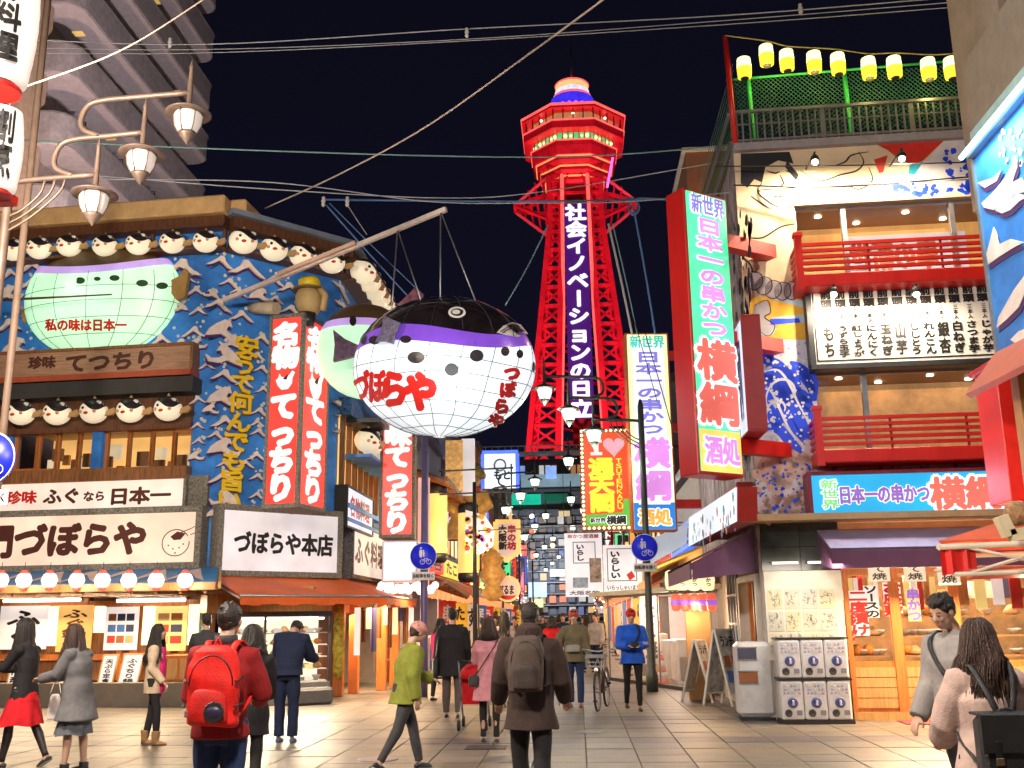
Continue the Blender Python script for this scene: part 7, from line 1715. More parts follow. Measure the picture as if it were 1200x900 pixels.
# thin dark pole at left centre
c = atY(556, 565, 25.5)
dp = thing('utility_pole', 'slim dark pole with a crossbar in front of the golden lanterns', 'pole', (c.x, 25.5, 0)); WL[dp.name] = Vector((0, 0, 0))
part('pole', MB().tube([(0, 0, 0), (0, 0, c.z)], [.06, .05], 8), darkm, dp)
for dz in (-.15, -.75): part('crossbar', MB().beam((-.9, 0, c.z + .45 + dz), (1.0, 0, c.z + .5 + dz), .04), darkm, dp)
part('crossbar_post', MB().beam((.95, 0, c.z - .3), (.95, 0, c.z + .45), .04), darkm, dp)
# =====================================================================
# OVERHEAD WIRES
# =====================================================================
wcream = mat('wire_cream', (.8, .62, .5), .6, var=0); wgrey = mat('wire_grey', (.5, .5, .5), .6, var=0); wgreen = mat('wire_green', (.22, .40, .38), .5, var=0); wblue = mat('wire_blue', (.10, .22, .50), .5, var=0); wcy = mat('wire_cyan', (.25, .45, .52), .5, var=0)
def wire(pts, r, m_, lab, nm='overhead_wire'):
    q = [atY(*p) for p in pts]; return solo(nm, MB().tube(smooth3(q, 8), r, 5), m_, lab, 'wire', 'overhead wires')
wire([(740, -25, 12), (620, 63, 14.5), (500, 148, 17), (400, 203, 19), (311, 244, 20.8)], .016, wcream, 'thick pale cable rising from the blue restaurant roof across the sky to the top')
wire([(262, -16, 11), (150, 55, 10.5), (40, 98, 10.2), (-40, 122, 10)], .010, wcream, 'pale cable crossing the apartment block at the upper left')
wire([(-30, 44, 16), (240, 52, 18), (545, 34, 19), (850, 18, 18), (1150, -6, 16)], .012, wgrey, 'topmost long wire across the whole sky')
wire([(-30, 55, 16), (240, 58, 18), (545, 46, 19), (850, 24, 18), (1150, 0, 16)], .009, wgrey, 'thin second wire just under the topmost one')
wire([(-30, 62, 16), (240, 62, 18), (545, 48, 19), (860, 28, 18), (1150, 6, 16)], .009, wgrey, 'thin third wire just under the topmost one')
wire([(20, 164, 17), (240, 174, 18), (480, 182, 19), (640, 184, 20), (740, 180, 20), (850, 170, 20), (1000, 152, 18)], .016, wgreen, 'pale green wire crossing behind the tower deck at mid height')
wire([(100, 205, 18), (320, 222, 19), (520, 232, 20), (640, 224, 20.5), (860, 187, 20)], .012, wgrey, 'grey wire just below the pale green one')
wire([(120, 210, 18), (320, 214, 19), (500, 236, 20), (620, 238, 20.5), (740, 236, 21), (900, 222, 16.3), (1140, 210, 15.8)], .012, wgrey, 'dark wire reaching over to the painted face of the mural')
wire([(378, 234, 20), (600, 236, 21), (742, 234, 22), (800, 233, 23)], .022, wblue, 'bluish wire between the corner roof and the green blade sign')
wire([(860, 217, 16.2), (980, 219, 15.9), (1140, 207, 15.6)], .014, black, 'black wire crossing under the painted face of the mural')
wire([(838, 195, 16.2), (980, 194, 15.9), (1140, 190, 15.6)], .012, black, 'black wire crossing through the painted face of the mural')
for k, (p0, p1, m_, r) in enumerate((((382, 240, 20), (478, 347, 20.5), wblue, .018), ((386, 238, 20), (490, 340, 20.5), wblue, .012), ((407, 240, 20), (430, 275, 20.3), wgrey, .010), ((742, 240, 22), (768, 392, 23.4), wblue, .026), ((713, 262, 22), (741, 392, 23.4), wgrey, .030), ((718, 262, 22), (747, 392, 23.4), wcy, .014), ((642, 264, 24), (592, 358, 24), wcy, .020), ((756, 390, 23), (790, 510, 22.9), black, .012), ((770, 470, 23), (742, 372, 23.1), black, .010))):
    wire([p0, ((p0[0] + p1[0]) / 2 + 1, (p0[1] + p1[1]) / 2 + 2, (p0[2] + p1[2]) / 2), p1], r, m_, ['blue guy rope slanting down behind the beam, the thicker one', 'blue guy rope slanting down behind the beam, the thinner one', 'short grey rope left of the beam tip', 'bright blue rope hanging from the bundle right of the tower', 'twisted grey cable hanging beside the right tower leg', 'pale cyan wire twisted along the grey cable right of the tower', 'pale cyan rope from the left tower bracket down to the giant pufferfish', 'black wire sagging across the yellow blade sign toward the right', 'black wire crossing the top of the yellow blade sign'][k], 'hanging_wire')
for k, (px, py, Y) in enumerate(((547, 38, 18.9), (199, 50, 17.8), (938, 10, 17.5), (379, 236, 19.9), (407, 236, 19.9))):
    c = atY(px, py, Y); solo('insulator', MB().lathe([(.02, -.12), (.045, -.08), (.03, -.04), (.05, 0), (.03, .05), (.04, .09), (0, .12)], c, 10), whitep, 'white porcelain insulator on the ' + ['wires left of the tower', 'wires in front of the apartment block', 'wires near the upper right', 'rope at the corner roof, left one', 'rope at the corner roof, right one'][k], 'insulator')
c = atY(741, 238, 22); solo('wire_bundle', MB().tube(smooth3([c + Vector((-.3, 0, .05)), c + Vector((0, 0, .12)), c + Vector((.15, 0, -.1)), c + Vector((.02, 0, -.3)), c + Vector((-.1, 0, -.1)), c + Vector((.1, 0, .1)), c + Vector((.8, 0, .06))], 6), .03, 6), wblue, 'knot of blue wires hanging right of the tower waist', 'wires')
# =====================================================================
# NEAR BUILDING ON THE RIGHT EDGE
# =====================================================================
E0 = atY(1168, 390, 12.0)
FN = Fr((E0.x, 12.0, 0), -90)
nb = thing('edge_building', 'right edge building with a blue wave panel, cyan neon strip and beige column', 'building', (E0.x + 1, 11, 0))
zp1 = FN.uv(1142, 186)[1]; zp0 = FN.uv(1175, 416)[1]
part('wave_panel', MB().box(0, 7, zp0, zp1, -.4, 0, FN), bluep, nb)
part('panel_edge', MB().box(-.06, 0, zp0, zp1, -.4, .03, FN).box(0, 7, zp1, zp1 + .1, -.4, .1, FN), steel, nb)
part('neon_strip', MB().tube([FN.w(.0, zp1 + .02, .16), FN.w(7, zp1 + .02, .16)], .035, 8), glow('cyan_neon', (.45, .95, 1), 5), nb)
part('neon_strip_upper', MB().box(0, 7, zp1 + .1, zp1 + .35, -.1, .02, FN), mat('pale_cyan_panel', (.4, .55, .55), .4), nb)
lamp('neon_light', 'AREA', FN.w(2.5, zp1 + .05, .4), 90, (.55, .95, 1), 5, sy=.2, to=FN.w(2.5, zp1 - 1.5, -.2))
for pts in ([(1152, 238), (1165, 226), (1180, 208), (1193, 182), (1194, 196), (1188, 214), (1199, 208), (1206, 224), (1190, 228), (1178, 240), (1166, 246), (1155, 243)], [(1168, 246), (1180, 238), (1194, 226), (1206, 230), (1196, 236), (1186, 246), (1176, 250)],
            [(1158, 298), (1166, 266), (1169, 272), (1173, 286), (1186, 280), (1202, 284), (1190, 290), (1174, 300), (1160, 310)], [(1172, 372), (1190, 340), (1206, 318), (1206, 336), (1196, 360), (1182, 374), (1170, 384)], [(1186, 398), (1196, 388), (1206, 384), (1206, 394), (1192, 402)], [(1148, 214), (1166, 208), (1176, 198), (1170, 212), (1156, 220)]):
    f_ = [FN.uv(*p) for p in pts]; c_ = part('wave_crest', MB().prism(f_, .01, .022, FN), tanw, nb); part('painted_outline', MB().prism([(u + .02, v - .07) for u, v in f_], .0, .015, FN), shadow_paint, c_)
mb = MB(); random.seed(4)
for _ in range(26):
    u, v = FN.uv(random.uniform(1172, 1200), random.uniform(150, 200)); r = random.uniform(.02, .045); mb.prism([(u + r * math.cos(t), v + r * math.sin(t)) for t in (0, 1.2, 2.4, 3.6, 4.8)], .005, .02, FN)
part('spray_dots', mb, tanw, nb, stuff=True)
x0 = colY(1125, 14.6, 9.0)
part('beige_column', MB().wbox(x0, x0 + 5, 13.0, 14.6, 7.4, 18, ch=.05), beige, nb)
part('rear_wall', MB().wbox(E0.x + .41, E0.x + 6, 5.3, 12.9, 0, 9), mat('edge_wall', (.3, .25, .2), .8), nb)
a = atY(1143, 437, 12.6); b = atY(1196, 590, 12.6)
rs = thing('red_sign_box', 'tall bright red box with a lipped top at the right edge', 'sign', ((a.x + b.x) / 2, 12.6, b.z))
zt2 = atY(1143, 437, 12.6).z
part('box', MB().wbox(colY(1143, 12.9, 4.4), colY(1143, 12.9, 4.4) + .60, 12.25, 12.9, b.z, zt2, ch=.01), mat('bright_red_box', (.72, .02, .012), .4, emit=(1, .03, .02), es=.18, var=.1), rs)
part('lip', MB().wbox(colY(1143, 12.9, 4.4) - .05, colY(1143, 12.9, 4.4) + .65, 12.2, 12.95, zt2 + .003, zt2 + .08, ch=.01), redp, rs)
part('tilted_board', MB().add([FN.w(.0, zp0 + .05, .05), FN.w(3, zp0 - .1, .05), FN.w(3, zp0 - .55, .5), FN.w(.0, zp0 - .45, .45), FN.w(.0, zp0 + .0, .0), FN.w(3, zp0 - .15, .0), FN.w(3, zp0 - .6, .45), FN.w(.0, zp0 - .5, .4)], [(0, 1, 2, 3), (7, 6, 5, 4), (0, 4, 5, 1), (1, 5, 6, 2), (2, 6, 7, 3), (3, 7, 4, 0)]), mat('salmon_board', (.62, .14, .09), .5), nb)
part('timber_post', MB().wbox(E0.x + .0, E0.x + .18, 11.6, 11.8, 0, zp0 - .3), woodl, nb)
# orange-red market canopy
cn = thing('market_canopy', 'orange red canvas canopy with pale poles at the right edge', 'canopy', (E0.x - .2, 10, 2.2))
K0 = atY(1100, 634, 10.4); K1 = K0 + Vector((3.2, -.2, .06)); K2 = K0 + Vector((3.2, 1.6, .05)); K3 = K0 + Vector((.80, 1.7, 0)); KA = K0 + Vector((2.2, .8, .62))
def quadp(pts, th_=.015):
    up = Vector((0, 0, th_)); n = len(pts); P_ = [Vector(p) for p in pts]
    return MB().add(P_ + [p - up for p in P_], [tuple(range(n)), tuple(range(2 * n - 1, n - 1, -1))] + [(i, n + i, n + (i + 1) % n, (i + 1) % n) for i in range(n)])
cvs = mat('canopy_canvas', (.75, .10, .03), .55, var=.15, bump=.1)
for nm, tri in (('roof_panel', (K0, K1, KA)), ('roof_panel', (K1, K2, KA)), ('roof_panel', (K2, K3, KA)), ('roof_panel', (K3, K0, KA))): part(nm, quadp(tri), cvs, cn)
pol = mat('canopy_pole', (.70, .58, .45), .45)
for a_, b_ in ((K0, K1), (K0, K3), (K3, K2)): part('pole', MB().tube([a_ - Vector((0, 0, .06)), b_ - Vector((0, 0, .06))], .032, 8), pol, cn)
for j in range(3):
    a_ = K0.lerp(K1, .08 + .3 * j) - Vector((0, 0, .07)); b_ = K0.lerp(K1, .38 + .3 * j) - Vector((0, 0, .33)); part('truss_bar', MB().tube([a_, b_], .018, 6), pol, cn); part('truss_bar', MB().tube([K0.lerp(K1, .38 + .3 * j) - Vector((0, 0, .07)), K0.lerp(K1, .08 + .3 * j) - Vector((0, 0, .33))], .018, 6), pol, cn)
part('lower_pole', MB().tube([K0 + Vector((.1, 0, -.33)), K1 + Vector((0, 0, -.33))], .024, 8), pol, cn); part('lower_pole', MB().tube([K0 + Vector((.1, .5, -.27)), K1 + Vector((0, .5, -.27))], .02, 8), pol, cn)
fl_ = MB(); 
for k in range(7): fl_.add([K0 + Vector((.0 + .05 * k, .03 * math.sin(k * 2.2), -.04)), K0 + Vector((.05 + .05 * k, .03 * math.sin(k * 2.2 + 2.2), -.04)), K0 + Vector((.05 + .05 * k, .03 * math.sin(k * 2.2 + 2.2), -.34 + .01 * k)), K0 + Vector((.0 + .05 * k, .03 * math.sin(k * 2.2), -.34 + .01 * k))], [(0, 1, 2, 3)], sm=True)
part('side_flap', fl_, mat('flap_red', (.75, .02, .015), .5), cn)
part('side_flap', quadp([K0 + Vector((.35, .0, -.30)), K1 + Vector((0, 0, -.30)), K1 + Vector((0, .3, -.36)), K0 + Vector((.35, .3, -.36))]), mat('flap_red', (.75, .02, .015), .5), cn)
part('wall_bracket', MB().beam(K1, K1 + Vector((.6, 0, .1)), .06), pol, cn)
a_ = atY(1172, 605, 9.6)
solo('cream_bracket', MB().beam(a_, atY(1183, 628, 9.6), .11).beam(atY(1183, 628, 9.6), atY(1215, 622, 9.6), .11), mat('cream_timber', (.8, .66, .42), .5), 'cream L shaped timber piece standing over the red canopy', 'bracket')
c = atY(1192, 602, 9.9); solo('straw_ball', MB().ball(c, .12, 14, 10), mat('straw', (.42, .22, .1), .8, var=.5, scale=14, bump=.8), 'brown straw ball with a red patch above the red canopy', 'ornament')
lamp('canopy_light', 'POINT', K0 + Vector((1.2, .6, -.5)), 40, (1, .78, .5), .2)
# hanging white lanterns at the left edge
for k, (py0, py1, cx, w_, lab, t_) in enumerate(((-60, 98, 6, 31, 'big white paper lantern with black brush characters at the top left corner', 'ふぐ料理'), (128, 224, 2, 20, 'lower white paper lantern with black brush characters at the left edge', '割烹'))):
    Y = 8.6; a = atY(cx, (py0 + py1) / 2, Y); h_ = (atY(cx, py0, Y).z - atY(cx, py1, Y).z) / 2; r_ = w_ / FPX * (a - EYE).length
    th = thing('hanging_lantern', lab, 'lantern', a - Vector((0, 0, h_))); 
    prof = [(r_ * .5, -h_)] + [(r_ * (.82 + .18 * math.sin(PI * (j + .5) / 16) + .012 * (j % 2)), -h_ * .94 + h_ * 1.88 * j / 16) for j in range(17)] + [(r_ * .5, h_)]
    part('shade', MB().lathe(prof, a, 28), mat('white_lantern_paper', (.8, .74, .68), .6, emit=(1, .86, .76), es=.42, var=.06), th)
    part('ring', MB().lathe([(r_ * .55, -h_ * 1.04), (r_ * .58, -h_ * .97), (r_ * .4, -h_ * .96)], a, 20), darkm, th)
    part('red_band', MB().lathe([(r_ * .70, -h_ * 1.10), (r_ * .72, -h_ * 1.04), (r_ * .5, -h_ * 1.035)], a, 20), redp, th)
    fn = lambda u, v, n: Vector((a.x + (r_ * 1.0 + .012 + n) * math.sin(u), a.y - (r_ * 1.0 + .012 + n) * math.cos(u), v))
    part('lettering', put_text(MB(), fn, t_, .15, 1.05, a.z - h_ * .85, a.z + h_ * .8, True, .06, 0), btext, th)
a = atY(10, 240, 8.9)
solo('lantern_bracket', MB().wbox(a.x - .8, a.x + .13, 8.7, 8.85, a.z - .05, a.z + .05, ch=.01), redp, 'red bracket below the hanging lanterns at the left edge', 'bracket')
a = atY(50, 60, 14); b = atY(22, 240, 14); solo('drain_pipe', MB().tube([(a.x + .0, 14, 12), (a.x, 14, 0)], .055, 10), mat('pipe_brown', (.36, .24, .17), .5), 'tall slim brown pole behind the lantern at the upper left', 'pole')
# =====================================================================
# PEOPLE
# =====================================================================
fabric_cache = {}
def cloth(name, col, rough=.8, sheen=0): return mat(name, col, rough, var=.18, scale=9, bump=.35, bscale=120, spec=.25)
def remesh(mb, vox, smooth=3, wr=0.0, seed=0, thin=.0):
    me = mesh_of(mb, 'tmp', [])
    o = bpy.data.objects.new('tmp', me); C.objects.link(o)
    m = o.modifiers.new('r', 'REMESH'); m.mode = 'VOXEL'; m.voxel_size = vox; m.use_smooth_shade = True
    if smooth: m2 = o.modifiers.new('s', 'SMOOTH'); m2.factor = .5; m2.iterations = smooth
    dg = bpy.context.evaluated_depsgraph_get(); out = bpy.data.meshes.new_from_object(o.evaluated_get(dg))
    bpy.data.objects.remove(o); bpy.data.meshes.remove(me)
    if wr:
        n = len(out.vertices); co = np.empty(n * 3); no = np.empty(n * 3)
        out.vertices.foreach_get('co', co); out.vertex_normals.foreach_get('vector', no)
        co = co.reshape(-1, 3); no = no.reshape(-1, 3); rg = np.random.RandomState(seed); d = np.zeros(n)
        for k in range(9):
            f = rg.uniform(7, 26); v = rg.normal(size=3); v[2] *= 1.5; v /= np.linalg.norm(v)
            d += np.sin(co @ v * f + rg.uniform(0, 6) + 1.6 * np.sin(co[:, 2] * rg.uniform(4, 9) + rg.uniform(0, 6))) / (1 + f / 14)
        co += no * (d[:, None] * wr * .45); out.vertices.foreach_set('co', co.ravel()); out.update()
    for p_ in out.polygons: p_.use_smooth = True
    return out
def attach(name, me, m, parent, label=None):
    me.name = name; me.materials.clear(); me.materials.append(m)
    o = bpy.data.objects.new(name, me); C.objects.link(o); o.parent = parent; WL[o.name] = Vector((0, 0, 0))
    if label: o['label'] = label
    return o
def loft(mb, rings, seg=20, pw=2.0):
    """rings: (centre, rx, ry) closed soft ellipses"""
    vs = []
    for c, rx, ry in rings:
        c = Vector(c)
        for k in range(seg):
            g = 2 * PI * k / seg; a, b = math.cos(g), math.sin(g)
            a = math.copysign(abs(a) ** (2 / pw), a); b = math.copysign(abs(b) ** (2 / pw), b)
            vs.append(c + Vector((rx * a, ry * b, 0)))
    n = len(rings)
    return mb.add(vs, [tuple(range(seg))[::-1], tuple(range((n - 1) * seg, n * seg))] + [(i * seg + k, i * seg + (k + 1) % seg, (i + 1) * seg + (k + 1) % seg, (i + 1) * seg + k) for i in range(n - 1) for k in range(seg)], 0, True)
def person(label, loc, rz, H=1.70, lean=0, legs=((3, 2), (-3, 2)), arms=((5, 8, 15, 0), (5, 8, 15, 0)), head=(0, 0), top=None, bottom=None, skirt=None, coat=None, hair=('short', hairm), hat=None, hood=None, shoes=None, vox=.0105, fem=False, tights=None, scarf=None, seed=1, bulk=0.0, collar=None, boots=None, face=True, topname='jacket'):
    th = thing('person', label, 'person', loc); WL[th.name] = Vector((0, 0, 0)); th.rotation_euler = (0, 0, R(rz)); s = H / 1.72; th.scale = (s, s, s)
    shw = .155 if fem else .178; hw = .09
    J = {}
    for i, (f, k) in zip((-1, 1), legs):
        h = Vector((i * hw, 0, .90)); kn = h + Vector((i * .005, math.sin(R(f)) * .42, -math.cos(R(f)) * .42)); an = kn + Vector((0, math.sin(R(f - k)) * .40, -math.cos(R(f - k)) * .40)); J[i] = [h, kn, an]
    dz = .08 - min(J[-1][2].z, J[1][2].z)
    for i in (-1, 1): J[i] = [p + Vector((0, 0, dz)) for p in J[i]]
    HZ = .90 + dz; ML = Matrix.Rotation(R(-lean), 3, 'X'); hip = Vector((0, 0, HZ))
    def T(p): return hip + ML @ (Vector(p) - Vector((0, 0, .90)))
    A_ = {}
    for i, (f, o_, e, w_) in zip((-1, 1), arms):
        sh = T((i * shw, 0, 1.375)); f2 = f + lean * .0
        def dr(f, o_): return Vector((i * math.sin(R(o_)), math.cos(R(o_)) * math.sin(R(f)), -math.cos(R(o_)) * math.cos(R(f))))
        d1 = dr(f2, o_); d2 = dr(f2 + e, o_ - w_); el = sh + d1 * .28; wr_ = el + d2 * .245; A_[i] = (sh, el, wr_, d2)
    HM = Matrix.Rotation(R(head[1]), 3, 'Z') @ Matrix.Rotation(R(-lean * .7 - head[0]), 3, 'X'); nk = T((0, .0, 1.46)); hc = nk + HM @ Vector((0, .025, .155))
    def Hd(p): return hc + HM @ Vector(p)
    # ---- body: one continuous surface
    b = MB()
    b.ball(hc + HM @ Vector((0, -.008, .018)), (.074, .092, .096), 20, 14, M=HM); b.ball(Hd((0, .028, -.045)), (.054, .062, .062), 16, 10, M=HM); b.ball(Hd((0, .055, -.082)), (.028, .024, .022), 10, 8, M=HM)
    b.tube([Hd((0, .082, .018)), Hd((0, .104, -.022)), Hd((0, .094, -.032))], [.009, .015, .010], 8)
    for i in (-1, 1): b.ball(Hd((i * .076, .0, -.005)), (.010, .020, .030), 8, 8, M=HM); b.ball(Hd((i * .03, .072, -.02)), (.022, .018, .02), 8, 6, M=HM)
    b.ball(Hd((0, .082, -.058)), (.022, .010, .009), 8, 6, M=HM)
    b.tube([nk - Vector((0, 0, .06)), nk + Vector((0, 0, .03)), Hd((0, -.012, -.05))], [.062, .052, .05], 14)
    loft(b, [(T((0, 0, .86)), .13, .09), (T((0, 0, 1.08)), .11, .08), (T((0, 0, 1.28)), .13, .09), (T((0, 0, 1.40)), .12, .07), (T((0, 0, 1.46)), .05, .05)], 16)
    for i in (-1, 1):
        h, kn, an = J[i]; sh, el, wr_, d2 = A_[i]
        b.tube([h + Vector((0, 0, .04)), h.lerp(kn, .35), kn, kn.lerp(an, .3) - Vector((0, .012, 0)), an, an - Vector((0, 0, .05))], ([.060, .052, .038, .040, .028, .030] if bottom else [.078, .070, .048, .052, .032, .034]), 12)
        b.tube([T((i * .06, 0, 1.40)), sh, el, wr_], [.05, .046, .036, .026], 10)
        lat = d2.cross(Vector((0, 0, 1))); lat = lat.normalized() if lat.length > .2 else Vector((0, 1, 0)); lat = Vector((0, 1, 0)) if abs(d2.z) > .85 else lat; lat = (lat - d2 * lat.dot(d2)).normalized()
        if abs(d2.z) <= .85 and lat.x * i > 0: lat = -lat
        pn = d2.cross(lat).normalized()
        if pn.dot(Vector((-i, 0, -.3))) < 0: pn = -pn
        pal = wr_ + d2 * .045; Mx = Matrix((lat, pn, d2)).transposed(); b.ball(pal, (.038, .016, .052), 12, 8, M=Mx)
        for q, (off, ln_) in enumerate(((.029, .066), (.010, .076), (-.010, .070), (-.028, .054))):
            r0 = wr_ + d2 * .082 + lat * off; r1 = r0 + (d2 + pn * .25 * (1 + .2 * q)).normalized() * ln_ * .5; r2 = r1 + (d2 + pn * (.9 + .15 * q)).normalized() * ln_ * .5; b.tube([r0 - d2 * .02, r0, r1, r2], [.0095, .0092, .0088, .0072], 7)
        t0_ = wr_ + d2 * .03 + lat * .03; b.tube([t0_, t0_ + (d2 * .7 + lat * .8 + pn * .3).normalized() * .034, t0_ + (d2 + lat * .45 + pn * .6).normalized() * .064], [.012, .0105, .008], 7)
    body = attach('body', remesh(b, .008 if vox < .01 else (.0095 if vox < .012 else vox), 2), skin, th)
    for i in (-1, 1): attach('eye', mesh_of(MB().ball(Hd((i * .031, .088, .008)), (.012, .006, .0055), 10, 6, M=HM), 'eye', []), black, th); attach('eyebrow', mesh_of(MB().tube([Hd((i * .018, .090, .03)), Hd((i * .034, .092, .034)), Hd((i * .050, .080, .028))], .0035, 5), 'e', []), hairm, th)
    attach('mouth', mesh_of(MB().ball(Hd((0, .093, -.057)), (.020, .004, .0045), 10, 5, M=HM), 'm', []), mat('lips', (.45, .12, .10), .4, var=0), th)
    # ---- lower clothing
    if bottom:
        l_ = MB()
        loft(l_, [(hip + Vector((0, 0, .12)), .135 + bulk, .105 + bulk), (hip + Vector((0, 0, .02)), .158 + bulk, .118 + bulk), (hip + Vector((0, -.003, -.10)), .15, .112)], 18)
        w_ = bottom[1] if len(bottom) > 1 else 0
        for i in (-1, 1):
            h, kn, an = J[i]; l_.tube([h + Vector((0, 0, .06)), h - Vector((0, 0, .06)), h.lerp(kn, .5), kn, kn.lerp(an, .35), an.lerp(kn, .12), an.lerp(kn, .02)], [.092, .094, .082 + w_, .063 + w_, .062 + w_, .052 + w_ * 1.3, .053 + w_ * 1.3], 14)
        attach(bottom[2] if len(bottom) > 2 else 'trousers', remesh(l_, vox, 3, .008, seed + 3), bottom[0], th)
    if tights:
        for i in (-1, 1):
            h, kn, an = J[i]; attach('stocking', mesh_of(MB().tube([h, h.lerp(kn, .5), kn, kn.lerp(an, .3) - Vector((0, .012, 0)), an.lerp(kn, .12), an], [.083, .072, .052, .055, .037, .037], 14), 't', []), tights, th)
    if skirt:
        zt, zb, fl_, m_ = skirt; mb = MB(); seg = 64; vs = []; n = 9
        for j in range(n):
            t = j / (n - 1); z = zt + (zb - zt) * t; rx = .13 + (fl_ - .13) * t ** .8; ry = .105 + (fl_ * .86 - .105) * t ** .8
            for k in range(seg):
                g = 2 * PI * k / seg; q = 1 + .07 * t * math.sin(g * 9 + 1) + .03 * t * math.sin(g * 5); vs.append((rx * q * math.cos(g), ry * q * math.sin(g) + .02 * t, z + dz + .012 * t * math.sin(g * 4)))
        mb.add(vs, [(j * seg + k, j * seg + (k + 1) % seg, (j + 1) * seg + (k + 1) % seg, (j + 1) * seg + k) for j in range(n - 1) for k in range(seg)], 0, True); attach('skirt', mesh_of(mb, 's', []), m_, th)
    # ---- upper clothing
    if top:
        m_ = top; t_ = MB(); g = bulk + .008; zl = coat[0] if coat else .84; fl_ = coat[1] if coat else .165
        rings = [((T((0, 0, max(zl, .84))) if zl > .8 else Vector((0, .0, zl + dz))), fl_ + g, fl_ * .74 + g)]
        if zl <= .8: rings += [(Vector((0, 0, (zl + .9) / 2 + dz)), (fl_ + .16) / 2 + g, (fl_ + .15) * .37 + g), (T((0, 0, .92)), .160 + g, .122 + g)]
        rings += [(T((0, 0, .98)), .152 + g, .115 + g), (T((0, 0, 1.10)), (.130 if fem else .148) + g, .104 + g), (T((0, 0, 1.27)), (.150 if fem else .172) + g, .118 + g), (T((0, 0, 1.37)), (.138 if fem else .160) + g * .6, .092 + g * .7), (T((0, -.005, 1.425)), .105, .078), (T((0, -.005, 1.475)), .066, .062)]
        loft(t_, rings, 22, 2.3)
        for i in (-1, 1):
            sh, el, wr_, d2 = A_[i]; t_.ball(sh + Vector((0, 0, -.012)), (.058 + g * .7, .060 + g * .7, .056 + g * .7), 12, 8); t_.tube([T((i * .07, 0, 1.385)), sh, sh.lerp(el, .5), el, el.lerp(wr_, .5), wr_, wr_ + d2 * .012], [.055 + g * .5, .060 + g * .7, .056 + g * .8, .050 + g * .8, .046 + g * .7, .042 + g * .6, .041 + g * .6], 14)
        if hood: loft(t_, [(T((0, -.02, 1.42)), .10, .09), (T((0, -.035, 1.47)), .118, .095), (T((0, -.045, 1.53)), .105, .07)], 18)
        up_ = attach(topname, remesh(t_, vox, 3, .010 + bulk * .1, seed), m_, th)
        if collar: attach('collar', mesh_of(MB().lathe([(.066, -.03), (.082, .0), (.078, .045), (.066, .042), (.06, -.02)], T((0, -.005, 1.47)), 20, sy=.95), 'c', []), collar, th)
    if hood: attach('hood', remesh(loft(MB(), [(T((0, -.03, 1.40)), .085, .05), (T((0, -.06, 1.46)), .115, .075), (T((0, -.075, 1.53)), .10, .062), (T((0, -.06, 1.57)), .06, .03)], 18), vox, 3, .008, seed + 8), hood, th)
    if scarf: attach('scarf', remesh(MB().lathe([(.075, -.055), (.118, -.03), (.122, .02), (.085, .05), (.06, .03), (.06, -.04)], T((0, 0, 1.465)), 22), .009, 2, .014, seed + 5), scarf, th)
    # ---- shoes
    sm_ = shoes or black
    for i in (-1, 1):
        an = J[i][2]; up = 1 if an.z < .12 else 0; gz = an.z - .08; tp = Matrix.Rotation(0 if up else R(-28), 3, 'X'); sb = MB()
        P = lambda p: an + tp @ (Vector(p))
        rr_ = [(P((0, -.045, -.05)), .036, .03), (P((0, .02, -.052)), .040, .030), (P((0, .09, -.058)), .046, .024), (P((0, .145, -.064)), .036, .016)]
        sb.tube([P((0, -.062, -.05)), P((0, -.03, -.046)), P((0, .03, -.048)), P((0, .09, -.056)), P((0, .14, -.062)), P((0, .165, -.066))], [.022, .034, .037, .033, .024, .010], 12); sb.ball(P((0, .06, -.062)), (.046, .105, .018), 14, 8, M=tp)
        if boots: sb.tube([P((0, -.01, -.04)), P((0, -.005, boots))], [.052, .056 + (.012 if boots > .1 else 0)], 14)
        sh_ = attach('boot' if boots else 'shoe', remesh(sb, .008, 2, .003, seed), sm_, th); o = attach('sole', mesh_of(MB().ball(P((0, .052, -.074)), (.046, .118, .008), 18, 5, M=tp), 's', []), mat('shoe_sole', (.25, .23, .22), .6) if not boots else black, th); o.parent = sh_
    # ---- hair / hat
    kind, hm = hair; hr = MB(); rg = random.Random(seed)
    if kind == 'short':
        hr.ball(hc + HM @ Vector((0, -.020, .030)), (.084, .098, .098), 24, 16, M=HM); hr.ball(Hd((0, .03, .085)), (.066, .055, .036), 14, 8, M=HM); hr.ball(Hd((0, -.065, -.015)), (.062, .035, .06), 14, 8, M=HM)
        for k in range(46):
            ph = rg.uniform(0, 2 * PI); la = rg.uniform(.15, 1.4); q = Vector((.084 * math.cos(la) * math.cos(ph), .098 * math.cos(la) * math.sin(ph) - .02, .098 * math.sin(la) + .03)); tq = q + Vector((rg.uniform(-.02, .02), rg.uniform(-.01, .03), -.012 + .02 * math.sin(la)))
            if q.y > .06 and q.z < .06: continue
            hr.tube([hc + HM @ q, hc + HM @ ((q + tq) / 2 * 1.05), hc + HM @ tq], [.010, .009, .003], 5)
        attach('hair', remesh(hr, .006, 1, .004, seed), hm, th)
    elif kind in ('long', 'bob', 'wavy', 'updo'):
        L_ = {'long': .44, 'bob': .16, 'wavy': .36, 'updo': .06}[kind]
        hr.ball(hc + HM @ Vector((0, -.018, .030)), (.087, .098, .100), 22, 14, M=HM)
        if kind == 'updo': hr.ball(Hd((0, -.09, .07)), (.045, .04, .045), 12, 8, M=HM)
        N_ = 760 if kind == 'wavy' else 200
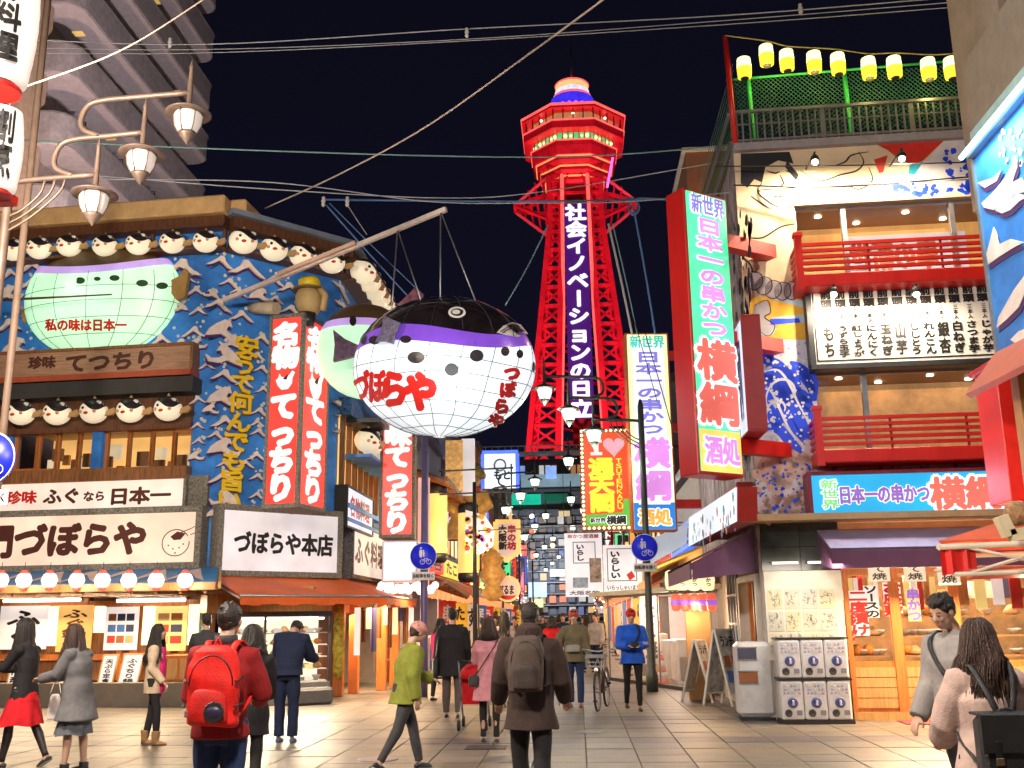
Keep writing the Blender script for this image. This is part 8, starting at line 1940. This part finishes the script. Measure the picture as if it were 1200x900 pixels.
        for k in range(N_):
            ph = R(rg.uniform(-128, 128)); lay = rg.uniform(.9 if kind != 'wavy' else .84, 1.1); top_ = Vector((rg.uniform(-.03, .03), rg.uniform(-.05, .03), .122 * lay)); r_ = (.089 * lay, .10 * lay)
            pts = [Hd(top_)]
            for la in (1.0, .55, .1): pts.append(Hd((r_[0] * math.cos(la) * math.sin(ph), -.018 - r_[1] * math.cos(la) * math.cos(ph), .030 + .100 * lay * math.sin(la))))
            e = pts[-1]; w_ = rg.uniform(0, 6); ll = L_ * rg.uniform(.7, 1.05); dx_ = HM @ Vector((math.sin(ph), -math.cos(ph), 0)); nst = 7
            for j in range(1, nst + 1):
                t = j / nst; amp = .013 if kind == 'wavy' else .006
                out = dx_ * (.012 + ((.03 if kind == 'wavy' else .075) * t * t * (.5 if kind == 'bob' else 1) + bulk * .95 * min(1, t * 3)) * (.4 if lean > 8 else 1)) + Vector((amp * math.sin(ph * 3 + w_ * .25 + t * 8), amp * math.cos(ph * 4 + w_ * .25 + t * 7), 0)); pts.append(e + out - Vector((0, 0, .08 + ll * t)))
            n = len(pts); hr.tube(pts, [.0042 if kind == 'wavy' else .008] * (n - 2) + [.005, .001], 4)
        attach('hair', mesh_of(hr, 'h', []), hm, th)
    if hat: hb = MB().ball(Hd((0, -.012, .045)), (.093, .106, .094), 22, 14, M=HM); hb.lathe([(.088, -.012), (.098, 0), (.096, .032), (.088, .034)], Hd((0, -.01, .035)), 22, axis=HM @ Vector((0, 0, 1)), sy=1.12); attach('knit_hat', remesh(hb, .007, 1, .004, seed), hat, th)
    return th, T, A_, Hd
def at_person(th, name, label, cat):
    t = thing(name, label, cat, th.location); WL[t.name] = Vector((0, 0, 0)); t.rotation_euler = th.rotation_euler; t.scale = th.scale; return t
def foot(px, Y, z=.1): return (colY(px, Y, z), Y, 0)
def bag_box(w, d, h, r=.05, p=2.6):
    """soft rounded bag body as a superellipse loft, origin bottom centre"""
    mb = MB(); return loft(mb, [((0, 0, 0), w * .40, d * .38), ((0, 0, h * .04), w * .48, d * .47), ((0, 0, h * .3), w * .5, d * .5), ((0, 0, h * .75), w * .47, d * .46), ((0, 0, h * .93), w * .38, d * .38), ((0, 0, h), w * .22, d * .2)], 24, p)
def backpack(th, T, m_, m2, label, w=.31, h=.46, d=.17, z=.98, y=-.23, strapm=None, pocket=True, seed=3, lean=0):
    t = at_person(th, 'backpack', label, 'backpack'); c = T((0, y, z))
    b = bag_box(w, d, h); b.v = [tuple(T((v[0], y + v[1], z + v[2]))) for v in b.v]; attach('body', remesh(b, .009, 2, .012, seed), m_, t)
    if pocket:
        b = bag_box(w * .72, .09, h * .42); b.v = [tuple(T((v[0], y - d * .46 + v[1], z + .03 + v[2]))) for v in b.v]; attach('pocket', remesh(b, .008, 2, .008, seed + 1), m2, t)
        attach('zip', mesh_of(MB().tube([T((w * .40 * math.cos(g), y - d * .40, z + h * .52 + h * .36 * math.sin(g))) for g in np.linspace(0, PI, 14)], .005, 5), 'z', []), black, t)
    for i in (-1, 1):
        pts = smooth3([T((i * .085, y + d * .35, z + h * .92)), T((i * .10, -.07, 1.47)), T((i * .115, .03, 1.46)), T((i * .13, .125, 1.36)), T((i * .15, .13, 1.2)), T((i * .17, .02, 1.08)), T((i * .14, y + d * .4, z + .06))], 4); attach('strap', mesh_of(MB().tube(pts, .026, 6, flat=.3), 's', []), strapm or m2, t)
    attach('top_loop', mesh_of(MB().tube(smooth3([T((-.03, y + d * .2, z + h * .95)), T((0, y + d * .2, z + h + .05)), T((.03, y + d * .2, z + h * .95))], 4), .008, 5), 'l', []), m2, t)
    return t
blk = cloth('black_wool', (.022, .02, .022)); nvy = cloth('navy_cloth', (.018, .025, .06)); jean = cloth('indigo_denim', (.025, .045, .12)); gry = cloth('grey_wool', (.16, .155, .16)); dgry = cloth('dark_grey_cloth', (.06, .058, .062)); maroon = cloth('maroon_cloth', (.30, .018, .02)); brn = cloth('dark_brown_cloth', (.055, .035, .03)); olive = cloth('olive_cloth', (.24, .26, .04)); pnk = cloth('dusty_pink_wool', (.62, .26, .30)); crm = cloth('cream_fleece', (.66, .50, .34)); hpk = cloth('hot_pink_cloth', (.75, .03, .16)); rdsk = cloth('scarlet_cloth', (.58, .012, .02)); blu = cloth('bright_blue_shell', (.01, .10, .62), .5); khk = cloth('khaki_cloth', (.17, .14, .08)); pal = cloth('pale_pink_wool', (.58, .42, .37)); lgr = cloth('light_grey_cloth', (.34, .31, .30)); tan = cloth('tan_suede', (.36, .20, .09)); redbp = cloth('red_nylon', (.78, .02, .015), .5); redbp2 = cloth('deep_red_nylon', (.55, .015, .012), .5)
leather = mat('black_leather', (.02, .02, .022), .32, var=.2, bump=.4, bscale=160)
random.seed(1)
# --- left group
p, T, A_, Hd = person('woman in a black coat over a red skirt looking at her phone at far left', foot(30, 11.8, .9), 82, 1.66, 2, ((14, 6), (-14, 14)), ((38, 4, 62, 22), (30, 6, 60, 22)), (14, 0), top=blk, skirt=(.92, .50, .27, rdsk), coat=(.70, .20), hair=('long', hairm), tights=mat('sheer_black', (.02, .014, .014), .5), shoes=leather, fem=True, seed=11, topname='coat')
ph_ = at_person(p, 'phone', 'pinkish phone held by the woman in the red skirt', 'phone'); w_ = (A_[-1][2] + A_[1][2]) / 2 + Vector((0, .09, .03)); attach('case', mesh_of(MB().box(w_.x - .036, w_.x + .036, w_.z - .05, w_.z + .08, -w_.y - .006, -w_.y + .006, ID, ch=.005), 'c', []), mat('phone_pink', (.6, .25, .22), .4), ph_); attach('screen', mesh_of(MB().box(w_.x - .032, w_.x + .032, w_.z - .045, w_.z + .075, -w_.y + .006, -w_.y + .008, ID), 's', []), glow('phone_screen', (.8, .85, 1), .9), ph_)
p, T, A_, Hd = person('woman in a grey wool coat and pleated grey skirt with bare calves and short boots', foot(92, 11.4, .9), 80, 1.58, 5, ((4, 2), (-4, 4)), ((30, 6, 52, 16), (24, 8, 58, 18)), (16, 0), top=gry, skirt=(.86, .44, .235, cloth('grey_pleats', (.13, .14, .16))), coat=(.60, .25), hair=('long', hairb), boots=.03, shoes=leather, fem=True, seed=12, bulk=.03, topname='coat')
wb = at_person(p, 'shopping_bag', 'white shopping bag hanging in front of the woman in the grey coat', 'bag'); w_ = A_[1][2]
b = bag_box(.26, .12, .32); b.v = [(v[0] * .45 + w_.x - .02, v[1] * 1.6 + w_.y + .02, v[2] + w_.z - .50) for v in b.v]; attach('bag_body', remesh(b, .009, 2, .014, 5), mat('bag_white', (.7, .62, .6), .5), wb); attach('handle', mesh_of(MB().tube(smooth3([Vector((w_.x - .02, w_.y - .06, w_.z - .2)), Vector((w_.x, w_.y + .03, w_.z + .0)), Vector((w_.x - .02, w_.y + .10, w_.z - .2))], 5), .006, 5), 'h', []), whitep, wb)
p, T, A_, Hd = person('woman in a cream and hot pink jacket and tan boots, facing right', foot(177, 13.9), -84, 1.56, 0, ((-6, 4), (12, 10)), ((-4, 6, 26, 4), (2, 6, 40, 8)), (0, 0), top=crm, coat=(.74, .17), bottom=(blk, -.006), hair=('long', hairm), boots=.12, shoes=tan, fem=True, seed=13, bulk=.012)
attach('pink_front', remesh(loft(MB(), [(T((.02, .10, .76)), .10, .055), (T((.01, .105, .98)), .10, .052), (T((.0, .11, 1.2)), .11, .052), (T((0, .09, 1.40)), .09, .04)], 18), .010, 2, .008, 4), hpk, p)
rbg = at_person(p, 'handbag', 'small red bag at the hip of the woman in the cream jacket', 'bag'); b = bag_box(.22, .1, .17); b.v = [(v[0] * .7 - .22, v[1] - .02 + v[0] * .6, v[2] + .66) for v in b.v]; attach('bag_body', remesh(b, .008, 2, .006, 6), redbp2, rbg); attach('strap', mesh_of(MB().tube(smooth3([Vector((-.2, -.08, .8)), T((-.15, -.03, 1.35)), T((-.1, .02, 1.47)), T((-.14, .08, 1.3)), Vector((-.22, .06, .8))], 5), .008, 5), 's', []), leather, rbg)
person('man in black standing behind the red backpack, mostly hidden', foot(236, 16.5), 20, 1.72, 0, ((3, 2), (-5, 4)), ((30, 10, 80, 20), (5, 8, 15, 0)), (0, 30), top=dgry, bottom=(blk,), hair=('short', hairm), seed=14, vox=.012)
p, T, A_, Hd = person('man in a maroon jacket wearing a big red backpack', foot(262, 7.0, 1.2), 4, 1.70, 2, ((2, 2), (-3, 3)), ((16, 14, 62, 30), (16, 14, 62, 30)), (8, -8), top=maroon, bottom=(jean, .008), hair=('short', hairm), seed=15, vox=.009, bulk=.018, collar=dgry)
backpack(p, T, redbp, redbp2, 'big bright red backpack with a dark front pocket patch', .36, .52, .20, .92, -.24, redbp, seed=21)
for i in (-1, 1):
    for z_ in (1.08, 1.24): attach('compression_strap', mesh_of(MB().tube([T((i * .17, -.16, z_)), T((i * .195, -.24, z_ - .01)), T((i * .165, -.33, z_ - .03))], .011, 6, flat=.4), 's', []), leather, p)
attach('label_patch', mesh_of(MB().box(-.15, -.07, 1.0, 1.04, .345, .352, ID, ch=.003), 'l', []), cloth('patch_grey', (.3, .1, .1)), p)
rb_ = at_person(p, 'waist_pouch', 'dark round pouch clipped low on the red backpack', 'pouch'); attach('pouch_body', mesh_of(MB().ball(T((.05, -.385, 1.02)), (.06, .03, .045), 16, 10), 'p', []), mat('pouch_navy', (.03, .02, .06), .4), rb_); attach('pouch_rim', mesh_of(MB().lathe([(.062, -.01), (.068, 0), (.062, .01)], T((.05, -.39, 1.02)), 18, axis=(0, -1, 0)), 'p', []), leather, rb_)
person('woman in a black coat walking just right of the red backpack', foot(294, 9.4, 1.2), 12, 1.55, 3, ((10, 6), (-8, 8)), ((8, 6, 20, 2), (20, 8, 50, 12)), (10, 0), top=blk, coat=(.66, .19), bottom=(blk, -.008), hair=('bob', hairm), fem=True, seed=16, bulk=.02, topname='coat')
p, T, A_, Hd = person('man in a navy jacket bending forward to look into the bright showcase', foot(334, 14.0), 0, 1.74, 22, ((4, 3), (2, 3)), ((30, 10, 50, 10), (28, 10, 55, 12)), (52, 0), top=nvy, coat=(.86, .18), bottom=(nvy, .012), hair=('short', hairm), shoes=mat('blue_trainers', (.10, .14, .30), .5), seed=17, bulk=.03)
# --- middle group
person('person in an olive green jacket and black trousers striding right at left centre', foot(474, 11.4), -58, 1.60, 8, ((20, 8), (-18, 14)), ((24, 8, 48, 14), (-12, 8, 20, 4)), (16, 0), top=olive, coat=(.78, .20), bottom=(dgry, .0), hair=('short', hairb), hat=cloth('pink_knit', (.60, .28, .24)), seed=18, bulk=.035)
p, T, A_, Hd = person('man in a long black coat with a bag at his side, walking away', foot(530, 17.3), 6, 1.76, 0, ((7, 4), (-6, 6)), ((4, 9, 14, 0), (10, 9, 22, 4)), (0, 0), top=blk, coat=(.66, .20), bottom=(cloth('taupe_cloth', (.12, .09, .085)), .0), hair=('short', hairm), seed=19, bulk=.035, topname='coat')
bg_ = at_person(p, 'shoulder_bag', 'black shoulder bag on the left side of the man in the long black coat', 'bag'); b = bag_box(.28, .12, .26); b.v = [(v[1] - .27, v[0] - .03, v[2] + .68) for v in b.v]; attach('bag_body', remesh(b, .01, 2, .008, 7), leather, bg_); attach('strap', mesh_of(MB().tube(smooth3([Vector((-.27, -.12, .9)), T((-.2, -.06, 1.42)), T((-.18, .02, 1.46)), Vector((-.27, .1, .9))], 4), .012, 5), 's', []), leather, bg_)
p, T, A_, Hd = person('woman in a dusty pink coat with a black fur scarf, seen from behind', foot(574, 13.9), 4, 1.58, 0, ((3, 2), (-3, 2)), ((28, 8, 60, 26), (28, 8, 60, 26)), (10, 10), top=pnk, coat=(.58, .215), bottom=(blk, -.012, 'leggings'), hair=('bob', hairb), scarf=mat('black_fur', (.015, .013, .015), .9, bump=1.0, bscale=60), shoes=mat('black_white_shoe', (.05, .05, .05), .5), fem=True, seed=20, bulk=.028, topname='coat')
cb = at_person(p, 'crossbody_bag', 'small black crossbody bag on the left hip of the woman in the pink coat', 'bag'); b = bag_box(.2, .09, .16); b.v = [(v[0] * .8 - .22, v[1] - .12, v[2] + .78) for v in b.v]; attach('bag_body', remesh(b, .008, 2, .004, 7), leather, cb); attach('strap', mesh_of(MB().tube(smooth3([Vector((-.2, -.14, .92)), T((-.06, -.16, 1.14)), T((.08, -.14, 1.34)), T((.13, -.05, 1.44)), T((.11, .06, 1.42)), T((-.1, .16, 1.1)), Vector((-.24, 0, .9))], 4), .008, 5), 's', []), leather, cb)
p, T, A_, Hd = person('man in a dark brown hooded coat with a dark backpack, closest figure at centre', foot(621, 8.6, 1.2), -4, 1.70, 4, ((8, 4), (-10, 10)), ((10, 16, 34, 6), (10, 14, 40, 10)), (6, 0), top=brn, coat=(.72, .19), bottom=(blk, .006), hood=brn, hair=('short', hairm), seed=22, vox=.009, bulk=.035)
backpack(p, T, cloth('taupe_nylon', (.085, .06, .05), .6), cloth('taupe_nylon_dark', (.05, .035, .03), .6), 'dark taupe backpack on the hooded man at centre', .30, .46, .16, 1.0, -.245, cloth('strap_dark', (.03, .024, .022)), seed=23)
p, T, A_, Hd = person('man in a khaki coat and jeans wheeling a bicycle towards the viewer', foot(675, 19.2), 176, 1.72, 0, ((5, 4), (-4, 4)), ((6, 8, 16, 0), (32, 26, 22, -6)), (6, 0), top=khk, coat=(.80, .18), bottom=(jean, .002), hair=('short', hairm), hat=cloth('rust_cap', (.5, .08, .04)), shoes=mat('rust_shoe', (.25, .08, .05), .5), seed=24, bulk=.03)
bgs = at_person(p, 'sling_bag', 'pale grey sling bag across the front of the man with the bicycle', 'bag'); b = bag_box(.28, .1, .13); b.v = [(v[0] + .02, v[1] + .21, v[2] + .98) for v in b.v]; attach('bag_body', remesh(b, .009, 2, .004, 7), cloth('sling_grey', (.35, .32, .28)), bgs)
p, T, A_, Hd = person('man in a bright blue jacket and red knit hat walking towards the viewer', foot(743, 18.4), 184, 1.72, 0, ((10, 6), (-12, 10)), ((18, 8, 72, 36), (18, 8, 72, 36)), (10, 0), top=blu, coat=(.80, .185), bottom=(blk, -.006), hair=('short', hairm), hat=cloth('red_knit', (.68, .03, .02)), seed=25, bulk=.04)
cm = at_person(p, 'camera_bag', 'small black camera held by the man in the blue jacket', 'camera'); c = (A_[-1][2] + A_[1][2]) / 2 + Vector((0, .07, .02)); attach('camera_body', mesh_of(MB().box(c.x - .07, c.x + .07, c.z - .04, c.z + .045, -c.y - .05, -c.y + .01, ID, ch=.012), 'c', []), black, cm); attach('camera_strap', mesh_of(MB().tube(smooth3([c, T((-.12, .17, 1.30)), T((-.10, .08, 1.45)), T((-.04, -.06, 1.48))], 5), .022, 6, flat=.4), 's', []), black, cm)
# --- right foreground couple
p, T, A_, Hd = person('man in a light grey jacket facing left beside the woman with wavy hair', foot(1118, 7.4, 1.55), 118, 1.72, 3, ((3, 2), (-3, 2)), ((4, 7, 22, 6), (8, 7, 26, 6)), (22, 6), top=lgr, bottom=(blk,), hair=('short', hairm), seed=26, vox=.009, bulk=.025)
st_ = at_person(p, 'shoulder_bag', 'black strap and pouch worn by the man in the light grey jacket', 'bag'); attach('strap', mesh_of(MB().tube(smooth3([T((.16, -.02, 1.46)), T((.10, .13, 1.38)), T((-.02, .16, 1.2)), T((-.16, .12, 1.02)), T((-.2, -.05, 1.0)), T((-.02, -.17, 1.2)), T((.13, -.12, 1.42)), T((.16, -.02, 1.46))], 4), .018, 6, flat=.4), 's', []), leather, st_); b = bag_box(.2, .1, .2); b.v = [(v[1] - .24, v[0], v[2] + .86) for v in b.v]; attach('bag_body', remesh(b, .009, 2, .004, 7), leather, st_)
p, T, A_, Hd = person('woman with wavy brown hair in a pale pink coat at the lower right corner', foot(1150, 5.8, 1.4), 2, 1.53, 0, ((2, 2), (-2, 2)), ((24, 12, 40, 20), (24, 12, 40, 20)), (4, 14), top=pal, coat=(.5, .22), bottom=(blk,), hair=('wavy', hairb), fem=True, seed=27, vox=.009, bulk=.045, scarf=cloth('red_tartan', (.50, .04, .02)), topname='coat')
# black satchel backpack
t = at_person(p, 'satchel_backpack', 'black leather flap backpack with two buckles worn by the long haired woman', 'backpack')
attach('bag_body', mesh_of(MB().box(-.20, .20, .84, 1.20, .21, .34, ID, ch=.03), 'b', []), leather, t)
attach('flap', mesh_of(MB().box(-.207, .207, 1.0, 1.215, .342, .358, ID, ch=.007).box(-.207, .207, 1.202, 1.22, .21, .341, ID, ch=.006), 'f', []), leather, t)
for i in (-1, 1):
    s_ = attach('buckle_strap', mesh_of(MB().box(i * .12 - .018, i * .12 + .018, .87, 1.07, .359, .366, ID, ch=.003), 's', []), mat('strap_leather', (.012, .012, .013), .4), t); attach('buckle', mesh_of(MB().box(i * .12 - .024, i * .12 + .024, .94, .98, .367, .375, ID, ch=.004), 'b', []), mat('buckle_brass', (.35, .25, .15), .3, .9), t).parent = s_
    attach('shoulder_strap', mesh_of(MB().tube(smooth3([Vector((i * .03, -.225, 1.17)), Vector((i * .07, -.20, 1.30)), Vector((i * .115, -.10, 1.46)), Vector((i * .12, .03, 1.475)), Vector((i * .14, .15, 1.3)), Vector((i * .19, .04, 1.08)), Vector((i * .15, -.2, .9))], 5), .02, 6, flat=.35), 's', []), leather, t)
attach('handle', mesh_of(MB().tube(smooth3([Vector((-.05, -.24, 1.18)), Vector((-.035, -.23, 1.225)), Vector((.035, -.23, 1.225)), Vector((.05, -.24, 1.18))], 5), .009, 6), 'h', []), leather, t); attach('pocket_stud', mesh_of(MB().ball((0, -.33, .86), (.012, .006, .012), 10, 6), 'k', []), MT['buckle_brass'], t)
# --- bicycle
q = foot(706, 18.9); bc = thing('bicycle', 'dark city bicycle with a front basket wheeled beside the man in the khaki coat', 'bicycle', q); WL[bc.name] = Vector((0, 0, 0)); bc.rotation_euler = (0, 0, R(170))
tyre = mat('tyre_rubber', (.02, .02, .02), .7)
def wheel(y, nm):
    n = 28; w = part('wheel', MB().tube([(0, y + .31 * math.cos(2 * PI * k / n), .33 + .31 * math.sin(2 * PI * k / n)) for k in range(n + 1)], .011, 6, cap=False), steel, bc)
    part('tyre', MB().tube([(0, y + .325 * math.cos(2 * PI * k / n), .33 + .325 * math.sin(2 * PI * k / n)) for k in range(n + 1)], .019, 8, cap=False), tyre, w); part('hub', MB().tube([(-.05, y, .33), (.05, y, .33)], .022, 10), steel, w)
    for k in range(14): g = 2 * PI * k / 14; part('spoke', MB().tube([(.02 * (-1) ** k, y, .33), (0, y + .30 * math.cos(g), .33 + .30 * math.sin(g))], .0025, 3), steel, w)
    part('mudguard', MB().tube([(0, y + .36 * math.cos(g), .33 + .36 * math.sin(g)) for g in np.linspace(.2, 2.9, 12)], .02, 6, flat=.4), darkm, w)
wheel(.54, 'f'); wheel(-.52, 'r')
fr_ = MB(); 
for a, b in (((0, .40, .86), (0, -.02, .28)), ((0, .38, .78), (0, -.14, .55)), ((0, -.20, .86), (0, -.02, .28)), ((.05, -.52, .33), (0, -.02, .28)), ((-.05, -.52, .33), (0, -.02, .28)), ((.05, -.52, .33), (0, -.16, .68)), ((-.05, -.52, .33), (0, -.16, .68))): fr_.tube([a, b], .017, 8)
part('bike_frame', fr_, mat('bike_paint', (.06, .03, .03), .3, coat=.5), bc); part('fork', MB().tube([(.05, .54, .33), (.05, .42, .75), (0, .40, .88)], .012, 6).tube([(-.05, .54, .33), (-.05, .42, .75), (0, .40, .88)], .012, 6), steel, bc)
part('handlebar', MB().tube(smooth3([(-.29, .16, .98), (-.27, .34, 1.04), (0, .39, 1.0), (.27, .34, 1.04), (.29, .16, .98)], 5), .012, 8), steel, bc); part('saddle', MB().ball((0, -.22, .90), (.09, .13, .035), 14, 8), leather, bc)
part('basket', MB().box(-.17, .17, .74, .76, -.72, -.46, ID).box(-.17, -.16, .76, .96, -.72, -.46, ID).box(.16, .17, .76, .96, -.72, -.46, ID).box(-.17, .17, .90, .96, -.72, -.71, ID).box(-.17, .17, .82, .84, -.72, -.71, ID), steel, bc)
for i in (-1, 1): part('grip', MB().tube([(i * .29, .20, .995), (i * .29, .08, .95)], .018, 8), leather, bc)
part('head_lamp', MB().ball((0, .60, .70), .035, 10, 8), glow('bike_lamp', (1, .95, .8), .8), bc); part('chain_ring', MB().lathe([(.08, 0), (.08, .008), (.0, .01)], (.04, -.02, .28), 18, axis=(1, 0, 0)), steel, bc); part('pedal', MB().wbox(.09, .16, -.02, .06, .11, .14), tyre, bc); part('pedal', MB().wbox(-.16, -.09, -.08, 0, .42, .45), tyre, bc)
# --- pushchair half hidden behind the pink coat
q = foot(556, 15.6); pc = thing('pushchair', 'red folding pushchair left of the woman in the pink coat', 'pushchair', q); WL[pc.name] = Vector((0, 0, 0))
part('seat', MB().add([(-.18, .0, .35), (.18, .0, .35), (.18, .32, .42), (-.18, .32, .42), (-.18, -.12, .82), (.18, -.12, .82)], [(0, 1, 2, 3), (0, 4, 5, 1)]), rdsk, pc); part('hood', MB().lathe([(.22, 0), (.2, .12), (.12, .2), (0, .23)], (0, -.02, .72), 16), rdsk, pc)
for i in (-1, 1):
    part('side_tube', MB().tube([(i * .2, -.32, .98), (i * .2, .0, .5), (i * .2, .32, .08)], .012, 6).tube([(i * .2, .1, .42), (i * .2, -.28, .08)], .012, 6), steel, pc)
    for y in (.34, -.30): part('wheel', MB().lathe([(.03, -.02), (.075, -.018), (.08, 0), (.075, .018), (.03, .02)], (i * .2, y, .08), 16, axis=(1, 0, 0)), tyre, pc)
part('handle', MB().tube([(-.2, -.32, .98), (.2, -.32, .98)], .016, 8), leather, pc)
# --- farther walkers, simpler and partly hidden
random.seed(77)
farl = [(592, 24, 5, pal, blk, 'long', 'woman in a pale coat just right of the pink coated woman'), (604, 30, 175, dgry, jean, 'short', 'man in dark grey walking towards the viewer far down the left side'), (648, 26, 10, rdsk, blk, 'bob', 'person in a red jacket behind the hooded man'), (661, 33, 180, nvy, dgry, 'short', 'man in navy in the middle of the street beyond the bicycle'),
        (515, 21, -30, hpk, blk, 'bob', 'person in a bright pink top behind the man in the long black coat'), (617, 38, 0, khk, dgry, 'short', 'person in khaki far down the street'), (637, 44, 180, blk, jean, 'short', 'person in black far down the street, fourth from the tower'), (690, 31, 12, gry, blk, 'long', 'woman in grey beyond the bicycle handlebar'),
        (628, 54, 0, maroon, dgry, 'short', 'tiny figure in maroon far down the street'), (668, 60, 180, lgr, nvy, 'short', 'tiny figure in light grey far down the street'), (580, 27, 190, blk, dgry, 'short', 'person in black near the left shop fronts'), (702, 40, 180, brn, blk, 'short', 'person in brown by the right shop fronts'), (650, 72, 0, blk, blk, 'short', 'tiny dark figure farthest down the street'), (611, 64, 0, pnk, dgry, 'bob', 'tiny figure in pink far down the street')]
for k, (px, Y, rz, tp_, bt_, hr_, lab) in enumerate(farl):
    _p = person(lab, foot(px, Y), rz, random.uniform(1.58, 1.76), 1, ((9, 6), (-9, 8)) if k % 2 else ((-7, 4), (10, 8)), ((10, 8, 20, 2), (-8, 8, 18, 2)), (4, 0), top=tp_, bottom=(bt_, 0), hair=(hr_, hairm), seed=40 + k, vox=.016, fem=hr_ != 'short', bulk=.02)
    farl[k] = _p[0]
WH = ['by the left shop stands', 'near the left awnings', 'in the middle of the far street', 'by the right shop stands', 'near the second right lamp post', 'beyond the bicycle', 'below the white banners', 'before the left flags', 'close to the tower hall', 'beside the far right flags', 'left of the far lamp post', 'behind the crowd on the right']
for k, (px, Y, src) in enumerate(((566, 29, 5), (586, 35, 7), (622, 48, 1), (700, 29.5, 9), (684, 36, 11), (656, 41, 13), (694, 34, 0), (574, 31, 2), (640, 66, 6), (686, 50, 3), (602, 46, 10), (672, 46, 4))):
    q = farl[src]; d_ = dup(q, foot(px, Y), q.rotation_euler[2] + .5 * (-1) ** k, None, (q.scale[0] * (.96 + .02 * (k % 4)),) * 3); d_['label'] = 'distant walker %s, %s' % (['facing away', 'turned aside', 'coming closer'][k % 3], WH[k])
